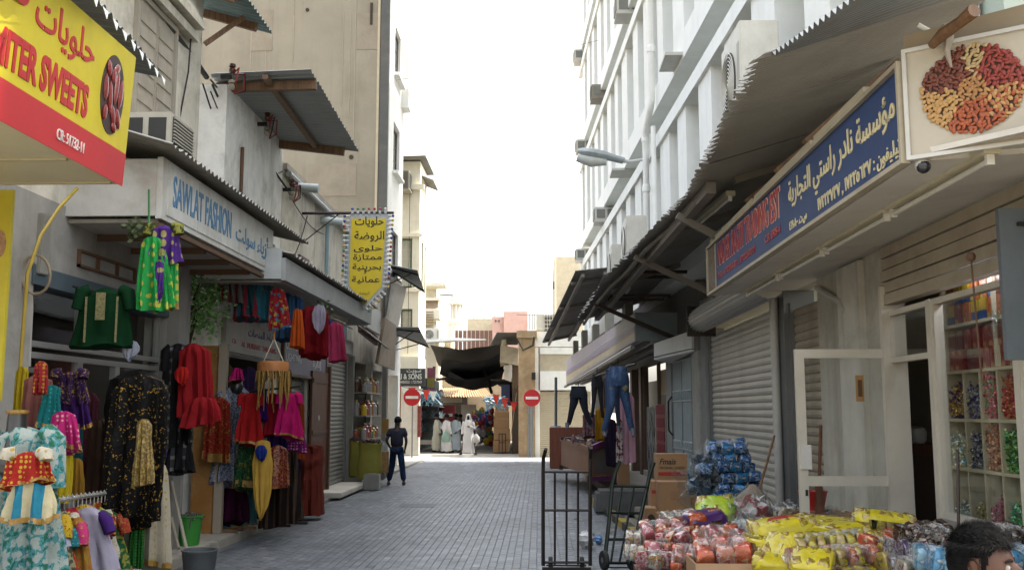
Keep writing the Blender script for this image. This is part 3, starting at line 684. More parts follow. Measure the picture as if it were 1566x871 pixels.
# tree
tr = empty('small_tree', (-5.35, 14.2, .125), 'small leafy green tree squeezed in the gap beside the dress shop', 'tree')
BARK = M('bark', '#4a3d30', .9)
g = G(); g.tube([(-5.35, 14.2, .1), (-5.32, 14.2, 1.5), (-5.22, 14.18, 2.6), (-5.15, 14.15, 3.4)], [.07, .06, .045, .03], 8); tk = g.build('trunk', BARK, tr, smooth=True)
cl = []
for i in range(13):
    e = Vector((R.uniform(-5.25, -4.68), R.uniform(13.65, 14.35), R.uniform(3.05, 3.95))); cl.append(e)
    g = G(); g.tube([(-5.17, 14.16, 3.0+R.uniform(-.5, .3)), (Vector((-5.17, 14.16, 3.1))+e)/2+Vector((0, 0, .08)), e], [.018, .012, .005], 5); g.build('limb', BARK, tk)
LEAF = M('leaf', '#6f9a58', .55, var=.5, scale=9, bump=0)
g = G()
for i in range(1100):
    c_ = R.choice(cl)+Vector((R.gauss(0, .17), R.gauss(0, .15), R.gauss(0, .17))); m_ = Matrix.Translation(c_) @ Euler((R.uniform(-1, 1), R.uniform(-1, 1), R.uniform(0, 6.3))).to_matrix().to_4x4(); l = R.uniform(.06, .1)
    g.add([m_ @ Vector(p) for p in ((0, 0, 0), (l*.35, l*.5, .008), (0, l, -.01), (-l*.35, l*.5, .008))], [(0, 1, 2, 3)])
cr = g.build('crown', LEAF, tr); cr['kind'] = 'stuff'
# ------------------------------------------------------------------ LEFT: cream building with pipes (shutters below)
b4 = empty('cream_building', (LX, 24, 0), 'cream flat-roofed building with drain pipes above the closed shutters', 'building')
wallg((LX, 18.2), (LX, 31.0), .05, 6.5, [(.4, 2.5, .05, 2.6), (4.2, 6.7, .05, 3.4), (7.1, 9.5, .05, 3.2), (9.9, 12.4, .05, 3.1), (1.35, 2.15, 4.3, 5.05)], .3).build('wall', PLASTER, b4)
g = G(); g.box(LX-.35, LX+.08, 18.25, 30.98, 6.5, 6.62); g.build('coping', CONCL, b4)
g = G(); g.tube([(LX+.1, 18.3, 6.42), (LX+.1, 30.5, 6.36)], .06, 8); g.build('roof_pipe', M('pipe_grey', '#8b8f8e', .5), b4, smooth=True)
for y, z, l in ((18.9, 6.3, .55), (21.6, 6.15, .5), (26, 5.2, .4)):
    g = G(); g.tube([(LX, y, z), (LX+l, y, z-.04)], .09, 10); g.build('rain_spout', M('spout', '#9aa3a2', .5, dirt='#6f6a60'), b4, smooth=True)
for y in (21.9, 24.2):
    g = G(); g.tube([(LX+.08, y, 6.3), (LX+.08, y, 3.3)], .045, 8); g.build('down_pipe', M('pipe_blue', '#7d98a2', .5), b4, smooth=True)
f = frame((LX+.01, 19.55, 4.3), DY, (0, 0, 1)); frame_rect(b4, 'window_frame', f, 0, .8, 0, .75, .06, .1, WOODR)
g = G(); g.box(.06, .74, 0, .02, .06, .69, f); g.build('window_shutter', M('brown_shutter', '#4e3728', .7), b4)
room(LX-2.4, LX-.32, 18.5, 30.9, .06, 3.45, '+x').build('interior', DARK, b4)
window_ac('window_air_conditioner', (-4.4, 23.9, 4.4), DY, .75, .5, .6, M('ac_aged', '#8d8779', .6, dirt='#5f574b'), 'weathered air conditioner on the cream wall left of the yellow pennant sign')
SH = M('shutter_grey', '#8c8a84', .5, .25, var=.06, dirt='#6b6459', damt=.35)
shutter('roller_shutter', (LX-.12, 18.65, .1), DY, 2.05, .1, 2.55, .09, SH, 'grey roller shutter below the purple signboard', rail=ALUG)
shutter('roller_shutter', (LX-.05, 22.4, .16), DY, 2.5, .16, 3.3, .1, SH, 'tall closed grey roller shutter above the white doorstep', rail=ALUG, box=.35)
wd = empty('wooden_door', (LX, 20.7, .1), 'brown timber door leaf standing open between the two left shutters', 'door')
g = G(); g.box(LX+.06, LX+.11, 20.7, 22.25, .08, 2.75); g.build('leaf', WOODR, wd)
for z in (.3, 1.4, 2.5):
    g = G(); g.box(LX+.11, LX+.125, 20.76, 22.2, z, z+.1); g.build('rail', WOODM('door_rail', '#33190e', '#55301c'), wd)
g = G(); g.disc((LX+.118, 21.35, 1.75), DY, (0, 0, 1), .06, th=.01); g.build('lock_plate', ALU, wd)
g = G(); g.box(LX+.04, LX+.16, 22.25, 22.36, .08, 2.9); g.build('post', WOODM('door_post', '#3a2214', '#5a3a22'), wd)
for i in range(14):
    q = G(); q.box(LX+.16, LX+.17, 22.28, 22.32, .3+i*.18, .34+i*.18); q.build('hinge_knuckle', ALUG, wd)
ps = empty('shop_sign', (LX, 20, 2.6), 'blue grey framed signboard with white English and Arabic lettering', 'sign')
g = G(); g.box(LX+.01, LX+.07, 18.45, 22.15, 2.62, 3.36); bd = g.build('board', M('sign_slate', '#595a74', .5, dirt='#6d6a72'), ps)
frame_rect(ps, 'trim', frame((LX+.06, 18.4, 2.57), DY, (0, 0, 1)), 0, 3.8, 0, .84, .05, .06, M('trim_brown', '#5d4736', .6))
LW = M('letter_white2', '#b9b8bd', .5, bump=0)
text('CONFERENCE', (LX+.071, 18.55, 3.08), DY, (0, 0, 1), 1.7, .16, LW, bd, fat=.02)
text('LIGHTING', (LX+.071, 18.6, 2.85), DY, (0, 0, 1), 1.2, .16, LW, bd, fat=.02)
text('إنارة', (LX+.071, 20.8, 2.78), DY, (0, 0, 1), .9, .2, LW, bd, fat=.02)
text('الأفراح', (LX+.071, 20.7, 3.05), DY, (0, 0, 1), 1.1, .2, LW, bd, fat=.02)
# canopy over tailor and shutters
c4 = empty('street_canopy', (-4.2, 17, 3.75), 'grey white boxed canopy with rusty zinc roof sheltering hanging clothes', 'canopy')
FW = M('fascia_white', '#8f9292', .55, dirt='#6a665e', damt=.3, streak=.2)
for a, b_ in ((13.7, 17.95), (17.96, 20.9)):
    g = G(); g.box(-3.66, -3.6, a, b_, 3.74, 4.06); g.build('fascia', FW, c4)
g = G(); g.box(LX+.13, -3.662, 13.7, 13.74, 3.76, 4.2); g.build('end_panel', M('fascia_end', '#a3a7a8', .5), c4)
g = G(); g.box(LX+.01, -3.662, 13.76, 20.9, 3.72, 3.75); g.build('soffit', M('soffit_dim', '#8a8884', .8), c4)
g = corr((LX+.02, 13.72, 4.42), (LX+.02, 21.2, 4.42), (-3.5, 13.72, 4.12), (-3.5, 21.2, 4.12), 54, .022, rough_edge=.015); g.build('roof_sheet', CORRB, c4)
fluoro('fluorescent_lamp', (-3.9, 18.2, 3.7), (-3.9, 19.6, 3.7), 'fluorescent batten fixed under the grey canopy above the red cloth')
# ------------------------------------------------------------------ LEFT: further shop fronts up to the corner
tb = empty('tan_building', (-10, 31, 0), 'tall plain tan rendered building rising behind the low left shops', 'building')
g = G(); g.box(-22, -5.2, 31.0, 31.3, .05, 22); g.build('wall', TANP, tb)
wallg((-4.88, 31.0), (-4.88, 34.4), .05, 20, [(.5, 2.9, .05, 3.1), (1.0, 2.4, 6.3, 7.9), (1.0, 2.4, 9.9, 11.6), (1.0, 2.4, 13.3, 15)], .3).build('front_wall', WHITEB, tb)
for z in (6.3, 9.9, 13.3):
    winbox(tb, (-5.0, 32.0, z), DY, 1.4, 1.65, 2, 3, M('frame_brown', '#5d5042', .6))
    g = G(); g.box(-4.88, -4.7, 31.9, 33.5, z-.12, z-.02); g.build('sill', WHITEB, tb)
g = G(); g.box(-4.88, -4.62, 33.7, 34.38, 12.6, 16.5); g.build('pier', WHITEB, tb)
g = G(); g.box(-5.18, -4.9, 30.9, 30.99, .05, 21); g.build('corner_duct', M('duct_dark', '#4b4a47', .6, dirt='#6b665c'), tb)
g = G(); g.box(-5.3, -5.22, 30.95, 30.99, 3, 21); g.build('corner_trim', M('trim_cream', '#b5a88f', .7), tb)
for i in range(9):
    x = R.uniform(-11.5, -5.5); l = R.uniform(1.2, 5.5); z1 = R.uniform(13.5, 15.8); q = G(); ww = R.uniform(.012, .03); q.box(x, x+ww, 30.985, 31.0, z1-l, z1); q.build('plaster_drip', M('drip_cream', '#9a917f', .8), tb)
for x0_, x1_, y0_, y1_ in ((382, 418, 15, 78), (545, 582, 20, 76), (470, 545, 250, 300)):
    p0, p1 = at(x0_, y1_, 30.99), at(x1_, y0_, 30.99); g = G(); g.box(p0.x, p1.x, 30.988, 31.0, p0.z, p1.z); g.build('plaster_patch', M('patch_tan', '#8a8070', .9, var=.15, scale=1.5, dirt='#a3998a', damt=.4), tb)
g = G(); q_ = at(537, 240, 30.98); g.disc((q_.x, 30.97, q_.z), (1, 0, 0), (0, 0, 1), .07, th=.03); g.build('pipe_hole', M('hole_dark', '#3a322a', .9), tb)
g = G(); q_ = at(470, 15, 30.98); g.disc((q_.x, 30.97, q_.z), (1, 0, 0), (0, 0, 1), .06, th=.03); g.build('pipe_hole', M('hole_dark', '#3a322a', .9), tb)
g = G(); q_ = at(568, 20, 30.98); g.box(q_.x-.04, q_.x+.04, 30.96, 31, q_.z-.4, q_.z+.35); g.build('vent_slot', M('hole_dark', '#3a322a', .9), tb)
cb = empty('corner_building', (-5.3, 43, 0), 'bright cream building across the crossing with green barred windows above the black signboard', 'building')
CY0 = 43.0; cxr = at(640, 500, CY0).x
def cz(y): return at(640, y, CY0).z
def cxp(x): return at(x, 400, CY0).x
wa_, wb_ = cxp(604)-(-9), cxp(630)-(-9)
wallg((-9, CY0), (cxr, CY0), 4.0, cz(247), [(wa_, wb_, cz(440), cz(364)), (wa_+.25, wb_+.05, cz(506), cz(472))], .25).build('wall', CREAMB, cb)
wallg((cxr, CY0+.26), (cxr, 45.6), 4.0, cz(247), [(.5, 1.2, cz(440), cz(364)), (1.6, 2.2, cz(440), cz(364))], .25).build('side_wall', CREAMB, cb)
g = G(); g.box(-9, cxr-.26, CY0+.26, 46, 4.0, cz(250)); g.build('core', DARKW, cb)
GRN = M('frame_green', '#4e6650', .6)
for x0, x1, y0, y1, nv in ((604, 630, 440, 364, 5), (613, 632, 506, 472, 3)):
    winbox(cb, (cxp(x0)+.02, CY0+.1, cz(y0)+.02), (1, 0, 0), cxp(x1)-cxp(x0)-.04, cz(y1)-cz(y0)-.04, 3, nv, GRN, M('bright_pane', '#a9a898', .2, var=.1), M('bar_pale', '#b9b09c', .6))
for y in (CY0+.78, CY0+1.88): winbox(cb, (cxr-.1, y, cz(440)), DY, .66, cz(364)-cz(440)-.04, 1, 4, GRN)
for y0, y1, d in ((362, 357, .12), (290, 283, .2), (446, 441, .1)):
    g = G(); g.box(-9, cxr+d, CY0-d, CY0-.001, cz(y0), cz(y1)); g.build('band', CREAMB, cb)
g = corr((-9, 42.4, cz(246)), (-9, 46, cz(246)), (cxr+.3, 42.4, cz(243)), (cxr+.3, 46, cz(243)), 24, .03); g.build('roof_sheet', CORRB, cb)
g = corr((cxr-.2, 43.4, cz(262)), (cxr-.2, 45.6, cz(262)), (cxr+.55, 43.4, cz(272)), (cxr+.55, 45.6, cz(272)), 10, .03); g.build('roof_sheet', CORRB, cb)
a_, b_ = at(602, 288, 42), at(625, 259, 42)
window_ac('window_air_conditioner', (a_.x, 42.1, a_.z), (1, 0, 0), b_.x-a_.x, b_.z-a_.z, .88, M('ac_aged', '#8d8779', .6, dirt='#5f574b'), 'old air conditioner high on the bright cream building across the crossing')
g = G(); q_ = at(627, 288, 42.9); g.tube([(q_.x, 42.9, q_.z), (q_.x, 42.9, 4.4)], .012, 5); g.build('cable', STEEL, cb)
# small awnings and boards above the far left shops
def awning(name, corners, mat, label, nr=10, front=None, brackets=True):
    c = [at(*p) for p in corners]; o_ = empty(name, c[0], label, 'awning')
    corr(c[0], c[1], c[2], c[3], nr, .02).build('sheet', mat, o_)
    if brackets:
        for t_ in (.15, .85):
            a = c[0].lerp(c[1], t_)-Vector((0, 0, .04)); b = c[2].lerp(c[3], t_)-Vector((0, 0, .04)); g = G(); g.bar(a, b, .04, .04); g.bar(a-Vector((0, 0, .5)), a.lerp(b, .75), .03, .03); g.build('bracket', STEEL, o_)
    return o_
awning('zinc_awning', ((597, 405, 29.5), (602, 416, 33.5), (638, 413, 29.5), (650, 448, 33.5)), CORRG, 'dark zinc awning slanting out below the green barred window')
awning('shop_awning', ((602, 500, 30.5), (608, 512, 34), (640, 500, 30.5), (657, 532, 34)), M('awning_grey', '#8b8f90', .6, dirt='#6b6459'), 'pale grey hooded awning over the far left shop entrance')
def board(name, c4_, mat, label, th=.08, cat='sign'):
    p = [at(*q) for q in c4_]; g = G(); g.slab(p[0], p[1], p[2], p[3], th); return top(g, name, mat, label, cat)
board('blank_signboard', ((592, 500, 30.2), (606, 512, 32.5), (622, 440, 32.5), (603, 432, 30.2)), M('board_pale', '#b2aea6', .6, dirt='#8a8276'), 'tall blank pale signboard leaning out beneath the zinc awning')
board('weathered_signboard', ((578, 556, 26), (604, 566, 29.5), (606, 497, 29.5), (590, 486, 26)), M('board_brown', '#7a6852', .6, var=.3, dirt='#4c4036', streak=.6), 'brown weather stained signboard left of the grey hooded awning')
board('pink_signboard', ((552, 507, 24.2), (578, 528, 26), (578, 514, 26), (552, 492, 24.2)), M('board_pink', '#9a7a74', .6, dirt='#7a6a60'), 'faded pink strip signboard above the shop of glass jars')
board('canopy_fascia', ((562, 500, 23), (582, 512, 26), (582, 476, 26), (562, 468, 23)), FW, 'pale square fascia panel behind the pennant sign tip', cat='fascia')
g = corr(at(540, 492, 23), at(575, 520, 29), at(566, 510, 23), at(600, 536, 29), 16, .02); top(g, 'canopy_underside', CORRB, 'dark slatted zinc canopy above the shop of glass jars', 'canopy')
# ledges/columns on the far left front
for y, wd_, mt, lb in ((25.05, .22, CONC, 'grey pilaster right of the tall closed shutter'), (27.75, .3, PLASTER, 'cream pilaster right of the shelves of jars'), (30.6, .3, CONC, 'dark grey pilaster behind the man in navy')):
    g = G(); g.box(LX, LX+.14, y, y+wd_, .05, 3.3); top(g, 'pilaster', mt, lb, 'column')
# ------------------------------------------------------------------ yellow pennant sign
pn = empty('pennant_sign', (-3.5, 19.8, 4.0), 'yellow pointed hanging sign with black Arabic writing and a border of coloured bulbs', 'sign')
PY = 19.8
P6 = [at(535, 327, PY), at(594, 327, PY), at(586, 442, PY), at(557, 473, PY), at(531, 440, PY)]
cen = sum(P6, Vector())/5
g = G(); g.poly([p for p in P6], -.16); g.v = [Vector((p.x, p.y if p.y < PY+.001 else p.y, p.z)) for p in g.v]; 
pbx = g.build('cabinet', M('sign_edge_white', '#a9acae', .5, dirt='#77756f'), pn)
yy = min(p.y for p in [v+worldloc(pn) for v in [Vector(q.co) for q in pbx.data.vertices]])
inner = [cen+(p-cen)*.9 for p in P6]
g = G(); a = [Vector((p.x, yy-.012, p.z)) for p in inner]; b = [Vector((p.x, yy+.002, p.z)) for p in inner]; g.loft([a, b]); pf = g.build('face', M('pennant_yellow', '#cdb51e', .45, var=.06, bump=.03, dirt='#9a8a20', damt=.3), pn)
BK = M('letter_black', '#1d1a12', .5, bump=0)
for s, y, x0, x1, h in (('حلويات', 348, 543, 587, 17), ('الروضة', 370, 542, 588, 17), ('حلوى', 386, 541, 585, 11), ('ممتازة', 400, 540, 584, 12), ('بحرينية', 415, 539, 583, 12), ('و', 418.5, 557, 560.5, 6), ('عمانية', 434, 538, 581, 12)):
    o_ = at(x0, y, PY); e = at(x1, y-h, PY); text(s, (o_.x, yy-.012, o_.z), (1, 0, 0), (0, 0, 1), e.x-o_.x, e.z-o_.z, BK, pf, fat=.012)
o_ = at(550, 451, PY); text('الروضة', (o_.x, yy-.012, o_.z), (1, 0, 0), (0, 0, 1), .2, .07, M('letter_olive', '#5d5618', .6), pf)
BC = [M('bulb_blue', '#2b3a8c', .25), M('bulb_red', '#8c2430', .25), M('bulb_white', '#c9c9c9', .25), M('bulb_green', '#2f6b4c', .25), M('bulb_yellow', '#b99a3a', .25)]
SOCK = M('bulb_socket', '#b5b5b3', .4)
def bulbs(a, b, n, out):
    for i in range(n):
        p = a.lerp(b, (i+.5)/n)+Vector((0, -.02, 0)); q = G(); q.tube([p, p+out*.07], .026, 6); s_ = q.build('bulb_socket', SOCK, pn)
        q = G(); q.ball(p+out*.1, .03, n=7, m=5); q.build('bulb', BC[R.randrange(5)], pn, smooth=True)
bulbs(P6[0], P6[4], 15, Vector((-1, 0, 0))); bulbs(P6[1], P6[2], 17, Vector((1, 0, 0)))
bulbs(P6[2], P6[3], 6, Vector((.7, 0, -.7))); bulbs(P6[0], P6[1], 7, Vector((0, 0, 1)))
g = G(); g.tube([(LX, PY+.06, P6[0].z+.03), (P6[1].x+.1, PY+.06, P6[0].z+.03)], .03, 8); g.build('bracket_arm', STEEL, pn)
g = G(); g.tube([(LX, PY+.06, P6[0].z-.6), (LX+.75, PY+.06, P6[0].z)], .012, 6); g.build('stay', STEEL, pn)
# ------------------------------------------------------------------ cables and insulators on the left
def cable(pts, r, lb, name='cable', mat=None):
    g = G(); g.tube(pts, r, 6); return top(g, name, mat or M('cable_black', '#242322', .6), lb, 'cable', smooth=True)
cable([at(222, -10, 11.5), at(262, 45, 12.4), at(300, 95, 13.6), at(316, 118, 14.4)], .045, 'thick black overhead cable running down across the cream building')
cable([at(295, 20, 13), at(288, 110, 12.9), at(270, 205, 12.9)], .012, 'thin black wire hanging down the cream building')
for (px, py, Y, lb) in ((316, 118, 14.5, 'rusty cable insulator with red wires at the corner of the white building'), (382, 190, 16.5, 'second cable insulator with red wires above the air conditioner'), (440, 290, 18.3, 'cable clamp with tangled wires beside the air conditioner on the white wall')):
    c_ = at(px, py, Y); c_.x = LX+.14; r_ = empty('insulator', c_, lb, 'insulator')
    g = G(); g.box(c_.x-.14, c_.x+.02, Y-.03, Y+.03, c_.z-.03, c_.z+.03); g.build('bracket', STEEL, r_)
    for dz in (.1, -.16):
        g = G(); g.lathe((c_.x+.03, Y, c_.z+dz), [(.01, .12), (.05, .1), (.055, .06), (.03, .05), (.055, .02), (.05, -.02), (.02, -.05)], 10); g.build('spool', M('insulator_brown', '#4a2c20', .3) if dz > 0 else M('insulator_pale', '#8a8274', .4), r_, smooth=True)
    for k in range(3):
        a_ = R.uniform(0, 6); q = G(); q.tube([c_+Vector((.05, 0, .05)), c_+Vector((.15, .25*math.cos(a_), .12)), c_+Vector((.12, .4*math.cos(a_), -.1)), c_+Vector((.03, .15, -.22))], .013, 5); q.build('wire', M('wire_red', '#7c2a28', .5) if k else STEEL, r_, smooth=True)
cable([at(320, 130, 14.5)+Vector((.05, 0, 0)), at(350, 185, 15.5), at(384, 215, 16.5), at(415, 255, 17.6), at(440, 290, 18.3)], .02, 'black cable sagging along the white wall between the insulators')
cable([at(322, 122, 14.5), at(352, 158, 15.5), at(384, 196, 16.5)], .016, 'upper grey cable strung between the two rusty insulators', mat=M('cable_grey', '#55534f', .6))
cable([at(353, 195, 15.7), at(358, 240, 15.8), at(368, 295, 16)], .028, 'stout black cable dropping down the white wall to the canopy roof')
cable([at(310, 128, 14.5), at(330, 190, 15), at(352, 205, 15.6)], .014, 'thin looped wire below the corner insulator')
for k, (a_, b_, sg, lb) in enumerate((((322, 140, 14.5), (432, 262, 18.2), .5, 'lower of the grey cables sagging along the white wall'), ((440, 292, 18.3), (520, 352, 24), .4, 'black cable running on along the cream wall to the pennant sign'), ((418, 400, 17.8), (470, 330, 20), .5, 'thin looped cable beside the small brown window'), ((90, 330, 9.8), (215, 338, 12.2), .3, 'sagging wire under the white box canopy'), ((240, 20, 12), (312, 112, 14.2), .15, 'second thinner cable beside the thick overhead cable'))):
    p0, p1 = at(*a_), at(*b_); cable([p0.lerp(p1, i/8)-Vector((0, 0, sg*4*(i/8)*(1-i/8))) for i in range(9)], .012, lb, mat=M('cable_grey', '#55534f', .6) if k % 2 else None)
# ------------------------------------------------------------------ RIGHT: white office block
def Xu(Y, off=0): return 3.4-.046*Y+off
wb = empty('white_building', (2.2, 24, 0), 'tall white modern block with slanting bands and vertical fins on the right', 'building')
Y0, Y1 = 7.5, 38.0
FINM = M('fin_white', '#e2e3e0', .75, var=.04, dirt='#a5a39a', damt=.2, streak=.1, bump=.08)
REC = M('recess_green', '#98a298', .75, var=.05)
g = G(); g.hexa([(Xu(Y0, .62), Y0, 3.9), (Xu(Y1, .62), Y1, 3.9), (Xu(Y1, 9), Y1, 3.9), (Xu(Y0, 9), Y0, 3.9)], [(Xu(Y0, .62), Y0, 24.4), (Xu(Y1, .62), Y1, 24.4), (Xu(Y1, 9), Y1, 24.4), (Xu(Y0, 9), Y0, 24.4)]); g.build('core_wall', REC, wb)
def band(z0, z1, o0, o1, name, mt, ya=Y0, yb=Y1):
    g = G(); g.hexa([(Xu(ya, o0), ya, z0), (Xu(ya, o1), ya, z0), (Xu(yb, o1), yb, z0), (Xu(yb, o0), yb, z0)], [(Xu(ya, o0), ya, z1), (Xu(ya, o1), ya, z1), (Xu(yb, o1), yb, z1), (Xu(yb, o0), yb, z1)]); return g.build(name, mt, wb)
finm = {}
for k in range(5):
    zb = 4.32+3.88*k
    band(zb, zb+.5, 0, .6, 'lower_beam', FINM)
    band(zb+3.0, zb+3.27, -.04, .615, 'upper_beam', FINM)
    y = Y0+.3+.37*k
    i = 0
    while y < Y1-.4:
        wd_ = (.95, .8, 1.05, .7)[(i+k) % 4]; wd_ = min(wd_, Y1-y)
        g = G(); g.hexa([(Xu(y, .02), y, zb+.5), (Xu(y, .58), y, zb+.5), (Xu(y+wd_, .58), y+wd_, zb+.5), (Xu(y+wd_, .02), y+wd_, zb+.5)], [(Xu(y, .02), y, zb+3.0), (Xu(y, .58), y, zb+3.0), (Xu(y+wd_, .58), y+wd_, zb+3.0), (Xu(y+wd_, .02), y+wd_, zb+3.0)]); g.build('fin', FINM, wb)
        gap = (.9, 1.1, .85)[(i+2*k) % 3]
        o_ = Vector((Xu(y+wd_, .6), y+wd_+gap-.02, zb+.55))
        if k < 4 and y+wd_+gap < Y1: winbox(wb, o_, RY, gap-.04, 2.3, 1, 2, M('frame_alu', '#8d908e', .5))
        y += wd_+gap; i += 1
band(24.4, 25.0, -.3, 9, 'parapet', FINM)
for py, pz in ((1012, 150),):
    yy_ = 19.9; xx = Xu(yy_, -.12)
    dp = empty('down_pipe', (xx, yy_, 4.6), 'white plastic drain pipe with an elbow running down the white block', 'pipe')
    zE = at(1012, 165, yy_).z
    g = G(); g.tube([(xx, yy_, 22), (xx, yy_, zE+.15), (xx-.02, yy_+.1, zE), (xx-.05, yy_+.75, zE-.25), (xx-.05, yy_+.85, zE-.45), (xx-.05, yy_+.85, 4.6)], .07, 10); g.build('pipe', WHITEB, dp, smooth=True)
    for z in (zE-.5, zE-1.6, zE+1.2, zE+4, zE-2.8):
        q = G(); yq = yy_ if z > zE else yy_+.85; q.lathe((xx-(.05 if z < zE else 0), yq, z), [(.082, 0), (.088, .03), (.088, .12), (.082, .15)], 12); q.build('collar', WHITEB, dp)
    g = G(); g.tube([(xx-.02, yy_-.35, zE-.5), (xx-.02, yy_-.35, 4.6)], .05, 8); g.build('thin_pipe', WHITEB, dp, smooth=True)
AC1 = M('ac_white', '#b9b7af', .5, dirt='#8d8678', damt=.3)
def facade_ac(px, py, lb, mt=AC1, ww=.62, hh=.42):
    s_ = (px-825)/1500; Y = 3.4/(s_+.046); z = 1.9+(628-py)/1500*Y
    f = window_ac('window_air_conditioner', (Xu(Y, -.3), Y+ww/2, z), RY, ww, hh, .7, mt, lb, 'air conditioners on the white block', dark=M('ac_dim', '#6a6a64', .6))
for i, (px, py, lb) in enumerate(((893, 398, 'lowest air conditioner at the far corner of the white block'), (925, 338, 'air conditioner just right of the street lamp tip, under the lowest white band'), (895, 226, 'air conditioner half hidden behind the street lamp head'),
     (922, 142, 'old air conditioner on a ledge above the street lamp'), (893, 80, 'highest air conditioner on the far corner of the white block'), (966, 6, 'air conditioner near the top edge of the white block'))):
    facade_ac(px, py, lb, M('ac_brown', '#7c7468', .55) if i in (3,) else AC1)
for px, py in ((1046, 84), (955, 262)):
    s_ = (px-825)/1500; Y = 3.4/(s_+.046); z = 1.9+(628-py)/1500*Y; g = G(); g.box(Xu(Y, -.3), Xu(Y, .5), Y-.45, Y+.45, z, z+.06); top(g, 'ledge', AC1, 'empty air conditioner ledge on the white block %s' % ('at upper right' if px > 1000 else 'behind the lamp arm'), 'ledge')
condenser('condenser_unit', (2.12, 11.0, 4.92), RY, 1.0, 1.08, .42, 'large cream air conditioning condenser standing above the near corrugated awning')
condenser('condenser_unit', (1.54, 18.0, 4.42), RY, .95, .9, .36, 'nearer of two condensers behind the edge of the corrugated awning')
condenser('condenser_unit', (1.4, 19.7, 4.2), RY, .95, .9, .36, 'farther of two condensers behind the edge of the corrugated awning')
for x0, y0, y1, z in ((2.12, 10, 11, 4.86), (1.54, 17.05, 18, 4.36), (1.4, 18.75, 19.7, 4.14)):
    g = G()
    for yy_ in (y0+.15, y1-.15): g.box(x0-.02, Xu(yy_, .0), yy_-.025, yy_+.025, z-.06, z-.002)
    g.box(x0, x0+.05, y0+.17, y1-.17, z-.06, z-.004)
    top(g, 'wall_bracket', STEEL, {2.12: 'steel bracket carrying the large near condenser', 1.54: 'steel bracket carrying the nearer of the two condensers', 1.4: 'steel bracket carrying the farther of the two condensers'}[x0], 'bracket')
# street lamp
LYs = 21.6
lm = empty('street_lamp', (Xu(LYs), LYs, 7.0), 'grey street lamp head on an arm fixed to the white block', 'street lamp')
A, B, C_, D_ = at(884, 232, LYs), at(926, 238, LYs), at(954, 246, LYs), at(990, 243, LYs)
d = (C_-A).normalized()
g = G(); g.tube([A, A+d*.08, A.lerp(B, .5), B, B+d*.1, C_], [.1, .16, .2, .17, .13, .11], 10); g.v = [Vector((p.x, LYs+(p.y-LYs)*.9, p.z+(A.lerp(C_, (p.x-A.x)/(C_.x-A.x)).z-p.z)*.35)) for p in g.v]; g.build('housing', M('lamp_grey', '#9aa1a3', .45, .2, dirt='#565b5c'), lm, smooth=True)
g = G(); lo = Vector((0, 0, -.12)); g.tube([A+lo-d*.02, A+d*.3+lo*1.2, B+lo+d*.02], [.11, .15, .1], 10); g.v = [Vector((p.x, LYs+(p.y-LYs)*.9, p.z)) for p in g.v]; g.build('lens', M('lamp_lens', '#b9bbb6', .2, bump=0), lm, smooth=True)
g = G(); g.tube([C_-d*.1, C_+d*.1, D_], [.06, .035, .035], 8); g.build('arm', M('lamp_arm', '#b9bbb9', .4), lm)
a_, b_ = at(985, 286, LYs), at(999, 206, LYs)
g = G(); g.box(a_.x, b_.x, LYs-.1, LYs+.1, a_.z, b_.z); g.build('mounting_box', WHITEB, lm, bevel=.02)
g = G(); g.box(b_.x-.01, Xu(LYs, .05), LYs-.05, LYs+.05, a_.z+.5, a_.z+.6); g.build('wall_plate', WHITEB, lm)
# ------------------------------------------------------------------ RIGHT: near shop
WX, SXR = 3.0, 2.0
sb = empty('sweet_shop', (WX, 11, 0), 'open-fronted sweet shop with grey soffit, pillar and aluminium shop front', 'shop')
g = G(); g.box(WX, WX+.1, 8.46, 10.6, 0, 3.32); g.build('pillar', M('pillar_paint', '#aaa69b', .85, dirt='#6e675b', damt=.5, streak=.3), sb)
g = G(); g.box(WX-.06, WX-.001, 9.05, 9.7, 0, 3.28); g.build('pilaster_strip', M('pillar_pale', '#b8b5ab', .85, dirt='#6e675b', damt=.4, streak=.3), sb)
g = G(); g.box(WX-.02, WX+.35, 11.98, 12.3, 0, 3.36); g.build('jamb', ALUG, sb)
g = G(); g.tube([(WX-.07, 12.28, 0), (WX-.07, 12.28, 3.3)], .055, 10); g.build('drain_pipe', M('pipe_pale', '#a9a8a2', .5), sb, smooth=True)
g = G(); g.box(WX-.05, WX+.3, 17.55, 18.05, 0, 3.9); g.build('end_pier', M('pier_grey', '#8b8d8b', .8, dirt='#66635c'), sb)
g = G(); g.box(WX, WX+.3, 3.5, 17.55, 3.36, 3.9); g.build('beam', M('pillar_paint', '#aaa69b', .85), sb)
# soffit in panels, sloping slightly
SOF = M('soffit_shop', '#c0bcb4', .6, var=.05, dirt='#625d55', damt=.3)
for a, b_ in ((3.0, 5.24), (5.25, 8.3), (8.31, 11.5)):
    g = G(); x0 = 2.0 if a > 5 else 2.0
    pts = [(SXR+.04, a, 3.27), (WX+.02, a, 3.34), (WX+.02, b_, 3.34), (SXR+.04, b_, 3.27)]
    if a < 5: pts = [(2.05, 5.24, 3.27), (WX+.02, 5.24, 3.34), (WX+.02, 3.9, 3.34), (3.0, 4.15, 3.29)]
    g.slab(*pts, .03); g.build('soffit_panel', SOF, sb)
for i in range(4):
    a = 5.08+i*1.55
    fluoro('fluorescent_lamp', (2.38, a, 3.265), (2.38, a+1.5, 3.265), '%s fluorescent batten in the row under the grey shop soffit, counted from the street end' % ('fourth', 'third', 'second', 'first')[i], 'fluorescent battens under the shop soffit', .09)
cmv = empty('security_camera', (2.2, 5.5, 3.2), 'small white dome security camera hanging under the nuts poster', 'camera')
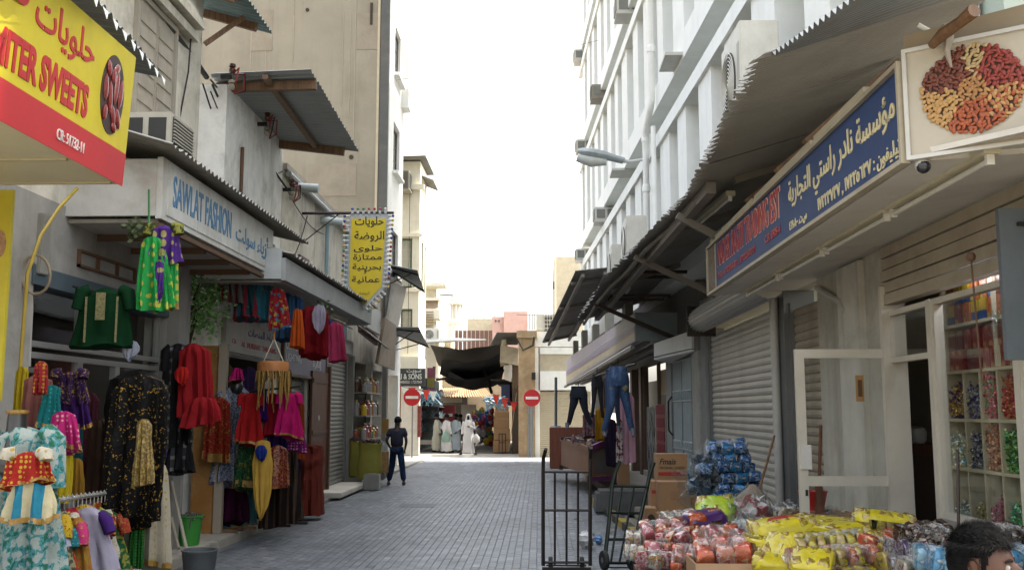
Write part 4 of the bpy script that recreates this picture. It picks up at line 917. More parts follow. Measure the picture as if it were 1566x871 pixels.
c_ = at(1411, 252, 5.25); cmv.location = (c_.x, 5.25, c_.z)
g = G(); g.tube([(c_.x+.02, 5.25, c_.z+.085), (c_.x, 5.25, c_.z+.03)], .016, 8); g.build('stem', ALU, cmv)
g = G(); g.ball((c_.x, 5.25, c_.z), .042, n=14, m=10); g.build('dome', M('cam_white', '#a8a69f', .3), cmv, smooth=True)
g = G(); g.ball((c_.x, 5.24, c_.z-.012), .038, n=14, m=10); g.build('lens_dome', M('cam_lens', '#24262a', .1), cmv, smooth=True)
# blue sign
bs = empty('shop_sign', (SXR, 8.4, 3.26), 'long blue signboard with red English and cream Arabic trading name', 'sign')
BLU = M('sign_blue', '#16315c', .55, var=.15, scale=.9, dirt='#2c4568', damt=.4, dscale=3)
g = G(); g.box(SXR, SXR+.06, 5.26, 11.5, 3.26, 3.79); bb = g.build('board', BLU, bs)
TRM = M('trim_cream2', '#9d9480', .5, dirt='#6d6353')
frame_rect(bs, 'trim', frame((SXR-.005, 11.5, 3.235), RY, (0, 0, 1)), 0, 6.24, 0, .575, .028, .05, TRM)
g = G(); g.box(SXR-.012, SXR-.002, 11.0, 11.03, 3.27, 3.78); g.build('divider', TRM, bs)
g = G(); g.box(SXR-.011, SXR-.002, 11.05, 11.45, 3.28, 3.77); g.build('picture', PAT('nut_print', 'floral', '#8d8578', '#7a4a26', 26, .34, c3='#b08a52'), bs)
RLT = M('letter_scarlet', '#931d1a', .45, bump=0); CLT = M('letter_cream', '#cbbf95', .5, bump=0)
text('NADER RASTI TRADING EST', (SXR, 10.9, 3.5), RY, (0, 0, 1), 2.85, .25, RLT, bb, fat=.008)
text('NADER RASTI TRADING EST', (SXR+.0035, 10.93, 3.49), RY, (0, 0, 1), 2.91, .27, M('letter_edge', '#c9a08d', .5, bump=0), bb, fat=.028, th=.004)
text('TEL. 17225637 , 17223737', (SXR, 10.9, 3.345), RY, (0, 0, 1), 1.9, .075, RLT, bb, fat=.02)
text('C.R. 6909-4', (SXR, 8.6, 3.36), RY, (0, 0, 1), .55, .075, RLT, bb, fat=.02)
text('مؤسسة نادر راستي التجارية', (SXR, 7.75, 3.44), RY, (0, 0, 1), 2.36, .27, CLT, bb, fat=.012)
text('تيليفون : ١٧٢٢٥٦٣٧ , ١٧٢٢٣٧٣٧', (SXR, 6.95, 3.29), RY, (0, 0, 1), 1.62, .12, CLT, bb, fat=.01)
text('س.ت. ٨٠٠-٤٦٩', (SXR, 7.75, 3.3), RY, (0, 0, 1), .5, .09, CLT, bb, fat=.01)
# roof timbers over the sign: white gutters and wood
for a, b_ in ((5.9, 7.0), (7.1, 9.0), (9.1, 11.4)):
    g = G(); g.box(SXR+.0, SXR+.09, a, b_, 3.82, 3.88); top(g, 'cable_trunking', M('trunk_cream', '#a9a189', .5, dirt='#7a705c'), '%s length of cream cable trunking on top of the blue signboard' % {5.9: 'nearest', 7.1: 'middle', 9.1: 'farthest'}[a], 'trunking')
# nuts poster
npz = empty('nuts_signboard', (2.0, 5.25, 3.27), 'cream signboard with a round picture of mixed nuts at upper right', 'sign')
u = (Vector((2.82, 4.68, 0))-Vector((2.0, 5.25, 0))).normalized(); nf = frame((2.0, 5.25, 3.265), u, (0, 0, 1))
g = G(); g.box(.02, .95, 0, .08, 0, .58, nf); g.build('board', M('board_cream', '#a69e8e', .45, var=.04, dirt='#8d7f68', damt=.35), npz)
frame_rect(npz, 'trim', nf, 0, .97, -.02, .6, .022, .03, M('trim_white', '#b5b3ad', .45))
NUT = [M('nut_'+n, c, .35, var=.25, scale=30, bump=.3, bscale=120) for n, c in (('cashew', '#a5804c'), ('almond', '#8f4420'), ('hazel', '#7a281c'), ('pecan', '#5f2a18'), ('pistachio', '#a08a60'), ('peanut', '#94693a'))]
disc_c = Vector((.345, 0, .315)); gs_ = [G() for _ in range(6)]
for ring in range(13):
    r_ = .019*ring; n_ = max(1, int(2*math.pi*ring*.8))
    for k in range(n_):
        a = 2*math.pi*(k+R.random()*.5)/n_; sec = (a/(2*math.pi)+R.uniform(-.02, .02)) % 1; rr = r_+R.uniform(-.006, .006)
        t = 5 if r_ < .06 else (2 if sec < .2 else 4 if sec < .27 else 3 if sec < .48 else 0 if sec < .64 else 1 if sec < .84 else (5, 0, 1)[k % 3])
        q = G(); l, w2 = R.uniform(.014, .022), R.uniform(.008, .013); q.ball((0, 0, 0), l, .006, w2, 7, 4)
        q.xf(nf @ Matrix.Translation((disc_c.x+rr*math.cos(a)*1.08, -.006-R.random()*.006, disc_c.z+rr*math.sin(a))) @ Matrix.Rotation(R.uniform(0, 3), 4, 'Y'))
        k0 = len(gs_[t].v); gs_[t].v += q.v; gs_[t].f += [tuple(i+k0 for i in f_) for f_ in q.f]
for t, n_ in enumerate(('cashew_nuts', 'almonds', 'hazelnuts', 'pecans', 'pistachios', 'peanuts')):
    o_ = gs_[t].build(n_, NUT[t], npz, smooth=True); o_['kind'] = 'stuff'
g = G(); g.disc(nf @ Vector((.345, -.001, .315)), u, (0, 0, 1), .25, .23, th=.003); g.build('picture_ground', M('nut_ground', '#3a2010', .6), npz)
text('من', nf @ Vector((.66, 0, .2)), u, (0, 0, 1), .16, .12, RLT, npz, fat=.01)
# hanging strip of torn cloth and bits of wood at the roof corner
g = G(); p_ = nf @ Vector((.24, -.03, .56)); g.tube([p_+Vector((0, 0, .12)), p_+Vector((.01, -.01, .05)), p_+Vector((-.01, -.015, -.03)), p_+Vector((.012, -.01, -.12))], [.03, .025, .018, .006], 6); top(g, 'cloth_strip', M('rag', '#8d8578', .9), 'torn pale strip of cloth hanging over the nuts picture', 'cloth', smooth=True)
g = G(); p0, p1 = at(1425, 70, 5.1), at(1490, 16, 4.75); g.tube([p0, p0.lerp(p1, .3)+Vector((0, 0, .012)), p0.lerp(p1, .7), p1], [.022, .034, .03, .036], 9); top(g, 'timber_stub', WOOD, 'rough timber stub under the roof corner above the nuts picture', 'timber')
g = G(); g.tube([at(1404, 38, 5.4), at(1422, 48, 5.4), at(1431, 70, 5.4)], .014, 8); top(g, 'white_pipe', WHITEB, 'short curved white pipe at the top of the signboard corner', 'pipe', smooth=True)
# near corrugated awning
na = empty('corrugated_awning', (2.0, 9, 4.0), 'long rusty corrugated zinc awning over the right-hand shops', 'awning')
OUT = [(1160, 84, 6.25), (1122, 160, 7.3), (1085, 232, 8.6), (1057, 290, 10.1), (1010, 340, 12), (960, 388, 14.5), (915, 440, 18), (880, 492, 23)]
OP = [at(*p) for p in OUT]; IP = []
for p in OP:
    ix = max(2.05+.9, p.x+.9) if p.y < 12 else p.x+1.7
    if p.y < 17.5: ix = 3.05
    IP.append(Vector((ix, p.y, p.z+.3*(ix-p.x))))
g = G()
n = len(OP)-1; nr_ = 150
def awn(off):
    def fn(u_, v_):
        t = u_*n; k = min(int(t), n-1); f_ = t-k; a = OP[k].lerp(OP[k+1], f_); b2_ = IP[k].lerp(IP[k+1], f_)
        jag = .02*math.sin(u_*913)+.02*math.sin(u_*371+1)
        return a.lerp(b2_, v_+jag*(1-v_))+Vector((0, 0, .016*math.sin(u_*nr_*6.283)+off))
    return fn
segs = [(0, .17), (.165, .33), (.325, .47), (.465, .6), (.595, .74), (.735, .88), (.875, 1)]
for i, (s0, s1) in enumerate(segs):
    g = G(); dz = .008*(i % 2)
    for off in (dz, dz-.006):
        fn = awn(off); g.grid(lambda a, b2_: fn(s0+(s1-s0)*a, b2_), int(nr_*(s1-s0)*6), 3)
    g.build('sheet', CORRB, na)
for i, t in enumerate((.42, .62, .85), 4):
    fn = awn(-.06); a, b2_ = fn(t, .3), fn(t, .97); g = G(); g.bar(a, b2_, .07, .07); g.build('rafter', WOODR if i < 4 else M('frame_steel_pale', '#6c675f', .6, dirt='#5a4a3a'), na)
for t in (.14, .24, .36):
    fn = awn(-.07); a = fn(t, .8); g = G(); g.bar(a, (2.02, a.y, 3.9), .08, .07); g.build('timber_end', WOOD, na)
fn = awn(-.11); g = G(); pts = [fn(.45+.55*i/10, .08) for i in range(11)]; g.tube(pts, .035, 6); g.build('edge_pipe', M('frame_steel_pale', '#6c675f', .6), na)
for t in (.5, .7, .9):
    fn = awn(-.1); a = fn(t, .05); b2_ = Vector((2.98 if a.y < 17.5 else Xw(a.y), a.y+.1, a.z-.75)); g = G(); g.bar(a, b2_, .06, .08); g.build('bracket', STEEL if t > .7 else M('frame_steel_pale', '#6c675f', .6), na)
for t0, t1 in ((.44, .56),):
    fn = awn(-.14); fluoro('fluorescent_lamp', fn(t0, .3), fn(t1, .25), 'fluorescent batten slung under the rafters of the long corrugated awning')
fn = awn(-.1); g = G(); g.bar(fn(.4, .12), fn(.995, .3), .1, .12); g.build('long_beam', M('frame_steel_pale', '#6c675f', .6), na)
# sheet above the nuts poster (upper layer)
g = corr(at(1180, 84, 6.2), at(1330, -20, 4.6), Vector((3.1, 6.4, 4.75)), Vector((3.3, 4.4, 4.75)), 18, .016, rough_edge=.02); 
top(g, 'roof_sheet', CORRG, 'overlapping upper zinc sheet at the top right roof corner', 'roof')
g = G(); g.box(2.02, 3.2, 4.2, 5.9, 3.86, 3.92); 
g2 = G(); g2.slab(nf @ Vector((.0, .05, .6)), nf @ Vector((.97, .05, .6)), nf @ Vector((.97, .05, .75)), nf @ Vector((.0, .05, .7)), .03); top(g2, 'upper_fascia', M('fascia_beige', '#877a66', .7, dirt='#7c6a52'), 'beige boarding above the nuts signboard', 'fascia')
# far right awning
fa = empty('corrugated_awning', at(880, 450, 28), 'dark corrugated awning farther along, in front of the pale tan block', 'awning')
q = [at(880, 414, 25), at(937, 408, 25), at(829, 523, 36), at(880, 512, 36)]
corr(q[0], q[2], q[1], q[3], 46, .022, rough_edge=.01).build('sheet', CORRB, fa)
for t in (.1, .4, .7, .95):
    g = G(); g.bar(q[0].lerp(q[2], t)-Vector((0, 0, .08)), q[1].lerp(q[3], t)-Vector((0, 0, .08)), .08, .08); g.build('rafter', M('frame_steel_pale', '#6c675f', .6), fa)
for t in (.2, .8):
    g = G(); g.bar(q[0].lerp(q[1], t)-Vector((0, 0, .14)), q[2].lerp(q[3], t)-Vector((0, 0, .14)), .08, .08); g.build('purlin', M('frame_steel_pale', '#6c675f', .6), fa)
# shutters on the near shop
SHR = M('shutter_silver', '#b4b2aa', .45, .25, var=.06, dirt='#6d675c', damt=.35)
SHB = M('shutter_beige', '#9c9281', .55, .15, var=.06, dirt='#5f5648')
shutter('roller_shutter', (WX+.06, 17.5, .02), RY, 5.15, .02, 3.3, .1, SHR, 'wide closed silver roller shutter behind the blue snack packs', rail=ALUG)
shutter('roller_shutter', (WX+.1, 11.95, .02), RY, 1.3, 1.2 if False else .02, 3.2, .1, SHB, 'narrow beige roller shutter beside the peeling pillar', rail=ALUG)
sbx = empty('roller_box', (2.7, 14, 3.2), 'open end of a rolled-up ribbed shutter box beyond the blue sign', 'shutter')
g = G(); g.tube([(2.72, 11.6, 3.42), (2.72, 16.6, 3.42)], .2, 16); g.build('roll', SHR, sbx)
for k in range(10):
    a = math.pi*(.75+k*.09); g = G(); g.tube([(2.72+.203*math.cos(a), 11.6, 3.42+.203*math.sin(a)), (2.72+.203*math.cos(a), 16.6, 3.42+.203*math.sin(a))], .012, 4); g.build('rib', ALU, sbx)
g = G(); g.box(2.5, 2.98, 16.6, 16.66, 3.15, 3.66); g.build('end_plate', STEEL, sbx)
# glass shop front
gf = empty('glazed_shopfront', (WX, 6.9, 0), 'aluminium and glass shop front with a doorway, showing candy shelves inside', 'shopfront')
f = frame((WX, 8.4, 0), RY, (0, 0, 1))      # u runs towards the camera
ALC = M('alu_cream', '#b8b3a6', .42, .2, var=.05, dirt='#7a7162', damt=.3)
for a, b_, c, e, gl in ((.0, .86, 2.3, 2.74, 1), (.93, 2.2, 1.12, 2.74, 1), (2.28, 3.6, .3, 2.74, 1), (.99, 2.15, .3, .98, 1)):
    frame_rect(gf, 'frame', f, a, b_, c, e, .045, .07, ALC)
    if gl: pane(gf, a+.045, b_-.045, c+.045, e-.045, f)
g = G(); g.box(.86, .93, -.05, .05, 0, 2.74, f); g.build('mullion', ALC, gf)
g = G(); g.box(.93, 3.6, -.045, .045, .98, 1.12, f); g.build('transom', M('alu_grey2', '#8f8d88', .45, .3), gf)
g = G(); g.box(2.2, 2.28, -.055, .055, .0, 2.74, f); g.build('mullion', ALC, gf)
g = G(); g.box(.93, 3.6, -.04, .04, .0, .3, f); g.build('kick_panel', ALC, gf)
g = G(); g.box(-.02, .04, -.1, .1, 0, 2.95, f); g.build('door_jamb', ALC, gf)
g = G(); g.box(-.35, -.02, -.03, .02, 0, 2.9, f); 
for i in range(5):
    q = G(); z = 2.79+i*.1; q.box(-.02, 3.6, -.075+.01*(i % 2), .03, z, z+.088, f); q.build('roller_slat', SHB, gf)
# grey metal cover plate at the right edge
mp = empty('metal_shutter_cover', (2.75, 5.85, 2), 'upright grey metal cover panel at the right edge of the shop front', 'panel')
a_, b_ = at(1541, 550, 5.6), at(1600, 318, 5.6)
g = G(); g.box(a_.x, b_.x, 5.6, 5.64, a_.z, b_.z); g.build('plate', M('plate_grey', '#5f666b', .5, .4, dirt='#4a4a48'), mp)
q_ = at(1556, 345, 5.59); g = G(); g.box(q_.x, q_.x+.1, 5.57, 5.6, q_.z, q_.z+.02); g.build('handle', STEEL, mp)
# interior
g = room(WX+.14, WX+3.2, 3.5, 10.2, .02, 3.1, '-x'); g.box(WX+.101, WX+.139, 8.5, 10.2, .02, 3.1); g.build('interior', M('shop_interior', '#8d867a', .9), gf)
# open door leaf
DY0 = 8.42
dr = empty('glass_door', (2.2, DY0, 0), 'open aluminium glass door swung out towards the street', 'door')
df = frame((2.17, DY0, 0), (1, 0, 0), (0, 0, 1))
frame_rect(dr, 'frame', df, 0, .82, .1, 2.42, .075, .045, ALC)
g = G(); g.box(.075, .745, -.022, .022, 1.28, 1.36, df); g.build('mid_rail', ALC, dr)
pane(dr, .075, .745, 1.36, 2.345, df); pane(dr, .075, .745, .175, 1.28, df)
g = G(); g.box(.015, .1, -.05, -.02, 1.42, 1.62, df); g.build('handle', M('handle_white', '#b5b3ad', .35), dr)
g = G(); g.box(.045, .065, -.03, -.02, 1.2, 1.25, df); g.build('keyhole', STEEL, dr)
g = G(); g.box(.5, .565, -.028, -.012, 1.98, 2.2, df); st = g.build('sticker', M('sticker_tan', '#8d6a3c', .5), dr)
g = G(); g.box(.515, .55, -.032, -.028, 2.02, 2.16, df); g.build('sticker_mark', M('sticker_dark', '#4a3018', .5), st)
g = G(); g.tube([at(1248, 440, 10.4), at(1268, 452, 10.0), at(1285, 462, 9.6), at(1290, 476, 9.5)], .03, 8); top(g, 'bent_pipe', M('pipe_pale', '#a9a8a2', .5), 'bent white pipe running down the top of the peeling pillar', 'pipe', smooth=True)
# ------------------------------------------------------------------ RIGHT: shops beyond (under the white block)
fs = empty('street_shops', (2.6, 27, 0), 'ground floor shops of the white block behind the hanging jeans', 'shop')
def fw(y0, y1, z0, z1, off=0, th=.2):
    g = G(); g.hexa([(Xw(y0, off), y0, z0), (Xw(y0, off+th), y0, z0), (Xw(y1, off+th), y1, z0), (Xw(y1, off), y1, z0)], [(Xw(y0, off), y0, z1), (Xw(y0, off+th), y0, z1), (Xw(y1, off+th), y1, z1), (Xw(y1, off), y1, z1)]); return g
BRN = M('brown_panel', '#4d392d', .6, dirt='#3a2c22')
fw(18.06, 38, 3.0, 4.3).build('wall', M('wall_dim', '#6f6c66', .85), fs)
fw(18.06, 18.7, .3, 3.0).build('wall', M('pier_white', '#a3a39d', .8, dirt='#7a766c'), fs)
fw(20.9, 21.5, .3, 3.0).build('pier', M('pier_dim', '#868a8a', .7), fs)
for y in (25.0, 26.6, 29.5, 33.5): fw(y, y+.35, .3, 3.0, -.03).build('pier', BRN, fs)
fw(37.4, 38, .3, 3.0).build('pier', WHITEB, fs)
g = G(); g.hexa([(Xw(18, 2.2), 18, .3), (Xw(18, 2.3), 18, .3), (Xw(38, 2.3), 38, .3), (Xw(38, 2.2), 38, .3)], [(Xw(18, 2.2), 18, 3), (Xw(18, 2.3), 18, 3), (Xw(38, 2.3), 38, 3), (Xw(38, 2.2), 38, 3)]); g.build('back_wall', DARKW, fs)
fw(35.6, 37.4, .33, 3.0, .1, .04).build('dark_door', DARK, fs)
# grille door
gd = empty('grille_door', (Xw(20), 20, .34), 'pale blue grey metal grille door behind the cardboard boxes', 'door')
fw(18.75, 20.85, .34, 3.0, .06, .05).build('leaf', M('door_blue', '#6b777c', .5, .2), gd)
for i in range(2):
    ya, yb = 18.85+i*1.0, 19.75+i*1.0
    for k in range(7):
        y = ya+.07+(yb-ya-.14)*k/6; q = G(); q.tube([(Xw(y, .02), y, .5), (Xw(y, .02), y, 2.9)], .014, 5); q.build('bar', M('grille_pale', '#a9b3b5', .5), gd)
    for z in (.5, 1.15, 1.3, 2.1, 2.3, 2.9):
        q = G(); q.tube([(Xw(ya, .01), ya, z), (Xw(yb, .01), yb, z)], .02, 5); q.build('rail', M('grille_pale', '#a9b3b5', .5), gd)
    for k in range(4):
        for z in (1.22, 2.2):
            y = ya+.12+(yb-ya-.24)*k/3; pts = [(Xw(y, .0), y+.07*math.cos(a), z+.07*math.sin(a)) for a in [j*.7 for j in range(10)]]; q = G(); q.tube(pts, .01, 4); q.build('scroll', M('grille_pale', '#a9b3b5', .5), gd)
g = G(); q = [(Xw(20.7, -.02), 20.7, 1.4), (Xw(20.7, -.1), 20.7, 1.5), (Xw(20.7, -.1), 20.7, 2.1), (Xw(20.7, -.02), 20.7, 2.2)]; g.tube(q, .02, 6); g.build('handle', STEEL, gd)
# posters
def wallposter(y0, y1, z0, z1, mt, lb, name='poster'):
    g = fw(y0, y1, z0, z1, -.05, .015); return top(g, name, mt, lb, 'poster')
wallposter(22.9, 24.0, .4, 2.0, PAT('shoe_print', 'blotch', '#a9aaa6', '#77787a', 3.2, c3='#3a3a40', sc3=(1, 3, 1)), 'white poster printed with dark shoes beside the brown door frame')
wallposter(21.55, 22.6, .5, 2.05, PAT('sale_print', 'rows', '#99404e', '#b56a68', 1.1, .8), 'pink red sale poster next to the shoe poster')
g = G(); g.bar((Xw(21.55, -.06), 21.6, 2.1), (Xw(21.55, -.06), 22.5, 2.1), .03, .03)
fw(21.5, 25.0, .32, .45, .0, .2).build('plinth', CONCL, fs)
for y in (22.75, 24.9): fw(y, y+.08, .45, 3.0, .02, .08).build('door_frame', BRN, fs)
g = fw(22.0, 24.8, 2.3, 2.9, .4, .05); g.build('tan_panel', M('tan_panel', '#b5a27c', .6), fs)  # plain tan panel set back from the wall line
# white box canopy over grille door and its bracket
wc = empty('white_canopy', (2.0, 20.5, 3), 'small white box canopy above the grille door', 'canopy')
g = G(); g.slab(at(1000, 545, 19.5), at(1058, 532, 18.4), at(1058, 505, 18.4), at(1000, 525, 19.5), .1); g.build('side', WHITEB, wc)
p1, p2 = at(1000, 547, 19.6), at(1058, 534, 18.4)
g = G(); g.slab(p1, p2, (Xw(18.4), 18.4, p2.z), (Xw(21), 21.0, p1.z), .04); g.build('underside', WHITEB, wc)
# big lightbox fascia
lbx = empty('lightbox_sign', (1.8, 28, 3.0), 'long faded lilac and cream lightbox sign above the hanging jeans', 'sign')
A0, A1, B0, B1 = at(971, 521, 20), at(971, 478, 20), at(866, 587, 38), at(866, 549, 38)
LB = M('lightbox_lilac', '#9d94a0', .5, var=.08, scale=1, dirt='#a3937f', damt=.4)
g = G(); g.slab(B0, A0, A1, B1, .35); fo = g.build('face', LB, lbx)
nrm = (A0-B0).cross(B1-B0).normalized()*.006
if nrm.x > 0: nrm = -nrm
def stripe(v0, v1, c, t0=.0, t1=1., name='stripe'):
    a = [B0.lerp(B1, v0).lerp(A0.lerp(A1, v0), t0), B0.lerp(B1, v0).lerp(A0.lerp(A1, v0), t1), B0.lerp(B1, v1).lerp(A0.lerp(A1, v1), t1), B0.lerp(B1, v1).lerp(A0.lerp(A1, v1), t0)]
    q = G(); q.loft([[p+nrm*.2 for p in a], [p+nrm for p in a]]); q.build(name, c, fo)
stripe(.06, .3, M('lb_cream', '#b3a78f', .5, dirt='#a58f74')); stripe(.31, .36, M('lb_orange', '#a5826a', .5)); stripe(.37, .52, M('lb_violet', '#7f7796', .5)); stripe(.6, .64, M('lb_white', '#bdb9bb', .5), .55, .95)
g = G(); g.tube([A0+Vector((-.05, 0, -.12)), B0+Vector((-.05, 0, -.1))], .05, 6); g.build('gutter', ALUG, lbx)
for k in range(3):
    g = G(); o_ = Vector((.25+.3*k, 0, -.02)); g.bar(A0+o_, B0+o_*.7, .12, .05); g.build('soffit_batten', M('batten_dim', '#625c54', .7), lbx)
g = G(); p_ = at(972, 478, 19.9); q_ = at(1065, 520, 18.6)
g.box(A0.x+.02, Xw(20, -.01), 19.95, 20.05, A0.z, A1.z); g.build('end_panel', M('blue_grey_panel', '#7d8a90', .55, dirt='#5f6668'), lbx)
for k in range(5):
    y = 22+k*3.4; t = (y-20)/18; g = G(); b0 = A1.lerp(B1, t); g.box(b0.x+.08, b0.x+.26, y, y+.9, b0.z-.02, b0.z+.55+.1*(k % 2)); top(g, 'stored_box', M('stored_grey', '#8b877d', .7, dirt='#6b655a'), ('nearest', 'second nearest', 'middle', 'second farthest', 'farthest')[k]+' upright panel standing on top of the lilac lightbox', 'panel', loc=(b0.x+.17, y+.45, b0.z-.02))
# ------------------------------------------------------------------ FAR: the crossing and the covered alley
def boxpx(g, x0, x1, y0, y1, Y, dp):   # frontal block from picture measures at its own distance
    a, b = at(x0, y1, Y), at(x1, y0, Y); return g.box(a.x, b.x, Y, Y+dp, a.z, b.z)
# right corner of the alley: peeling pillar and white shutter shop
rc = empty('corner_shop', (0, 42, 0), 'white shop with a cream shutter facing the crossing, right of the alley', 'building')
YC = 41.6
a_, b_ = at(818, 700, YC), at(905, 430, YC)
g = G(); g.box(a_.x, b_.x, YC, YC+.3, at(818, 530, YC).z, at(818, 507, YC).z); g.build('top_band', WHITEB, rc)
g = G(); g.box(a_.x, a_.x+.16, YC-.02, YC+.3, 0, at(818, 531, YC).z); g.build('pier', WHITEB, rc)
g = G(); boxpx(g, 826, 905, 541, 567, YC+.06, .2); g.build('sign_panel', M('panel_beige', '#b3a892', .6, dirt='#8e826c'), rc)
g = G(); boxpx(g, 826, 905, 531, 541, YC, .25); g.build('upper_band', WHITEB, rc)
g = G(); boxpx(g, 826, 905, 567, 596, YC-.12, .35); g.build('shutter_hood', WHITEB, rc)
g = G(); g.box(a_.x, b_.x, YC+.4, YC+6, 0, at(818, 508, YC).z); g.build('body', WHITEP, rc)
c_ = at(824, 700, YC)
shutter('roller_shutter', (c_.x, YC+.1, 0), (1, 0, 0), at(905, 600, YC).x-c_.x, 0, at(830, 596, YC).z, .085, M('shutter_cream', '#b5aa92', .55, .1, var=.04), 'closed cream roller shutter of the white shop facing the crossing', rail=WHITEB)
pp = empty('peeling_pillar', (-.7, 41.4, 0), 'peeling tan plaster pillar behind the right no entry sign', 'pillar')
PEEL = M('peeling', '#9c8465', .9, var=.25, scale=2, dirt='#c2b49a', damt=.7, dscale=1.6, bump=.6)
g = G(); boxpx(g, 793, 818, 515, 703, 41.4, .5); g.build('shaft', PEEL, pp)
g = G(); boxpx(g, 790, 821, 505, 516, 41.3, .7); g.build('cap', PEEL, pp)
g = G(); boxpx(g, 812, 819, 545, 572, 41.25, .12) if False else boxpx(g, 813, 819, 569, 580, 41.25, .14); g.build('meter', STEEL, pp)
for x in (808, 811.5):
    g = G(); p0, p1 = at(x, 702, 41.3), at(x, 620, 41.3); g.tube([p0, p1], .04, 6); g.build('pipe', ALUG, pp)
def noentry(px, py, Y, lb, post=True):
    c_ = at(px, py, Y); r_ = empty('no_entry_sign', (c_.x, Y, 0), lb, 'road sign', 'no entry signs at the alley')
    g = G(); g.disc((c_.x, Y, c_.z), (1, 0, 0), (0, 0, 1), .35, th=.03); d_ = g.build('disc', M('sign_red2', '#a8161f', .4, var=.04, bump=0), r_)
    g = G(); g.box(c_.x-.26, c_.x+.26, Y-.008, Y-.001, c_.z-.055, c_.z+.055); g.build('white_bar', M('sign_white_bar', '#c9c6c4', .5, bump=0), d_)
    g = G(); g.tube([(c_.x+.02, Y+.08, 0), (c_.x+.02, Y+.08, c_.z+.2)], .03, 8); g.build('post', ALUG, r_)
noentry(630, 607, 40.6, 'left no entry sign in front of the white pillar'); noentry(813.5, 608, 41.0, 'right no entry sign in front of the peeling pillar')
# stuff on the right alley corner
jn = empty('junk_awning', at(785, 540, 43), 'ragged beige tarpaulin and boxes under the roof at the right alley corner', 'awning')
for (x0, x1, y0, y1, Y, mt) in ((766, 793, 530, 556, 42.3, M('tarp_beige', '#9f937c', .8, dirt='#6d624f')), (771, 783, 555, 582, 42.2, M('box_white', '#b3ada0', .7)), (784, 793, 552, 592, 42.4, M('box_brown', '#6d5a45', .8)), (766, 776, 512, 530, 43, M('tarp_pale', '#b3a992', .8))):
    g = G(); boxpx(g, x0, x1, y0, y1, Y, .6); g.v = [p+Vector((R.uniform(-.1, .1), R.uniform(-.1, .1), R.uniform(-.12, .12))) for p in g.v]; g.build('bundle', mt, jn)
g = G(); g.tube([at(793, 520, 41.2), at(800, 535, 41.2), at(815, 528, 41.2), at(817, 515, 41.2)], .05, 5); top(g, 'cable', STEEL, 'dark cable looped across the top of the peeling pillar', 'cable', smooth=True)
g = corr(at(749, 527, 44), at(760, 508, 42), at(790, 527, 44), at(812, 508, 42), 9, .04); top(g, 'zinc_sheet', M('zinc_pale', '#575753', .5, .3), 'pale zinc sheet tilted over the alley roof beside the pillar', 'roof')
g = G(); boxpx(g, 727, 741, 508, 516, 60, .6); 
# alley walls and roof coverings
al = empty('alley_shop', (-6, 50, 0), 'dim open shop with bottles on the left side of the alley', 'shop')
g = G(); g.box(-6.1, -5.9, 46.5, 58, 0, 3.6); g.build('back_wall', M('teal_dim', '#37464a', .8), al)
for z in (.9, 1.5, 2.1, 2.7):
    g = G(); g.box(-5.9, -5.5, 46.6, 57.5, z, z+.04); s_ = g.build('shelf', DARKW, al)
    q = G()
    for k in range(60):
        y = 46.7+k*.18; h = R.uniform(.15, .4); q.tube([(-5.62, y, z+.04), (-5.62, y, z+.04+h)], R.uniform(.03, .06), 5)
    o_ = q.build('goods', M('shop_goods', '#5d7078', .4, var=.9, scale=9), s_); o_['kind'] = 'stuff'
g = G(); g.box(-5.6, -4.9, 46.4, 46.5, .35, .55); g.build('counter', CONCL, al)
ra = empty('alley_stall', (-.6, 47, 0), 'dark cloth stall with hanging wares on the right side of the alley', 'stall')
g = G(); boxpx(g, 760, 795, 575, 700, 45.6, 6); 
g2 = G(); x0 = at(783, 600, 45).x; g2.box(x0, x0+.6, 45, 60, 0, 4.2); g2.build('wall', M('alley_brown', '#4e4238', .85), ra)
g2 = G(); g2.box(x0-1.0, x0, 45.4, 58, 3.3, 3.36); g2.build('shade', M('shade_dark', '#2c2a28', .9), ra)
for k in range(8):
    q = G(); y = 45.2+k*1.2; q.box(x0-.5+.1*(k % 3), x0-.1, y, y+.9, 2.2, 3.1); q.build('hanging_cloth', M(('cloth_navy', 'cloth_red', 'cloth_teal')[k % 3], ('#2f3650', '#7d2f30', '#2e5a60')[k % 3], .9), ra)
for i, (x0_, x1_, y0_, y1_) in enumerate(((754, 779, 673, 691), (755, 779, 655, 672.5), (755, 778, 640, 654.5), (756, 778, 629, 639.5), (757, 777, 620, 628.5))):
    q = G(); boxpx(q, x0_, x1_, y0_, y1_, 44.9, .7); r_ = top(q, 'cardboard_box', CARD, ('bottom box', 'second box from the bottom', 'middle box', 'second box from the top', 'top box')[i]+' of the brown stack at the right of the alley mouth', 'box', 'boxes stacked at the alley mouth', bevel=.01)
g = G(); p0, p1 = at(778, 690, 44.6), at(790, 600, 44.6); g.bar(p0, p1, .06, .03); top(g, 'plank', M('plank_pale', '#a08a68', .7), 'pale plank leaning beside the brown box stack', 'plank')
ut = empty('hand_truck', at(768, 695, 44.5), 'small dark hand truck against the brown box stack', 'hand truck')
for x in (763, 768, 773):
    g = G(); g.tube([at(x, 692, 44.5), at(x, 662, 44.6)], .02, 5); g.build('bar', STEEL, ut)
for y in (691, 676, 663):
    g = G(); g.tube([at(763, y, 44.5), at(773, y, 44.5)], .02, 5); g.build('rung', STEEL, ut)
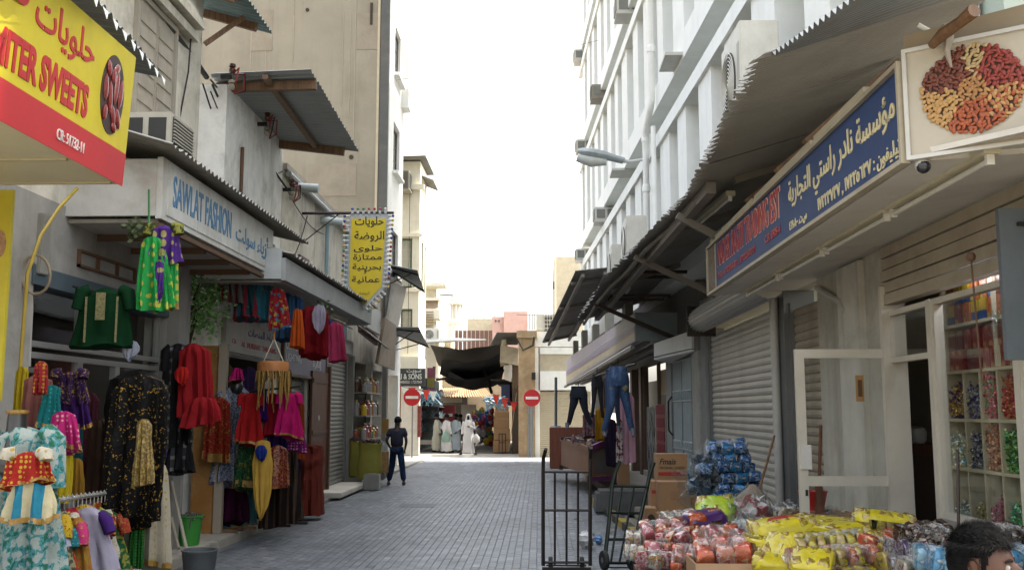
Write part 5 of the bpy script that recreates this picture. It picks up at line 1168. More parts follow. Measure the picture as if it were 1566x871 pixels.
# tarpaulins
def tarp(name, c4_, sag, mt, lb, n=14):
    p = [at(*q) for q in c4_]; g = G(); ph = [R.uniform(0, 6) for _ in range(4)]
    for off in (0, -.02):
        def fn(u_, v_): return p[0].lerp(p[1], u_).lerp(p[3].lerp(p[2], u_), v_)-Vector((0, 0, sag*4*u_*(1-u_)-off++.06*math.sin(7*u_+ph[0])*math.sin(5*v_+ph[1])*.5+.03*math.sin(17*u_+9*v_+ph[2])))
        g.grid(fn, n, n)
    return top(g, name, mt, lb, 'tarpaulin', smooth=True)
TBK = M('tarp_black', '#17181a', .8, var=.3)
tarp('tarpaulin', ((676, 548, 45), (775, 534, 45), (768, 574, 49), (672, 572, 49)), .35, TBK, 'upper black tarpaulin sagging across the alley mouth')
tarp('tarpaulin', ((688, 568, 46), (772, 562, 46), (766, 584, 51), (680, 582, 51)), .4, TBK, 'lower black tarpaulin slung deeper in the alley')
tarp('tarpaulin', ((658, 527, 45.5), (778, 521, 45.5), (764, 556, 55), (672, 560, 55)), .25, M('tarp_grey', '#45433f', .8, dirt='#4f4c48'), 'grey tarpaulin stretched over the alley roofs')
g = corr(at(645, 524, 48), at(700, 521, 48), at(660, 515, 62), at(745, 519, 62), 24, .04); top(g, 'zinc_roof', M('zinc_pale', '#575753', .5, .3), 'pale low zinc roof behind the grey tarpaulin', 'roof')
g = G(); p0, p1 = at(676, 596, 46), at(690, 560, 46)
for a, b_ in (((662, 600, 45.5), (664, 560, 45.5)), ((668, 580, 45.5), (686, 578, 46)), ((740, 566, 47), (752, 600, 49))): g.bar(at(*a), at(*b_), .12, .12)
o_ = top(g, 'timber_props', M('prop_dark', '#2d2622', .8), 'dark timber props under the black tarpaulins', 'timber')
o_['kind'] = 'stuff'
# far end of the alley
ae = empty('alley_end_shop', (-4, 62, 0), 'shop closing the end of the alley under a tan awning', 'building')
g = G(); boxpx(g, 640, 800, 555, 694, 64, .4); g.build('wall', M('wall_warm', '#b5a48a', .85, dirt='#8e7c62', damt=.5), ae)
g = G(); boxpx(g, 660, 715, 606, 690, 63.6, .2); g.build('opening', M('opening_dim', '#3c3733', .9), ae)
g = corr(at(650, 606, 58), at(755, 606, 58), at(668, 594, 63), at(740, 591, 63), 26, .04); g.build('awning', M('awning_tan', '#a58a68', .7, dirt='#7d6142'), ae)
g = G(); boxpx(g, 664, 706, 607, 615, 60, .1); sb_ = g.build('signboard', M('sign_pale3', '#9d988c', .6), ae)
g = G(); p0 = at(705, 650, 59); g.box(p0.x, p0.x+.9, 59, 59.1, at(0, 662, 59).z, at(0, 618, 59).z); g.build('white_cloth', M('cloth_white', '#bcb6ac', .8), ae)
c_ = at(684, 634, 57)
g = G(); g.box(c_.x-.5, c_.x+.45, 57, 57.08, c_.z-.5, c_.z+.55); g.build('red_panel', M('panel_red', '#7e2a2c', .6), ae)
g = G(); g.box(c_.x-.3, c_.x+.3, 56.98, 56.995, c_.z-.08, c_.z+.08); g.build('red_panel_bar', M('sign_white_bar', '#c9c6c4', .5), ae)
tg = [('toy_red', '#a8252a'), ('toy_yellow', '#b5942a'), ('toy_blue', '#2f4f8a'), ('toy_green', '#3a6b4a'), ('toy_pink', '#a85a7a'), ('toy_white', '#b5b0a8')]
tgm = [M(n, c, .6) for n, c in tg]
for k, mt in enumerate(tgm):
    g = G()
    for i in range(16):
        c_ = at(R.uniform(724, 756), R.uniform(626, 676), R.uniform(52, 56)); g.ball(c_, R.uniform(.08, .22), R.uniform(.06, .12), R.uniform(.08, .24), 7, 5, .15)
    o_ = top(g, 'hanging_wares', mt, 'cluster of small %s wares hanging at the far right of the alley' % tg[k][0][4:], 'goods'); o_['kind'] = 'stuff'
# bunting and blue tassels across the alley mouth
for (x0, y0, x1, y1, Y, n, lb) in ((603, 588, 668, 598, 41.8, 6, 'red and white pennants strung below the black signboard'), (752, 600, 806, 622, 43, 4, 'two red pennants hanging by the right alley corner')):
    b_ = empty('bunting', at(x0, y0, Y), lb, 'bunting')
    a0, a1 = at(x0, y0, Y), at(x1, y1, Y); g = G(); g.tube([a0, a0.lerp(a1, .5)-Vector((0, 0, .06)), a1], .012, 4); g.build('string', STEEL, b_)
    for i in range(n):
        p_ = a0.lerp(a1, (i+.5)/n); q = G(); h = .42; q.hexa([p_+Vector(v) for v in ((-.16, 0, 0), (.16, 0, 0), (.16, .02, 0), (-.16, .02, 0))], [p_+Vector(v) for v in ((-.02, .03, -h), (.02, .03, -h), (.02, .05, -h), (-.02, .05, -h))]); q.build('pennant', M('pennant_red', '#c0301f', .7) if i % 2 == 0 or n == 4 else M('bunting_white', '#c9cfcd', .7), b_)
for x, y, lb in ((655, 604, 'blue and white tinsel tuft at the left of the alley mouth'), (758, 612, 'blue and white tinsel tuft at the right of the alley mouth')):
    g = G(); c_ = at(x, y, 44)
    for k in range(40): g.tube([c_+Vector((R.uniform(-.5, .5), R.uniform(-.1, .1), R.uniform(-.1, .2))), c_+Vector((R.uniform(-.6, .6), 0, R.uniform(-.5, .1)))], .02, 4)
    o_ = top(g, 'tinsel', M('tinsel_blue', '#6f97ad', .35, var=.7, scale=14), lb, 'decoration'); o_['kind'] = 'stuff'
# left far corner: ALI & SONS shop and its white pillar
ls = empty('corner_shop', (-6, 42.4, 0), 'shop at the left of the alley mouth with a dark signboard and white pillar', 'building')
YL = 42.4
g = G(); boxpx(g, 612, 641, 590, 696, YL, .5); g.build('pillar', M('pillar_bright', '#c3beb4', .7, dirt='#9a9184'), ls)
g = G(); boxpx(g, 560, 600, 560, 697, YL+.1, .5); g.build('side_wall', CONCL, ls)
g = G(); boxpx(g, 598, 613, 590, 696, YL+.25, .1); g.build('door', WOODM('door_warm', '#7a5a36', '#a58354'), ls)
g = G(); boxpx(g, 601, 609, 602, 690, YL+.2, .06); g.build('door_glass', M('glass_warm', '#8f9a7d', .15), ls)
g = G(); boxpx(g, 556, 640, 545, 566, YL+.3, 3); g.build('upper_wall', CREAMB, ls)
g = G(); boxpx(g, 600, 650, 563, 590, YL-.15, .12); bd = g.build('signboard', M('sign_charcoal', '#2b3231', .5), ls)
WLT = M('letter_silver', '#b9bdb9', .5, bump=0); yy = YL-.15
def tpx(s, x0, x1, yb, yt, mt, fat=.0):
    a, b_ = at(x0, yb, yy), at(x1, yt, yy); text(s, (a.x, yy, a.z), (1, 0, 0), (0, 0, 1), b_.x-a.x, b_.z-a.z, mt, bd, fat=fat, th=.02)
tpx('ALI & SONS', 603, 645, 579.5, 571, WLT, .02); tpx('سويت', 622, 644, 570.5, 564.5, WLT, .01); tpx('17700448/0551 17257049', 603, 645, 586, 581.5, WLT)
g = G(); boxpx(g, 653, 664, 562, 600, 44.2, .06); top(g, 'hanging_cloth', PAT('pink_olive', 'rows', '#7d4860', '#7d7a42', .35, .5), 'pink and olive cloth hanging beside the black signboard', 'cloth')
g = G(); boxpx(g, 638, 644, 620, 668, 42.3, .1); top(g, 'red_rack', M('rack_red', '#6b2f2c', .7, var=.6, scale=6), 'narrow rack of reddish goods on the right edge of the white pillar', 'rack')
# skyline blocks
bb_ = empty('balcony_building', at(660, 520, 60), 'cream building with stacked balconies beyond the corner on the left', 'building')
g = G(); boxpx(g, 600, 668, 432, 640, 60, 6); g.build('body', CREAMB, bb_)
for y0_, y1_, x1_ in ((432, 437, 681), (455, 459, 672), (472, 487, 672), (497, 503, 668)):
    g = G(); a, b_ = at(640, y1_, 58.4), at(x1_, y0_, 58.4); g.box(a.x, b_.x, 58.4, 60, a.z, b_.z); g.build('balcony', CREAMB, bb_)
for i in range(7):
    g = G(); y = 476+i*4; boxpx(g, 641, 663, y, y+1.6, 58.2, .1); g.build('slat', M('slat_brown', '#7d6a55', .7), bb_)
g = G(); boxpx(g, 644, 670, 459, 471, 58.6, .1); g.build('recess', M('recess_brown', '#8c7a66', .8), bb_)
g = G(); p0 = at(672, 450, 58.5); g.tube([p0, p0+Vector((.8, 0, -.05))], .06, 6); g.build('spout', ALUG, bb_)
condenser('condenser_unit', at(646, 520, 56), (1, 0, 0), .95, .7, .35, 'pale condenser on the low roof left of the zinc roof')
mn = empty('minaret', at(697, 560, 110), 'hazy white minaret with a small dome rising beyond the roofs', 'minaret')
MW = M('minaret_white', '#c9c5ba', .8)
base = at(697, 640, 110); k_ = 110/1500
def mz(y): return at(697, y, 110).z
g = G(); g.lathe((base.x, 110, 0), [(.95, 0), (.95, mz(497)), (1.0, mz(496)), (1.0, mz(490)), (.75, mz(489))], 16); g.build('shaft', MW, mn)
for k in range(8):
    a = k*math.pi/4; g = G(); g.tube([(base.x+.62*math.cos(a), 110+.62*math.sin(a), mz(490)), (base.x+.62*math.cos(a), 110+.62*math.sin(a), mz(466))], .09, 6); g.build('column', MW, mn)
g = G(); g.lathe((base.x, 110, 0), [(.2, mz(467)), (.9, mz(466)), (.95, mz(463)), (.7, mz(461)), (.72, mz(456)), (.62, mz(450)), (.4, mz(446)), (.12, mz(443)), (.06, mz(438)), (.02, mz(433))], 16); g.build('dome', MW, mn, smooth=True)
g = G(); g.lathe((base.x, 110, 0), [(.3, mz(490)), (.3, mz(466))], 10); g.build('core', MW, mn)
pk = empty('pink_building', at(780, 500, 72), 'pink rooftop block beyond the alley', 'building')
PK = M('pink_wall', '#b8978d', .8, var=.05, dirt='#a5786c')
g = G(); boxpx(g, 770, 807, 476, 640, 72, 8); boxpx(g, 752, 769.8, 484, 640, 72.3, 7); g.build('wall', PK, pk)
for x in (757, 762):
    g = G(); boxpx(g, x, x+2.2, 489, 491.5, 72.2, .1); g.build('vent', DARKW, pk)
for x in (809, 814, 817):
    g = G(); boxpx(g, x, x+1.2, 481, 504, 70, .06); g.build('rail_post', ALUG, pk)
g = G(); boxpx(g, 790, 832, 480.5, 481.6, 70, .06); g.build('rail', ALUG, pk)
tc = empty('roof_terrace', at(735, 500, 78), 'pale rooftop terrace with a tent-like canopy left of the pink block', 'building')
g = G(); boxpx(g, 714, 756, 487, 640, 76, 6); g.build('wall', M('terrace_beige', '#b5ab93', .8), tc)
a = [at(722, 480, 76), at(768, 481, 76), at(764, 478, 82), at(724, 478, 82)]; tp_ = at(738, 472, 79); tp2 = at(752, 473, 79)
g = G(); g.add(a+[tp_, tp2], [(0, 1, 5, 4), (1, 2, 5), (2, 3, 4, 5), (3, 0, 4), (3, 2, 1, 0)]); g.build('canopy', M('canopy_pale', '#8d8672', .8), tc)
for x in (724, 740, 756):
    g = G(); boxpx(g, x, x+1, 480, 490, 76.2, .06); g.build('post', ALUG, tc)
mw = empty('red_brown_wall', at(720, 510, 66), 'low red brown metal sheet wall on the roofs before the minaret', 'wall')
for i in range(9):
    g = G(); x = 694+i*6.6; boxpx(g, x, x+6.3, 505, 640, 66+.05*(i % 2), .1); g.build('metal_sheet', M('red_brown', '#5f4640', .7, var=.15), mw)
g = G(); boxpx(g, 688, 694, 503, 640, 65, 2); boxpx(g, 645, 688, 517, 640, 66, 3); top(g, 'low_roof_block', CREAMB, 'pale low wall at the foot of the minaret', 'wall')
rt = empty('tan_block', at(865, 430, 52), 'pale tan block rising behind the far right awning', 'building')
g = G(); boxpx(g, 849, 900, 392, 640, 52, 8); g.build('wall', M('block_tan', '#c0b49c', .8, dirt='#a3957c'), rt)
g = G(); boxpx(g, 845.5, 849.3, 430, 440, 52.2, .6); g.build('vent_box', M('vent_grey', '#8d8576', .7), rt)
g = G(); boxpx(g, 849.2, 850.5, 391, 640, 51.9, .2); g.build('corner_bead', CREAMB, rt)
ra2 = empty('roof_unit', at(830, 500, 48), 'pale rooftop cooling unit with dark grilles above the white corner shop', 'air conditioner')
g = G(); boxpx(g, 820, 832, 481, 504, 48, 1.0); g.build('casing', M('unit_pale', '#a5a197', .6), ra2)
g = G(); boxpx(g, 832.2, 848, 481, 504, 48, 1.0); g.build('grille', M('unit_dark', '#4a4742', .7), ra2)
for i in range(4):
    g = G(); boxpx(g, 832.5+i*4, 833.4+i*4, 481, 504, 47.9, .1); g.build('bar', M('unit_pale', '#a5a197', .6), ra2)
for i in range(4):
    g = G(); boxpx(g, 832, 848, 483+i*6, 483.8+i*6, 47.85, .1); g.build('bar', M('unit_pale', '#a5a197', .6), ra2)
for (x0, x1, y0, Y, c, lb) in ((560, 690, 525, 85, '#c2b8a2', 'long pale low block far behind the alley roofs'), (740, 860, 505, 95, '#b8ad99', 'beige low block far behind the pink building')):
    g = G(); boxpx(g, x0, x1, y0, 650, Y, 10); top(g, 'far_building', M('far_'+c[1:], c, .85), lb, 'building')
# thin overhead wire across the sky
g = G(); p0, p1 = at(608, 122, 32), Vector((Xu(30, -.1), 30, at(885, 62, 30).z)); g.tube([p0.lerp(p1, i/10)-Vector((0, 0, .12*4*(i/10)*(1-i/10))) for i in range(11)], .006, 4); top(g, 'cable', M('cable_grey', '#55534f', .6), 'single thin wire spanning the street high against the sky', 'cable', smooth=True)
# ------------------------------------------------------------------ CLOTHES
GOLD = M('gold_trim', '#7f612a', .45, .3, var=.3, scale=25, bump=.4, bscale=120)
def C(name, hexc, **k): return M('cloth_'+name, dim(hexc, .68), k.pop('rough', .85), var=k.pop('var', .12), scale=5, bump=.5, bscale=24, spec=.12, **k)
SHP = {'dress': [(0, .4), (.06, .74), (.2, .72), (.36, .72), (.6, .84), (.85, .95), (1, 1)], 'skirt': [(0, .55), (.1, .66), (.5, .86), (1, 1)], 'cloth': [(0, .75), (.1, .95), (.5, 1), (.8, .92), (1, .86)],
       'top': [(0, .36), (.1, .8), (.3, .78), (.7, .88), (1, 1)], 'frock': [(0, .42), (.08, .72), (.3, .68), (.45, .74), (.75, .93), (1, 1)], 'scarf': [(0, .7), (.3, 1), (.6, .9), (.85, .6), (1, .12)], 'column': [(0, .5), (.1, .9), (.5, .95), (1, 1)]}
def D(x0, x1, y0, y1, Y, mat, label, cat='dress', shape='dress', name=None, hem=None, depth=.4, folds=10, amp=.38, yaw=0, skew=0, sleeves=None, yoke=None, group=None, hanger=False):
    a, b = at(x0, y0, Y), at(x1, y1, Y); m_ = at((x0+x1)/2, (y0+y1)/2, Y); W = (b.x-a.x)/2*(1.22 if 13.9 < Y < 15.7 and y0 > 540 else 1); H = a.z-b.z; loc = Vector((m_.x, Y, a.z))
    rows = [(-t*H, skew*W*t, W*k, max(.03, W*k*depth)) for t, k in SHP[shape]]
    sl = []
    if sleeves:
        ln, r_, mt = sleeves
        for s_ in (-1, 1): sl.append(([(s_*W*.5, 0, -.04*H), (s_*(W*.62+.03), -.02, -.08*H), (s_*(W*.75+.05*ln), -.03, -(.1+.5*ln)*H)], [r_*.9, r_, r_*.85], mt))
    ex = []
    if yoke: ex.append(('yoke', [(-.05*H, 0, W*.56, max(.035, W*.6*depth)), (-.3*H, 0, W*.62, max(.037, W*.62*depth)), (-.34*H, 0, W*.5, max(.036, W*.6*depth))], yoke, 3))
    return garment(name or cat.replace(' ', '_'), label, cat, loc, rows, mat, yaw, folds, amp, R.randrange(999), hem, sl, ex, group, hanger=hanger)
# --- under the sweets canopy, far left
Y_ = 6.7
mq = empty('mannequin', at(25, 640, Y_), 'black headless shop mannequin wearing the teal leaf print dress', 'mannequin')
n_ = at(26, 645, Y_); MQ = M('mannequin_black', '#1e1d1e', .35, coat=.2)
g = G(); g.lathe((n_.x, Y_, n_.z), [(.09, -.22), (.075, -.12), (.065, -.05), (.062, .03), (.06, .055)], 14); g.build('neck', MQ, mq, smooth=True)
g = G(); g.lathe((n_.x, Y_, n_.z), [(.068, .055), (.072, .065), (.072, .08), (.01, .085)], 14); g.build('neck_cap', GOLD, mq)
g = G(); g.ball((n_.x, Y_, n_.z-.28), .21, .1, .14, 14, 8); g.tube([(n_.x, Y_, n_.z-.4), (n_.x, Y_, 0)], .02, 8); g.build('body_form', MQ, mq)
D(-32, 88, 652, 905, Y_, PAT('leaf_print', 'blotch', '#a3b0aa', '#4f8f96', 15, c3='#2f6b4f'), 'white dress with teal and green leaf print on the mannequin at far left', sleeves=(.55, .085, None), depth=.42)
D(5, 78, 690, 742, Y_-.3, PAT('kid_red', 'dots', '#a8261f', '#d0a43a', 30, .3), 'red and gold child top pinned on the leaf print dress', 'child top', 'top', sleeves=(.3, .05, PAT('puff_white', 'dots', '#c9c2b0', '#b79a4a', 22)), yoke=None, hem=(GOLD, 2), depth=.3)
D(8, 88, 735, 792, Y_-.28, PAT('kid_skirt', 'stripes', '#c9bf9a', '#2a7f9a', 1.6, .5, sc3=(1.5, 1, 1)), 'blue and ivory child skirt with gold hem below the red top', 'skirt', 'skirt', hem=(GOLD, 2), folds=9, amp=.25)
D(22, 100, 765, 905, Y_+.35, C('mauve', '#4a2c2b'), 'long plain mauve brown skirt hanging behind the leaf print dress', 'skirt', 'skirt', folds=9)
D(36, 76, 572, 665, 7.6, C('dusty_rose', '#6f4541'), 'dusty brown dress hanging above the mannequin', 'dress', 'column')
D(55, 70, 552, 602, 7.3, PAT('doll_red', 'dots', '#8d1f2c', '#c2922e', 35, .35), 'small red and yellow cloth ornament hanging beside the dusty brown dress', 'ornament', 'column', depth=.8)
D(64, 93, 588, 652, 7.5, PAT('teal_gold', 'dots', '#0f6a6e', '#3a9a94', 30, .2), 'small teal dress with gold hem hanging beside the brown dress', 'dress', 'frock', hem=(GOLD, 2), yaw=.4)
D(74, 118, 628, 690, 7.4, PAT('pink_dots', 'dots', '#b01f6a', '#d59aa0', 26, .25), 'bright pink dotted skirt with gold hem', 'skirt', 'skirt', hem=(GOLD, 2), skew=.25)
D(76, 108, 682, 765, 7.5, C('mustard', '#a08f1c'), 'plain mustard yellow cloth hanging under the pink dotted skirt', 'cloth', 'cloth')
D(82, 132, 568, 612, 8.2, PAT('purple_gold', 'floral', '#2b1440', '#9a7a3a', 30, .3), 'small purple choli top embroidered in gold', 'top', 'top', sleeves=(.25, .05, None))
D(84, 136, 605, 648, 8.2, C('purple', '#2c1046'), 'dark purple child skirt with gold hem below the purple top', 'skirt', 'skirt', hem=(GOLD, 2))
# green kurta
k_ = D(116, 204, 440, 530, 9.6, C('kurta_green', '#08331a'), 'green kurta with embroidered neckline hanging over the shop door', 'kurta', 'top', sleeves=(.55, .07, None), depth=.18, amp=.1, yaw=.12)
l_ = Vector(k_.location)
g = G(); g.box(-.045, .045, -.115, -.1, -.33, -.06); link('neck_embroidery', g.mesh('neck_embroidery', M('embroidery', '#6f6a48', .6, var=.5, scale=40)), k_)
for s_ in (-.15, .16):
    g = G(); g.box(s_-.008, s_+.008, -.1, -.085, -.55, -.1); link('braid', g.mesh('braid', M('embroidery', '#6f6a48', .6, var=.5, scale=40)), k_)
g = G(); g.tube([at(112, 438, 9.75), at(240, 470, 12.6)], .012, 6); top(g, 'clothes_rail', STEEL, 'dark rail carrying the green kurta across the shop front', 'rail')
D(188, 212, 520, 550, 9.7, C('white_blue', '#9a9fae'), 'white and blue cloth corner below the green kurta', 'cloth', 'scarf')
# harem outfit at the canopy corner
PG = PAT('purple_paisley', 'dots', '#4a2a7a', '#a59a62', 10, .36, k=.7); GG = PAT('green_paisley', 'dots', '#2a9a4a', '#b3b54a', 10, .34, k=.7)
D(224, 278, 345, 398, 9.6, PG, 'purple paisley blouse hanging from the corner of the white canopy', 'blouse', 'top', sleeves=(.35, .06, PAT('yellow_green_print', 'blotch', '#3a4a1c', '#9a9a4a', 16)))
D(208, 256, 362, 470, 9.55, GG, 'bright green paisley scarf hanging in front of the purple blouse', 'scarf', 'skirt', skew=.45)
D(240, 270, 395, 475, 9.62, GG, 'bright green paisley trousers below the purple blouse', 'trousers', 'column', hem=(GOLD, 2))
D(236, 250, 400, 468, 9.5, PG, 'purple paisley strip hanging between the green cloths', 'scarf', 'scarf')
g = G(); g.tube([at(228, 290, 9.7), at(228, 345, 9.6)], .012, 5); top(g, 'cord', M('cord_green', '#2f6b3a', .7), 'green cord tying the paisley outfit to the canopy corner', 'cord')
# black abaya, skirts
D(176, 250, 572, 800, 8.4, PAT('abaya_gold', 'floral', '#0c0c0d', '#b08a3a', 24, .2), 'long black abaya with gold sequin front', 'abaya', 'cloth', skew=-.15, amp=.5)
D(205, 232, 640, 742, 8.15, PAT('gold_sequin', 'sequin', '#6f5722', '#a58a3c', 70, .3, rough=.35), 'panel of gold sequins on the front of the black abaya', 'ornament', 'frock', name='sequin_panel', depth=.25)
D(168, 248, 566, 680, 8.8, C('black', '#0b0b0c'), 'plain black shawl draped behind the sequined abaya', 'shawl', 'cloth', amp=.3)
g = G(); g.bar(at(236, 585, 8.5), at(256, 592, 8.6), .03, .03); top(g, 'clothes_hook', STEEL, 'black display arm holding the abaya away from the wall', 'hook')
D(205, 258, 705, 868, 8.6, PAT('ivory_dots', 'dots', '#b5ad98', '#a8963f', 18, .22), 'ivory skirt with yellow dots beside the black abaya', 'skirt', 'skirt', hem=(GOLD, 1), yaw=.3)
D(201, 218, 776, 866, 8.5, PAT('green_net', 'dots', '#1d5a24', '#4a8a3a', 40, .3), 'green netted strip along the edge of the ivory skirt', 'skirt', 'column')
D(243, 254, 655, 700, 8.7, C('violet', '#351a5a'), 'violet tassel hanging behind the abaya', 'ornament', 'column')
# checked shirt and red garment at the shop corner
D(250, 292, 525, 682, 12.2, PAT('check_bw', 'check', '#1d1e21', '#8a8a88', 2.2, .78, c3='#4a4a4c'), 'black and white checked long shirt on the corner post', 'shirt', 'column', sleeves=(.35, .07, None))
D(254, 296, 672, 722, 12.2, PAT('check_bw', 'check', '#1d1e21', '#8a8a88', 2.2, .78, c3='#4a4a4c'), 'flared black and white checked hem below the checked shirt', 'skirt', 'skirt', name='checked_skirt')
D(272, 318, 525, 640, 12.0, C('scarlet', '#8e1a20'), 'long scarlet tunic hanging beside the checked shirt', 'tunic', 'column', skew=.25)
D(282, 338, 606, 648, 11.9, C('scarlet', '#8e1a20'), 'scarlet flared skirt below the scarlet tunic', 'skirt', 'skirt')
D(268, 288, 560, 588, 11.85, C('bright_red', '#b3241f'), 'small bright red cloth hung over the scarlet tunic', 'cloth', 'scarf')
# clothes rail full of small dresses
ra_, rb_ = at(88, 764, 6.9), at(174, 752, 8.6)
rk = empty('clothes_rail', (ra_.x, ra_.y, 0), 'chrome clothes rail packed with small bright dresses at lower left', 'clothes rail')
g = G(); g.tube([ra_, rb_], .016, 8); g.build('top_bar', ALU, rk, smooth=True)
for p_ in (ra_, rb_):
    g = G(); g.tube([p_, (p_.x, p_.y, .05)], .016, 8); g.build('upright', ALU, rk)
    g = G(); g.tube([(p_.x-.25, p_.y, .03), (p_.x+.25, p_.y, .03)], .018, 8); g.build('foot', STEEL, rk)
RC = [('red sequined', PAT('r1', 'sequin', '#7d1f1f', '#a8762e', 45)), ('grey embroidered', PAT('r2', 'sequin', '#4a4a3e', '#8d8a6a', 40)), ('coral brocade', PAT('r3', 'floral', '#9a3424', '#b58a4a', 35, .3)), ('gold brocade', PAT('r4', 'floral', '#8a6a24', '#a8362a', 30, .3)),
      ('crimson dotted', PAT('r5', 'dots', '#a01c34', '#c2a24a', 28, .25)), ('lavender', C('lavender', '#8d8a9c')), ('yellow floral', PAT('r6', 'floral', '#b59a1c', '#8d2a1f', 26, .3)), ('teal netted', PAT('r7', 'dots', '#0d5f66', '#4aa09a', 45, .25)),
      ('pink and gold', PAT('r8', 'floral', '#b0306a', '#b58a3a', 28, .3)), ('white eyelet', PAT('r9', 'dots', '#b5b0a0', '#8d8468', 40, .2)), ('violet', C('violet', '#351a5a')), ('green sequined', PAT('r10', 'sequin', '#1f5a34', '#8a8a3a', 40)),
      ('orange striped', PAT('r11', 'stripes', '#a84a1c', '#b5903a', 4, .5)), ('maroon', C('maroon', '#4f1420'))]
for i, (nm, mt) in enumerate(RC):
    t = (i+.5)/len(RC); p_ = ra_.lerp(rb_, t); H = R.uniform(.42, .62); W = R.uniform(.15, .2)
    garment('small_dress', '%s small dress hanging on the packed rail at lower left' % nm, 'dress', p_-Vector((R.uniform(-.1, .14), 0, R.uniform(.04, .16))), [(0, 0, W*.35, .03), (-.1*H, 0, W*.75, .05), (-.35*H, 0, W*.7, .055), (-.7*H, .02, W*.95, .07), (-H, .03, W*1.1, .085)], mt, R.uniform(-1.0, .5), 6, .25, i, (GOLD, 1), [([(s_*W*.5, 0, -.05), (s_*W*.8, -.02, -.1), (s_*W*1.0, -.03, -.19)], [.035, .05, .045], RC[(i+5) % len(RC)][1]) for s_ in (-1, 1)], group='small dresses on the packed rail')
    g = G(); g.tube([p_+Vector((0, 0, -.07)), p_+Vector((0, 0, .0)), p_+Vector((.02, 0, .03)), p_+Vector((.035, 0, .005))], .004, 5); o_ = top(g, 'hanger', ALU, 'wire hanger carrying the %s dress on the packed rail' % nm, 'hanger', 'hangers on the packed rail')
    if i % 2 == 0:
        garment('small_dress', '%s skirt hanging low under the packed rail at lower left' % RC[(i+3) % len(RC)][0], 'dress', p_-Vector((0, .12, .55)), [(0, 0, W*.5, .04), (-.2, 0, W*.8, .06), (-.55, 0, W, .08)], RC[(i+3) % len(RC)][1], R.uniform(-.3, .3), 7, .2, i+50, (GOLD, 1), group='skirts under the packed rail')
D(25, 40, 560, 640, 8.4, C('yellow_strap', '#a08a1c'), 'yellow ribbon hanging at the far left pole', 'ribbon', 'column')
# --- tailor stall
SQ = PAT('grey_sequin', 'sequin', '#3d4f60', '#8d8a9a', 55, rough=.45, k=.8)
D(336, 372, 590, 740, 14.6, SQ, 'long blue grey sequined dress in the tailor stall', sleeves=(.45, .06, None), yaw=.25)
D(318, 346, 606, 702, 14.4, PAT('orange_red_print', 'floral', '#8d2418', '#a8763a', 22, .28), 'orange red printed dress left of the sequined dress', shape='column', hem=(GOLD, 2))
D(334, 352, 600, 650, 14.7, C('plum', '#4a1238'), 'plum sleeve hanging behind the sequined dress', 'blouse', 'column')
D(316, 334, 690, 800, 14.7, PAT('red_yellow_layer', 'rows', '#7d241c', '#a8812a', .5, .55), 'red and yellow layered long skirt at the left of the tailor stall', 'skirt', 'skirt')
D(330, 378, 735, 802, 14.9, C('dark_plum', '#3a0f2c'), 'long dark plum skirt below the sequined dress', 'skirt', 'skirt', folds=9)
D(350, 386, 745, 806, 15.0, C('teal', '#1d5f74'), 'plain teal trousers with gold hem in the tailor stall', 'trousers', 'column', hem=(GOLD, 1))
D(366, 400, 662, 748, 14.4, PAT('green_gold', 'floral', '#0f4a2c', '#8d7a34', 26, .28), 'green and gold printed dress in the middle of the tailor stall', shape='skirt', hem=(GOLD, 2))
D(368, 398, 600, 680, 14.2, C('kid_red2', '#a01a1c'), 'plain red child dress with gold belt under the tasselled hoop', shape='frock', sleeves=(.3, .05, None), hem=(GOLD, 1))
D(392, 408, 592, 642, 14.3, C('deep_violet', '#3a1a6a'), 'small deep violet dress beside the red child dress', shape='frock')
D(394, 410, 618, 690, 14.5, PAT('white_dots', 'dots', '#aaa590', '#8a8250', 24, .2), 'cream dotted dress behind the small violet dress', shape='column')
D(390, 411, 672, 792, 14.1, C('sheer_yellow', '#c09a44'), 'pointed sheer yellow scarf in the middle of the tailor stall', 'scarf', 'scarf')
D(392, 406, 680, 704, 14.0, C('royal_blue', '#1c2f7a'), 'small royal blue cloth over the yellow scarf', 'cloth', 'scarf')
D(408, 424, 600, 665, 14.4, C('crimson', '#8d1424'), 'crimson dress behind the magenta dress', shape='frock')
D(410, 434, 606, 690, 14.5, C('indigo', '#2c1450'), 'indigo dress beside the magenta dress', shape='dress', hem=(GOLD, 1))
D(426, 458, 600, 668, 14.1, C('magenta', '#a8125a'), 'bright magenta child dress with gold waistband', shape='frock', sleeves=(.3, .05, None), yoke=None, hem=(GOLD, 1))
D(444, 466, 655, 690, 14.3, PAT('magenta_dots', 'dots', '#7a1264', '#c2a2ae', 24, .28), 'magenta skirt with white dots below the magenta dress', 'skirt', 'skirt')
D(412, 436, 680, 742, 14.3, PAT('red_sequin', 'sequin', '#7a1228', '#b5763a', 50, rough=.4), 'red sequined skirt above the dark striped skirt', 'skirt', 'column')
D(405, 452, 672, 800, 14.8, PAT('dark_diag', 'stripes', '#1f1512', '#4f3c30', 3.2, .7, sc3=(1, 1, .7)), 'dark brown diagonal striped long skirt in the tailor stall', 'skirt', 'skirt', folds=9)
D(340, 352, 556, 610, 14.8, C('olive', '#4d4526'), 'olive cloth hanging at the back of the tailor stall', 'cloth', 'column')
D(355, 371, 562, 582, 14.5, C('hot_pink', '#b01a68'), 'hot pink cap with gold edge on a dark head form', 'cap', 'frock', hem=(GOLD, 1), depth=.9)
D(322, 338, 580, 640, 14.9, PAT('red_white_bag', 'blotch', '#8a8a8c', '#7d2f28', 9), 'grey and red printed bag hanging by the ochre panel', 'bag', 'column')
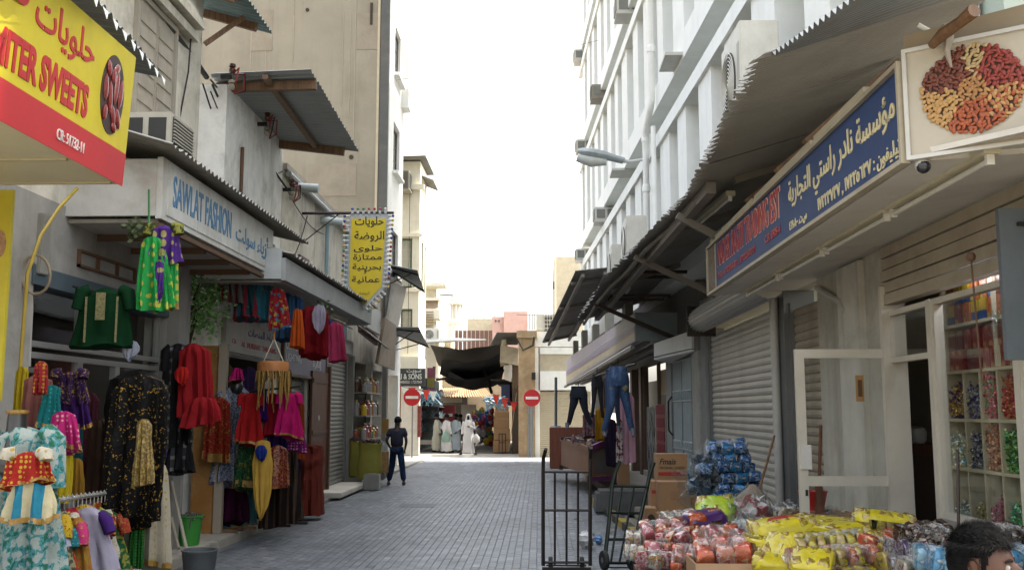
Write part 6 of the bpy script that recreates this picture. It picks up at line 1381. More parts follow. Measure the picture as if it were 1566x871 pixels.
g = G(); p_ = at(362, 592, 14.6); g.ball(p_, .1, .1, .13, 12, 8); g.tube([p_, p_-Vector((0, 0, .4))], .05, 8); top(g, 'head_form', MQ, 'dark mannequin head form under the hot pink cap', 'head form', smooth=True)
for i, (x0, x1, y0, y1, Y, nm, c, shp) in enumerate(((300, 322, 560, 700, 15.3, 'dark bronze', '#4a3a22', 'column'), (346, 362, 612, 735, 15.4, 'wine', '#4a1420', 'column'), (372, 388, 560, 660, 15.5, 'faded violet', '#3f2c55', 'dress'), (380, 400, 690, 790, 15.3, 'bottle green', '#143a2a', 'skirt'), (400, 420, 640, 780, 15.6, 'brick', '#6f2a1c', 'column'), (424, 444, 560, 680, 15.5, 'dull gold', '#7a602a', 'dress'), (436, 456, 640, 760, 15.6, 'dark navy', '#151a33', 'column'), (352, 370, 700, 790, 15.5, 'plum red', '#5a1430', 'skirt'), (448, 462, 610, 700, 15.4, 'burnt orange', '#8a3c1a', 'column'))):
    D(x0, x1, y0, y1, Y, C('layer_%d' % i, c), '%s garment in the back layer of the tailor stall' % nm, 'garment', shp)
for i, (x0, x1, y0, y1, Y, nm, c, shp) in enumerate(((40, 62, 600, 720, 8.0, 'rust', '#6a3018', 'dress'), (94, 122, 640, 745, 8.6, 'dark teal', '#123f44', 'column'), (120, 150, 600, 745, 9.4, 'dark maroon', '#33101a', 'dress'), (136, 166, 640, 760, 9.2, 'brown', '#33231a', 'column'), (100, 128, 700, 765, 8.3, 'ochre', '#7a5a1c', 'skirt'))):
    D(x0, x1, y0, y1, Y, C('back_%d' % i, c), '%s garment hanging at the back of the dress shop entrance' % nm, 'garment', shp)
# plinth with terracotta skirt cloth
pc = at(469, 785, 17.6)
g = G(); g.loft(cloth_rings([(1.18, 0, .2, .2), (1.22, 0, .27, .3), (1.0, 0, .29, .32), (.8, 0, .28, .31), (.0, 0, .33, .36)], 13, .1, 4)); 
for v in g.v: v += Vector((pc.x, 17.6, .13-.05))
top(g, 'draped_table', C('terracotta', '#6f3026', dirt=None), 'small table draped in terracotta cloth beside the wooden door', 'table', smooth=True)
for i, (x, y) in enumerate(((338, 812), (366, 806), (420, 802), (446, 800))):
    g = G(); c_ = at(x, y, 14.6+i*.35); g.bar((c_.x-.2, c_.y, .16), (c_.x+.25, c_.y, .16), .05, .04).bar((c_.x, c_.y, .16), (c_.x, c_.y, 1.2), .03, .03); top(g, 'stand_foot', WOOD if i < 2 else STEEL, ('first', 'second', 'third', 'fourth')[i]+' clothes stand from the left in the tailor stall', 'stand')
g = G(); g.tube([at(318, 605, 14.75), at(460, 590, 14.75)], .018, 6); top(g, 'clothes_rail', STEEL, 'dark rail holding the dresses of the tailor stall', 'rail')
# tasselled hoop
hp = empty('tasselled_hoop', at(418, 560, 14.0), 'hanging round hoop fringed with gold tassels above the tailor stall', 'hanging ring')
hc = at(418, 556, 14.0); ORB = M('hoop_cloth', '#8f5a2c', .7, var=.3, scale=12)
g = G(); g.lathe(hc, [(.215, -.12), (.225, -.11), (.225, .0), (.21, .03), (.1, .045), (.02, .05)], 24); g.build('hoop', ORB, hp, smooth=True)
for k in range(34):
    a = 2*math.pi*k/34+R.uniform(-.06, .06); l = R.uniform(.25, .62) if R.random() < .75 else .15; p_ = hc+Vector((.225*math.cos(a), .225*math.sin(a), -.1)); q = G()
    q.tube([p_, p_+Vector((R.uniform(-.02, .02), 0, -l*.5)), p_+Vector((R.uniform(-.03, .03), 0, -l))], [.012, .016, .006], 5); q.build('tassel', GOLD, hp)
for s_ in (-1, 1):
    g = G(); g.tube([hc+Vector((s_*.14, 0, .04)), hc+Vector((0, 0, .36))], .008, 5); g.build('strap', M('strap_white', '#b5b0a2', .7), hp)
g = G(); g.tube([hc+Vector((0, 0, .34)), hc+Vector((.0, 0, .45)), hc+Vector((.035, 0, .52)), hc+Vector((0, 0, .56)), hc+Vector((-.035, 0, .52))], .014, 6); g.build('hook', M('hook_orange', '#a06a2c', .5), hp, smooth=True)
# --- clothes hanging under the grey canopy
D(333, 362, 405, 460, 14.0, PAT('jacket_stripe', 'stripes', '#6f6f6c', '#7a2430', 3, .7, extra=1), 'grey and red striped jacket sleeve under the canopy', 'jacket', 'column', skew=.7)
D(352, 388, 418, 488, 14.1, PAT('jacket_teal', 'stripes', '#24505a', '#8d2a3a', 2.2, .72), 'teal jacket with red trim hanging under the canopy', 'jacket', 'top', skew=.4, hem=(C('red_trim', '#8d2a30'), 1))
D(366, 392, 416, 480, 14.25, PAT('grey_embroid', 'floral', '#4a4a48', '#77725f', 20, .3), 'grey embroidered jacket between two teal jackets', 'jacket', 'column', skew=.3)
D(384, 412, 422, 490, 14.15, C('teal_jacket', '#2a5f70'), 'plain teal jacket hanging under the canopy', 'jacket', 'column')
D(408, 438, 440, 502, 14.0, PAT('red_patch', 'floral', '#9a1f2c', '#3a7f9a', 14, .36, c3='#b59a3a'), 'bright red floral patchwork dress fluttering under the canopy', shape='skirt', skew=.25, hem=(PAT('blue_edge', 'dots', '#2f5f8a', '#b5b09a', 30), 1))
D(424, 450, 448, 520, 14.9, C('slate_blue', '#33506f'), 'slate blue shirt hanging under the canopy', 'shirt', 'column')
D(440, 462, 452, 520, 15.2, C('steel_blue', '#2f4f7a'), 'darker blue shirt hanging behind the orange cloth', 'shirt', 'column')
D(445, 464, 472, 531, 14.6, C('orange', '#b5501c'), 'plain orange cloth hanging under the canopy', 'cloth', 'skirt')
D(457, 500, 468, 545, 14.8, C('blood_red', '#6f0d14'), 'wide blood red dress hanging under the canopy', shape='cloth', folds=9)
D(478, 498, 466, 508, 14.5, C('pale_lilac', '#8d8796'), 'pale lilac scarf over the blood red dress', 'scarf', 'scarf')
D(494, 510, 488, 545, 14.9, C('navy_violet', '#2c2f5f'), 'navy violet trousers beside the pink trousers', 'trousers', 'column')
D(500, 524, 492, 552, 14.8, C('rose_pink', '#8d2a48'), 'rose pink trousers at the right end of the hanging clothes', 'trousers', 'column', skew=.35)
g = G(); g.tube([(-3.95, 13.75, 3.62), (-3.95, 20.6, 3.62)], .012, 5); top(g, 'clothes_line', STEEL, 'thin rail under the grey canopy carrying the hanging clothes', 'rail')
for x, y, Y, lb in ((412, 445, 14.3, 'left leafy charm under the grey canopy'), (500, 478, 15.3, 'right leafy charm under the grey canopy'), (206, 349, 9.7, 'leafy charm at the canopy corner above the paisley outfit')):
    c_ = at(x, y, Y); g = G()
    for k in range(40):
        m_ = Matrix.Translation(c_+Vector((R.gauss(0, .05), R.gauss(0, .04), R.gauss(0, .07)))) @ Euler((R.uniform(-2, 2), R.uniform(-2, 2), R.uniform(0, 6))).to_matrix().to_4x4(); g.add([m_ @ Vector(p) for p in ((0, 0, 0), (.02, .03, 0), (0, .07, 0), (-.02, .03, 0))], [(0, 1, 2, 3)])
    o_ = top(g, 'leaf_charm', M('charm_green', '#3a4a1f', .6, var=.4), lb, 'decoration'); o_['kind'] = 'stuff'
# --- bucket, tub, mop
bk = empty('bucket', at(289, 822, 13.3), 'green plastic bucket holding a grey mop head', 'bucket'); c_ = at(289, 822, 13.3); bk.location = (c_.x, 13.3, .13)
g = G(); g.lathe((c_.x, 13.3, .13), [(.13, 0), (.17, .36), (.185, .37), (.185, .39), (.16, .39), (.125, .03)], 18); g.build('body', M('bucket_green', '#2f7a2c', .4), bk, smooth=True)
g = G()
for k in range(60):
    a = R.uniform(0, 6.3); r_ = R.uniform(.02, .15); p_ = Vector((c_.x+r_*math.cos(a), 13.3+r_*math.sin(a), .5-.3*r_)); g.tube([p_-Vector((0, 0, .1)), p_+Vector((R.uniform(-.05, .05), R.uniform(-.05, .05), .06)), p_+Vector((R.uniform(-.09, .09), R.uniform(-.09, .09), .02))], .012, 4)
o_ = top(g, 'mop_head', M('mop_grey', '#55524d', .95), 'grey stringy mop head heaped in the green bucket', 'mop'); o_['kind'] = 'stuff'
tb_ = at(291, 871, 11.6)
g = G(); g.lathe((tb_.x, 11.9, .0), [(.17, 0), (.18, .02), (.205, .24), (.215, .25), (.215, .265), (.19, .265), (.17, .05)], 20); top(g, 'grey_tub', M('tub_grey', '#4f5457', .6, dirt='#3a3a38'), 'grey plastic tub standing at the kerb in front of the dress shop', 'tub', smooth=True)
for (x0, y0, x1, y1, Y, lb) in ((262, 735, 285, 838, 12.3, 'longer wooden broom stick leaning behind the grey tub'), (258, 775, 273, 838, 12.5, 'shorter pale stick leaning behind the grey tub')):
    g = G(); g.tube([at(x0, y0, Y+.4), at(x1, y1, Y)], .022, 7); top(g, 'stick', M('stick_pale', '#8d8678', .7), lb, 'stick')
# ------------------------------------------------------------------ jar shop, sacks and tins on the left
js = empty('jar_shelf', (-4.75, 26, .5), 'open shop shelf crowded with jars and bottles behind the green sacks', 'shelf')
for z in (1.15, 1.75, 2.35):
    g = G(); g.box(-4.95, -4.45, 25.35, 27.65, z, z+.035); g.build('shelf_board', ALUG, js)
for y in (25.4, 27.6):
    g = G(); g.box(-4.9, -4.86, y, y+.04, .5, 2.9); g.build('upright', ALUG, js)
JC = [('amber', '#8a5a1c'), ('white', '#b0aca2'), ('rose', '#8d4a48'), ('green', '#2f5a3a'), ('yellow', '#b59a1c'), ('brown', '#4f3320'), ('silver', '#8a8a88')]
JM = [M('jar_'+n, c, .25, var=.3, scale=20, coat=.4) for n, c in JC]; LIDS = [M('lid_gold', '#a58a3a', .35, .5), M('lid_red', '#8d1f1c', .4), M('lid_white', '#b5b3ad', .4)]
jm = {}; ORD = ('first', 'second', 'third', 'fourth', 'fifth', 'sixth', 'seventh', 'eighth')
for zi, z in enumerate((1.186, 1.786, 2.386)):
    for yi in range(8):
        for xi in range(2):
            ci = R.randrange(7); h = R.choice((.24, .32, .4)); r_ = .075
            if (ci, h) not in jm:
                g = G(); g.lathe((0, 0, 0), [(r_*.95, 0), (r_, .02), (r_, h*.78), (r_*.6, h*.86), (r_*.6, h*.9)], 12); jm[ci, h] = (g.mesh('jar', JM[ci], True), G().lathe((0, 0, 0), [(r_*.66, h*.9), (r_*.68, h), (.01, h+.005)], 12).mesh('lid', LIDS[ci % 3]))
            o_ = link('jar', jm[ci, h][0], None, (-4.55-.2*xi, 25.5+yi*.27, z)); link('lid', jm[ci, h][1], o_)
            tag(o_, '%s jar on the %s shelf of the jar shop, %s from the left, %s row' % (JC[ci][0], ('lowest', 'middle', 'top')[zi], ORD[yi], ('front', 'back')[xi]), 'jar', 'jars on the shelves of the jar shop')
OL = M('sack_olive', '#6f6b22', .75, var=.12, dirt='#5f5a1c', damt=.5, bump=.6, bscale=12)
for i, (x0, x1, y0, y1, Y, lb) in enumerate(((534, 552, 674, 728, 25.0, 'left olive green sack behind the front one'), (548, 584, 677, 731, 24.3, 'front olive green sack standing open on a tin'))):
    a, b_ = at(x0, y1, Y), at(x1, y0, Y); cx = (a.x+b_.x)/2; W = (b_.x-a.x)/2; rs_ = []
    for t in range(9):
        z = a.z+(b_.z-a.z)*t/8; k_ = (.9, 1.02, 1.06, 1.05, 1.02, .98, .95, .99, 1.06)[t]
        rs_.append([Vector((cx+W*k_*math.copysign(abs(math.cos(q))**.75, math.cos(q)), Y+W*.75*k_*math.copysign(abs(math.sin(q))**.75, math.sin(q)), z+.02*math.sin(3*q+t))) for q in [2*math.pi*j/20 for j in range(20)]])
    s_ = empty('sack', (cx, Y, a.z), lb, 'sack'); g = G(); g.loft(rs_); g.build('bag', OL, s_, smooth=True)
    g = G()
    for k in range(70): g.ball((cx+R.uniform(-W, W)*.85, Y+R.uniform(-W, W)*.6, b_.z+R.uniform(-.01, .07)), R.uniform(.025, .05), n=6, m=4, jit=.2)
    o_ = g.build('dried_pods', M('pods_dark', '#33211a', .7, var=.4, scale=12), s_); o_['kind'] = 'stuff'
TIN = M('tin', '#8a8a86', .35, .7, dirt='#5f5a50', damt=.4)
for i, (x0, x1, y0, y1, Y, lb) in enumerate(((557, 581, 724, 748, 24.0, 'front square metal tin under the olive sack'), (537, 556, 722, 742, 25.2, 'metal tin under the left olive sack'), (583, 589, 702, 733, 25.6, 'first upright tin right of the sacks'), (590, 595, 700, 729, 26.3, 'second upright tin right of the sacks'))):
    a, b_ = at(x0, y1, Y), at(x1, y0, Y); t_ = empty('metal_tin', ((a.x+b_.x)/2, Y, a.z), lb, 'tin'); g = G(); g.box(a.x, b_.x, Y-.16, Y+.16, a.z, b_.z); g.build('can', TIN, t_, bevel=.02)
    g = G(); g.disc(((a.x+b_.x)/2, Y, b_.z+.01), (1, 0, 0), (0, 1, 0), min(.1, (b_.x-a.x)*.35), th=.012); g.build('cap', ALU, t_)
g = G(); boxpx(g, 583, 592, 690, 722, 25.0, .3); top(g, 'brown_basket', M('basket_brown', '#7d6038', .8, var=.3, scale=15), 'tall brown box just right of the front olive sack', 'box')
g = G(); boxpx(g, 584, 594, 640, 662, 26.5, .15); top(g, 'gold_packet', M('packet_gold', '#8a6a34', .35, .3), 'gold coloured packets hanging at the edge of the jar shop', 'packet')
for j in range(3):
    g = G(); a = at(583+j*3.2, 676+j, 26.3); g.lathe((a.x, 26.3, a.z-.25), [(.07, 0), (.075, .2), (.05, .24), (.05, .3)], 10); top(g, 'glass_jar', M('jar_clear', '#9aa09c', .15), ('left', 'middle', 'right')[j]+' clear jar on the ledge beside the man in navy', 'jar', smooth=True)
# ------------------------------------------------------------------ RIGHT: hand trucks, boxes, barrier
def tubes(name, segs, r, mt, p, n=6):
    for s_ in segs:
        g = G(); g.tube(s_, r, n); g.build(name, mt, p, smooth=True)
TRK = M('truck_iron', '#2c2724', .5, .5, dirt='#4a3a2e', damt=.4); TRG = M('truck_green', '#17231c', .45, .4, dirt='#3a3a30')
YH = 11.75
h1 = empty('hand_truck', at(866, 868, YH), 'dark brown iron hand truck standing upright at the right of the street', 'hand truck')
h1.location.z = 0
def hp_(x, y, Y=YH): return at(x, y, Y)
ls_ = [hp_(830.6, 864), hp_(830.6, 722), hp_(831, 700), hp_(835, 686, YH-.12)]; rs2 = [hp_(902.5, 864), hp_(902.5, 722), hp_(902.8, 700), hp_(904, 684, YH-.12)]
tubes('rail', (ls_, rs2), .022, TRK, h1, 8); tubes('upright_bar', [[hp_(x, 862), hp_(x, 721)] for x in (848.5, 866.4, 884)], .015, TRK, h1)
tubes('cross_bar', [[hp_(830, y), hp_(903, y)] for y in (721, 779.5, 859)], .016, TRK, h1)
a, b_ = hp_(829, 866), hp_(904, 866)
g = G(); g.box(a.x, b_.x, YH-.32, YH+.02, .015, .03); g.build('toe_plate', TRK, h1); g = G(); g.box(a.x, b_.x, YH-.0, YH+.02, .03, .1); g.build('toe_upstand', TRK, h1)
RUB = M('rubber', '#1a1a1a', .8); 
def wheel(c, p, r=.1, w_=.05, ax=(1, 0, 0)):
    ax = Vector(ax).normalized(); c = Vector(c); f_ = frame(c, Vector((ax.y, -ax.x, 0)), (0, 0, 1))
    g = G(); n = 18; pr = [(-.5, .72), (-.5, .93), (-.3, 1), (.3, 1), (.5, .93), (.5, .72)]
    u_ = Vector((-ax.y, ax.x, 0)); g.loft([[c+ax*k*w_+(u_*math.cos(2*math.pi*i/n)+Vector((0, 0, 1))*math.sin(2*math.pi*i/n))*r*q for i in range(n)] for k, q in pr]); wh = g.build('wheel', RUB, p, smooth=True)
    g = G(); g.tube([c-ax*w_*.55, c+ax*w_*.55], r*.3, 10); g.build('hub', ALUG, wh)
wheel((a.x+.1, YH+.14, .1), h1); wheel((b_.x-.1, YH+.14, .1), h1)
g = G(); g.tube([(a.x+.05, YH+.14, .1), (b_.x-.05, YH+.14, .1)], .012, 6); g.build('axle', TRK, h1)
# second truck, turned and leaning back
h2 = empty('hand_truck', at(950, 868, 11.3), 'dark green hand truck leaning back at an angle beside the cardboard boxes', 'hand truck'); h2.location.z = 0
def q2(x, y, t): return at(x, y, 11.35+t*.45)
L2 = [q2(924, 862, 0), q2(931, 800, .4), q2(936, 742, .8), q2(941, 722, .9), q2(948, 704, .9)]; R2 = [q2(962, 862, .25), q2(975, 810, .55), q2(988, 752, .95), q2(993, 728, 1.05), q2(1000, 706, 1.05)]
tubes('rail', (L2, R2), .024, TRG, h2, 8)
tubes('cross_bar', [[q2(935, 742, .8), q2(989, 744, .95)], [q2(932, 783, .5), q2(981, 784, .75)], [q2(928, 824, .25), q2(973, 824, .5)], [q2(925, 860, 0), q2(963, 860, .25)]], .017, TRG, h2)
tubes('upright_bar', [[q2(934, 861, .05), q2(951, 743, .85)], [q2(947, 861, .15), q2(970, 743, .9)]], .014, TRG, h2)
wheel(q2(924, 856, -.1)+Vector((0, 0, .0)), h2, .11, .05, (.9, .3, 0)); wheel(q2(966, 856, .4), h2, .11, .05, (.9, .3, 0))
g = G(); g.slab(q2(922, 866, -.4), q2(958, 866, -.2), q2(960, 866, .25), q2(924, 866, .05), .015); g.build('toe_plate', TRG, h2)
# cardboard boxes
def cbox(x0, x1, y0, y1, Y, dp, lb, rz=0, marks=(), mt=CARD):
    a, b_ = at(x0, y1, Y), at(x1, y0, Y); w_, h_ = b_.x-a.x, b_.z-a.z; r_ = empty('cardboard_box', ((a.x+b_.x)/2, Y+dp/2, a.z), lb, 'box', rz=rz)
    g = G(); g.box(-w_/2, w_/2, -dp/2, dp/2, 0, h_); g.build('carton', mt, r_, local=True, bevel=.006)
    g = G(); g.box(-w_/2-.001, w_/2+.001, -.03, .03, h_-.001, h_+.002); g.box(-.03, .03, -dp/2-.002, -dp/2+.001, h_-.09, h_) if w_ > 9 else None; g.build('tape', M('tape', '#a58a62', .3), r_, local=True)
    for s_ in (-1, 1):
        g = G(); g.box(-w_/2+.002, w_/2-.002, min(s_*.004, s_*(dp/2-.002)), max(s_*.004, s_*(dp/2-.002)), h_+.0002, h_+.0015); g.build('flap', mt, r_, local=True)
    return r_, w_, h_, dp
INK = M('ink_dark', '#2a231c', .8, bump=0); INR = M('ink_red', '#8d2320', .7, bump=0)
def floor_boxes(): pass
r_, w_, h_, dp = cbox(1005, 1051, 694, 735, 12.6, .36, 'cardboard box lettered for cheese snacks on top of the stack behind the hand truck')
ln = Vector(r_.location)
text('Fmais', (ln.x-w_*.42, ln.y-dp/2, ln.z+h_*.62), (1, 0, 0), (0, 0, 1), w_*.55, h_*.22, INK, r_, fat=.02, shear=.3, th=.003)
text('ORIGINAL CHEESE', (ln.x-w_*.44, ln.y-dp/2, ln.z+h_*.45), (1, 0, 0), (0, 0, 1), w_*.85, h_*.09, INK, r_, fat=.01, th=.003)
g = G(); g.box(-w_*.46, w_*.42, -dp/2-.003, -dp/2, h_*.2, h_*.34); g.build('red_stripe', INR, r_, local=True)
r_, w_, h_, dp = cbox(1008, 1067, 737, 784, 12.0, .4, 'plain cardboard box directly under the lettered cheese box, nearest the blue packs')
for k in range(4):
    g = G(); g.box(-w_*.2, w_*.2, -dp/2-.002, -dp/2, h_*(.45+.07*k), h_*(.47+.07*k)); g.build('print_line', M('ink_faint', '#7a5a3c', .8), r_, local=True)
cbox(1006, 1064, 785, 836, 11.8, .45, 'cardboard box below the plain box, half hidden by snack packs')
cbox(1006, 1064, 837, 875, 11.7, .5, 'lowest cardboard box under the plain box')
r_, w_, h_, dp = cbox(996, 1006.5, 736, 776, 12.3, .36, 'narrow end of a carton with a dark print left of the plain box')
g = G(); g.box(-w_*.4, w_*.4, -dp/2-.003, -dp/2, h_*.55, h_*.68); g.build('print', INR, r_, local=True)
r_, w_, h_, dp = cbox(987, 1005, 777, 815, 12.0, .4, 'printed carton standing low at the left of the box stack')
g = G(); g.disc((r_.location.x, r_.location.y-dp/2-.001, r_.location.z+h_*.5), (1, 0, 0), (0, 0, 1), .05, .08, th=.002); g.build('print', INK, r_)
cbox(985, 1004, 816, 862, 11.9, .42, 'bottom carton at the left of the box stack')
# kerb barrier, step riser, litter
kb = empty('kerb_barrier', atz(940, 790, 0), 'low kerb rail painted in worn yellow and black stripes beside the hand trucks', 'kerb rail')
a, b_ = atz(906, 762, .06), atz(976, 818, .06)
for i in range(10):
    g = G(); g.bar(a.lerp(b_, i/10), a.lerp(b_, (i+.97)/10), .14, .12); g.build('stripe', M('kerb_yellow', '#a58a2c', .7, dirt='#4a4436', damt=.6) if i % 2 else M('kerb_black', '#33322f', .7), kb)
for i in range(4):
    g = G(); p0, p1 = atz(924+i*7, 768-i*.5, .1), atz(930.5+i*7, 767-i*.5, .1); g.bar(p0, p1, .22, .2); g.build('kerb_block', M('kerb_yellow', '#a58a2c', .7) if i % 2 else M('kerb_black', '#33322f', .7), kb)
g = G(); p0, p1 = at(908, 768, 19), at(1000, 768, 18.6); g.hexa([(p0.x, 18.6, 0), (p1.x, 18.4, 0), (p1.x, 19.3, 0), (p0.x, 19.5, 0)], [(p0.x+.05, 18.7, .42), (p1.x, 18.45, .42), (p1.x, 19.3, .42), (p0.x+.05, 19.45, .42)]); top(g, 'step_riser', M('concrete_shadowed', '#4a4a49', .9, dirt='#333331', damt=.5, bump=.6), 'worn concrete step riser in front of the jeans shop, its shadow painted dark', 'step', bevel=.05)  # step riser; its shadow is put into the dark concrete colour
FILM = GLASS('clear_film', (.86, .88, .88), 1.6, .12)
def crumple(c, r, seed, n=14, m=10, amp=.35, sz=1):
    g = G(); rg = []; c = Vector(c)
    for j in range(m+1):
        t = math.pi*min(max(j/m, .02), .98); ring = []
        for k in range(n):
            d = Vector((math.sin(t)*math.cos(2*math.pi*k/n), math.sin(t)*math.sin(2*math.pi*k/n), math.cos(t))); f_ = 1+amp*mnoise.noise(d*2.3+Vector((seed, 0, 0)))*1.6+amp*.5*mnoise.noise(d*5+Vector((0, seed, 0)))
            ring.append(c+Vector((d.x*r*f_, d.y*r*f_, d.z*r*f_*sz)))
        rg.append(ring)
    return g.loft(rg)
c_ = atz(896, 824, .12); g = crumple((c_.x, c_.y, .11), .11, 3); top(g, 'plastic_bag', M('bag_white', '#b9bab8', .4), 'crumpled white plastic bag lying behind the brown hand truck', 'litter', loc=(c_.x, c_.y, 0), smooth=True)
c_ = atz(915, 826, .05); g = crumple((c_.x, c_.y, .06), .06, 5); top(g, 'wrapper', M('wrapper_blue', '#5f86b5', .35), 'small pale blue wrapper on the ground by the white bag', 'litter', loc=(c_.x, c_.y, 0), smooth=True)
for i in range(5):
    c_ = atz(880+i*27, 800+R.uniform(-8, 20), .01); g = crumple((c_.x, c_.y, .02), .03, i+10, 8, 5); top(g, 'litter', M('litter_pale', '#8d8a80', .7), ('first', 'second', 'third', 'fourth', 'fifth')[i]+' tiny paper scrap from the left, around the hand trucks', 'litter', 'paper scraps around the hand trucks', loc=(c_.x, c_.y, 0))
# wrapped pole
wp = empty('wrapped_pole', atz(850, 714, 0), 'tall grey pole with clear plastic wrapped round its blue foot', 'pole'); c_ = atz(850, 714, 0)
g = G(); g.tube([c_, c_+Vector((.02, 0, 3.05))], .05, 8); g.build('pole', M('pole_grey', '#5d6468', .5, .3), wp)
g = G(); g.lathe(c_, [(.2, .02), (.2, .36), (.17, .4)], 14); g.build('foot', M('foot_blue', '#4a6f86', .4), wp)
g = G(); g.loft([[c_+Vector((.17*(1+.12*R.uniform(-1, 1))*math.cos(k*.52), .17*(1+.12*R.uniform(-1, 1))*math.sin(k*.52), .4+z*.2)) for k in range(12)] for z in range(6)]); g.build('plastic_wrap', M('wrap_blue', '#8d9fae', .25), wp, smooth=True)
# ------------------------------------------------------------------ jeans and stall counter
def legs(x0, x1, y0, y1, Y, mt, lb, spread=.5, bend=.0, foot=None, yaw=0, patch=None):
    a, b_ = at(x0, y0, Y), at(x1, y1, Y); W = (b_.x-a.x)/2; H = a.z-b_.z; c_ = Vector(((a.x+b_.x)/2, Y, a.z))
    g = G(); dp = W*.62
    g.loft([[Vector((W*k*math.cos(t), dp*k*math.sin(t)*1.02, -z*H)) for t in [2*math.pi*i/18 for i in range(18)]] for z, k in ((0, .68), (.05, .72), (.15, .86), (.24, .92), (.3, .86))])
    for s_ in (-1, 1):
        pts = [Vector((s_*W*.42, 0, -.2*H)), Vector((s_*W*.47, .01, -.4*H)), Vector((s_*W*(.45+spread*.25), -.02-bend*(s_+1)*.5, -.62*H)), Vector((s_*W*(.45+spread*.55), .04, -.84*H)), Vector((s_*W*(.45+spread*.75), .07, -H*.97))]
        g.tube(pts, [W*.47, W*.42, W*.3, W*.25, W*.22], 14)
    g.xf(Matrix.Rotation(yaw, 4, 'Z')); o_ = link('trousers', g.mesh('trousers', mt, True), None, c_); tag(o_, lb, 'trousers')
    g = G(); g.loft([[Vector((W*k*math.cos(t), dp*k*math.sin(t), z)) for t in [2*math.pi*i/18 for i in range(18)]] for z, k in ((-.002, .7), (-.05, .735))], False); link('waistband', g.mesh('waistband', mt, True), o_)
    if patch:
        for s_ in (-1, 1):
            g = G(); g.ball((s_*W*.5, -W*.36, -.33*H), W*.22, W*.1, W*.26, 9, 6, .15); link('torn_patch', g.mesh('torn_patch', patch, True), o_)
    if foot:
        for s_ in (-1, 1):
            g = G(); p_ = Vector((s_*W*(.45+spread*.75), .06, -H)); g.tube([p_+Vector((0, 0, .06)), p_, p_+Vector((0, -.06, -.07))], [W*.2, W*.22, W*.12], 10); link('mannequin_foot', g.mesh('mannequin_foot', foot, True), o_)
    g = G(); g.tube([(0, 0, 0), (0, 0, .12)], .008, 5); link('hook', g.mesh('hook', STEEL), o_)
    return o_
DEN = PAT('denim', 'blotch', '#475f86', '#5a749c', 7, c3='#7088ab', sc3=(1, 1, .35))
FT = M('mannequin_grey', '#5a5c66', .5)
legs(926, 966, 560, 660, 16, DEN, 'pale blue torn jeans on hanging mannequin legs', .9, foot=FT, patch=M('torn_pale', '#6d6a4a', .9), yaw=.15)
legs(923, 950, 565, 655, 16.6, M('jeans_back', '#24324a', .85), 'dark blue jeans hanging just behind the torn jeans', .4, foot=FT)
legs(869, 901, 590, 650, 21, M('trousers_navy', '#141a26', .9), 'navy black trousers hanging on mannequin legs at the far left of the jeans', .9, foot=FT, yaw=-.3)
legs(903, 924, 572, 640, 18.5, M('trousers_black', '#15161a', .9), 'black ribbed trousers hanging between the two pairs of jeans', .5)
D(910, 930, 622, 672, 22, C('ochre', '#a5781c'), 'ochre yellow garment hanging behind the stall counter', 'shirt', 'column')
D(890, 912, 630, 668, 24, PAT('pink_floral', 'floral', '#8d6a70', '#b5a0a0', 14, .3), 'pale pink printed garment behind the counter', 'shirt', 'column')
D(946, 972, 598, 706, 17.2, C('candy_pink', '#d9a9bb'), 'long candy pink dress hanging below the torn jeans', shape='column', depth=.25)
D(942, 953, 640, 705, 17.0, PAT('white_script', 'blotch', '#c9b9b9', '#3a2c33', 9, c3='#a03a4a', k=.8), 'white printed strip with dark writing on the left of the pink dress', 'dress', 'column', name='printed_panel', depth=.3)
D(925, 944, 640, 712, 19.5, C('dark_plum2', '#2a1f33'), 'dark purple clothes hanging behind the pink dress', 'dress', 'cloth')
g = G(); p0, p1 = at(868, 588, 21), at(972, 556, 15.6); g.tube([p0, p1], .02, 6); top(g, 'hanging_rail', STEEL, 'steel rail under the lilac lightbox carrying the jeans', 'rail')
ct = empty('display_counter', at(905, 715, 23), 'brown wooden display counter with purple trim piled with small goods', 'counter')
CW = WOODM('counter_wood', '#6d452c', '#8d5f3e')
P = [at(858, 700, 27), at(874, 715, 24), at(903, 721, 22), at(944, 719, 22.6)]
zb = .33
ctp = [Vector((P[0].x, 27, 1.15)), Vector((P[2].x, 22.4, 1.05)), Vector((P[3].x, 22.9, 1.3)), Vector((P[0].x+1.3, 27, 1.3))]
ctb = [Vector((p.x, p.y, zb)) for p in ctp]
g = G(); g.hexa([Vector((p.x, p.y, zb+.12)) for p in ctp], ctp); g.build('carcass', CW, ct)
g = G(); g.bar(ctp[1]+Vector((0, -.03, .0)), ctp[2]+Vector((0, -.03, 0)), .08, .12); g.build('purple_trim', M('trim_purple', '#5d2f5a', .5), ct)
g = G(); g.bar(ctb[1]+Vector((0, -.03, .06)), ctb[2]+Vector((0, -.03, .06)), .08, .1); g.build('purple_trim', M('trim_purple', '#5d2f5a', .5), ct)
g = G(); m1 = ctp[1].lerp(ctp[2], .12); m2 = ctp[1].lerp(ctp[2], .88); g.hexa([(m1.x, m1.y-.02, .5), (m2.x, m2.y-.02, .5), (m2.x, m2.y+.02, .5), (m1.x, m1.y+.02, .5)], [(m1.x, m1.y-.02, .98), (m2.x, m2.y-.02, 1.16), (m2.x, m2.y+.02, 1.16), (m1.x, m1.y+.02, .98)]); g.build('dark_opening', DARK, ct)
g = G(); g.bar(ctp[0], ctp[1], .06, .1); g.build('rim', CW, ct)
for p in ctp:
    g = G(); g.box(p.x-.05, p.x+.05, p.y-.05, p.y+.05, zb, zb+.13); g.build('foot', STEEL, ct)
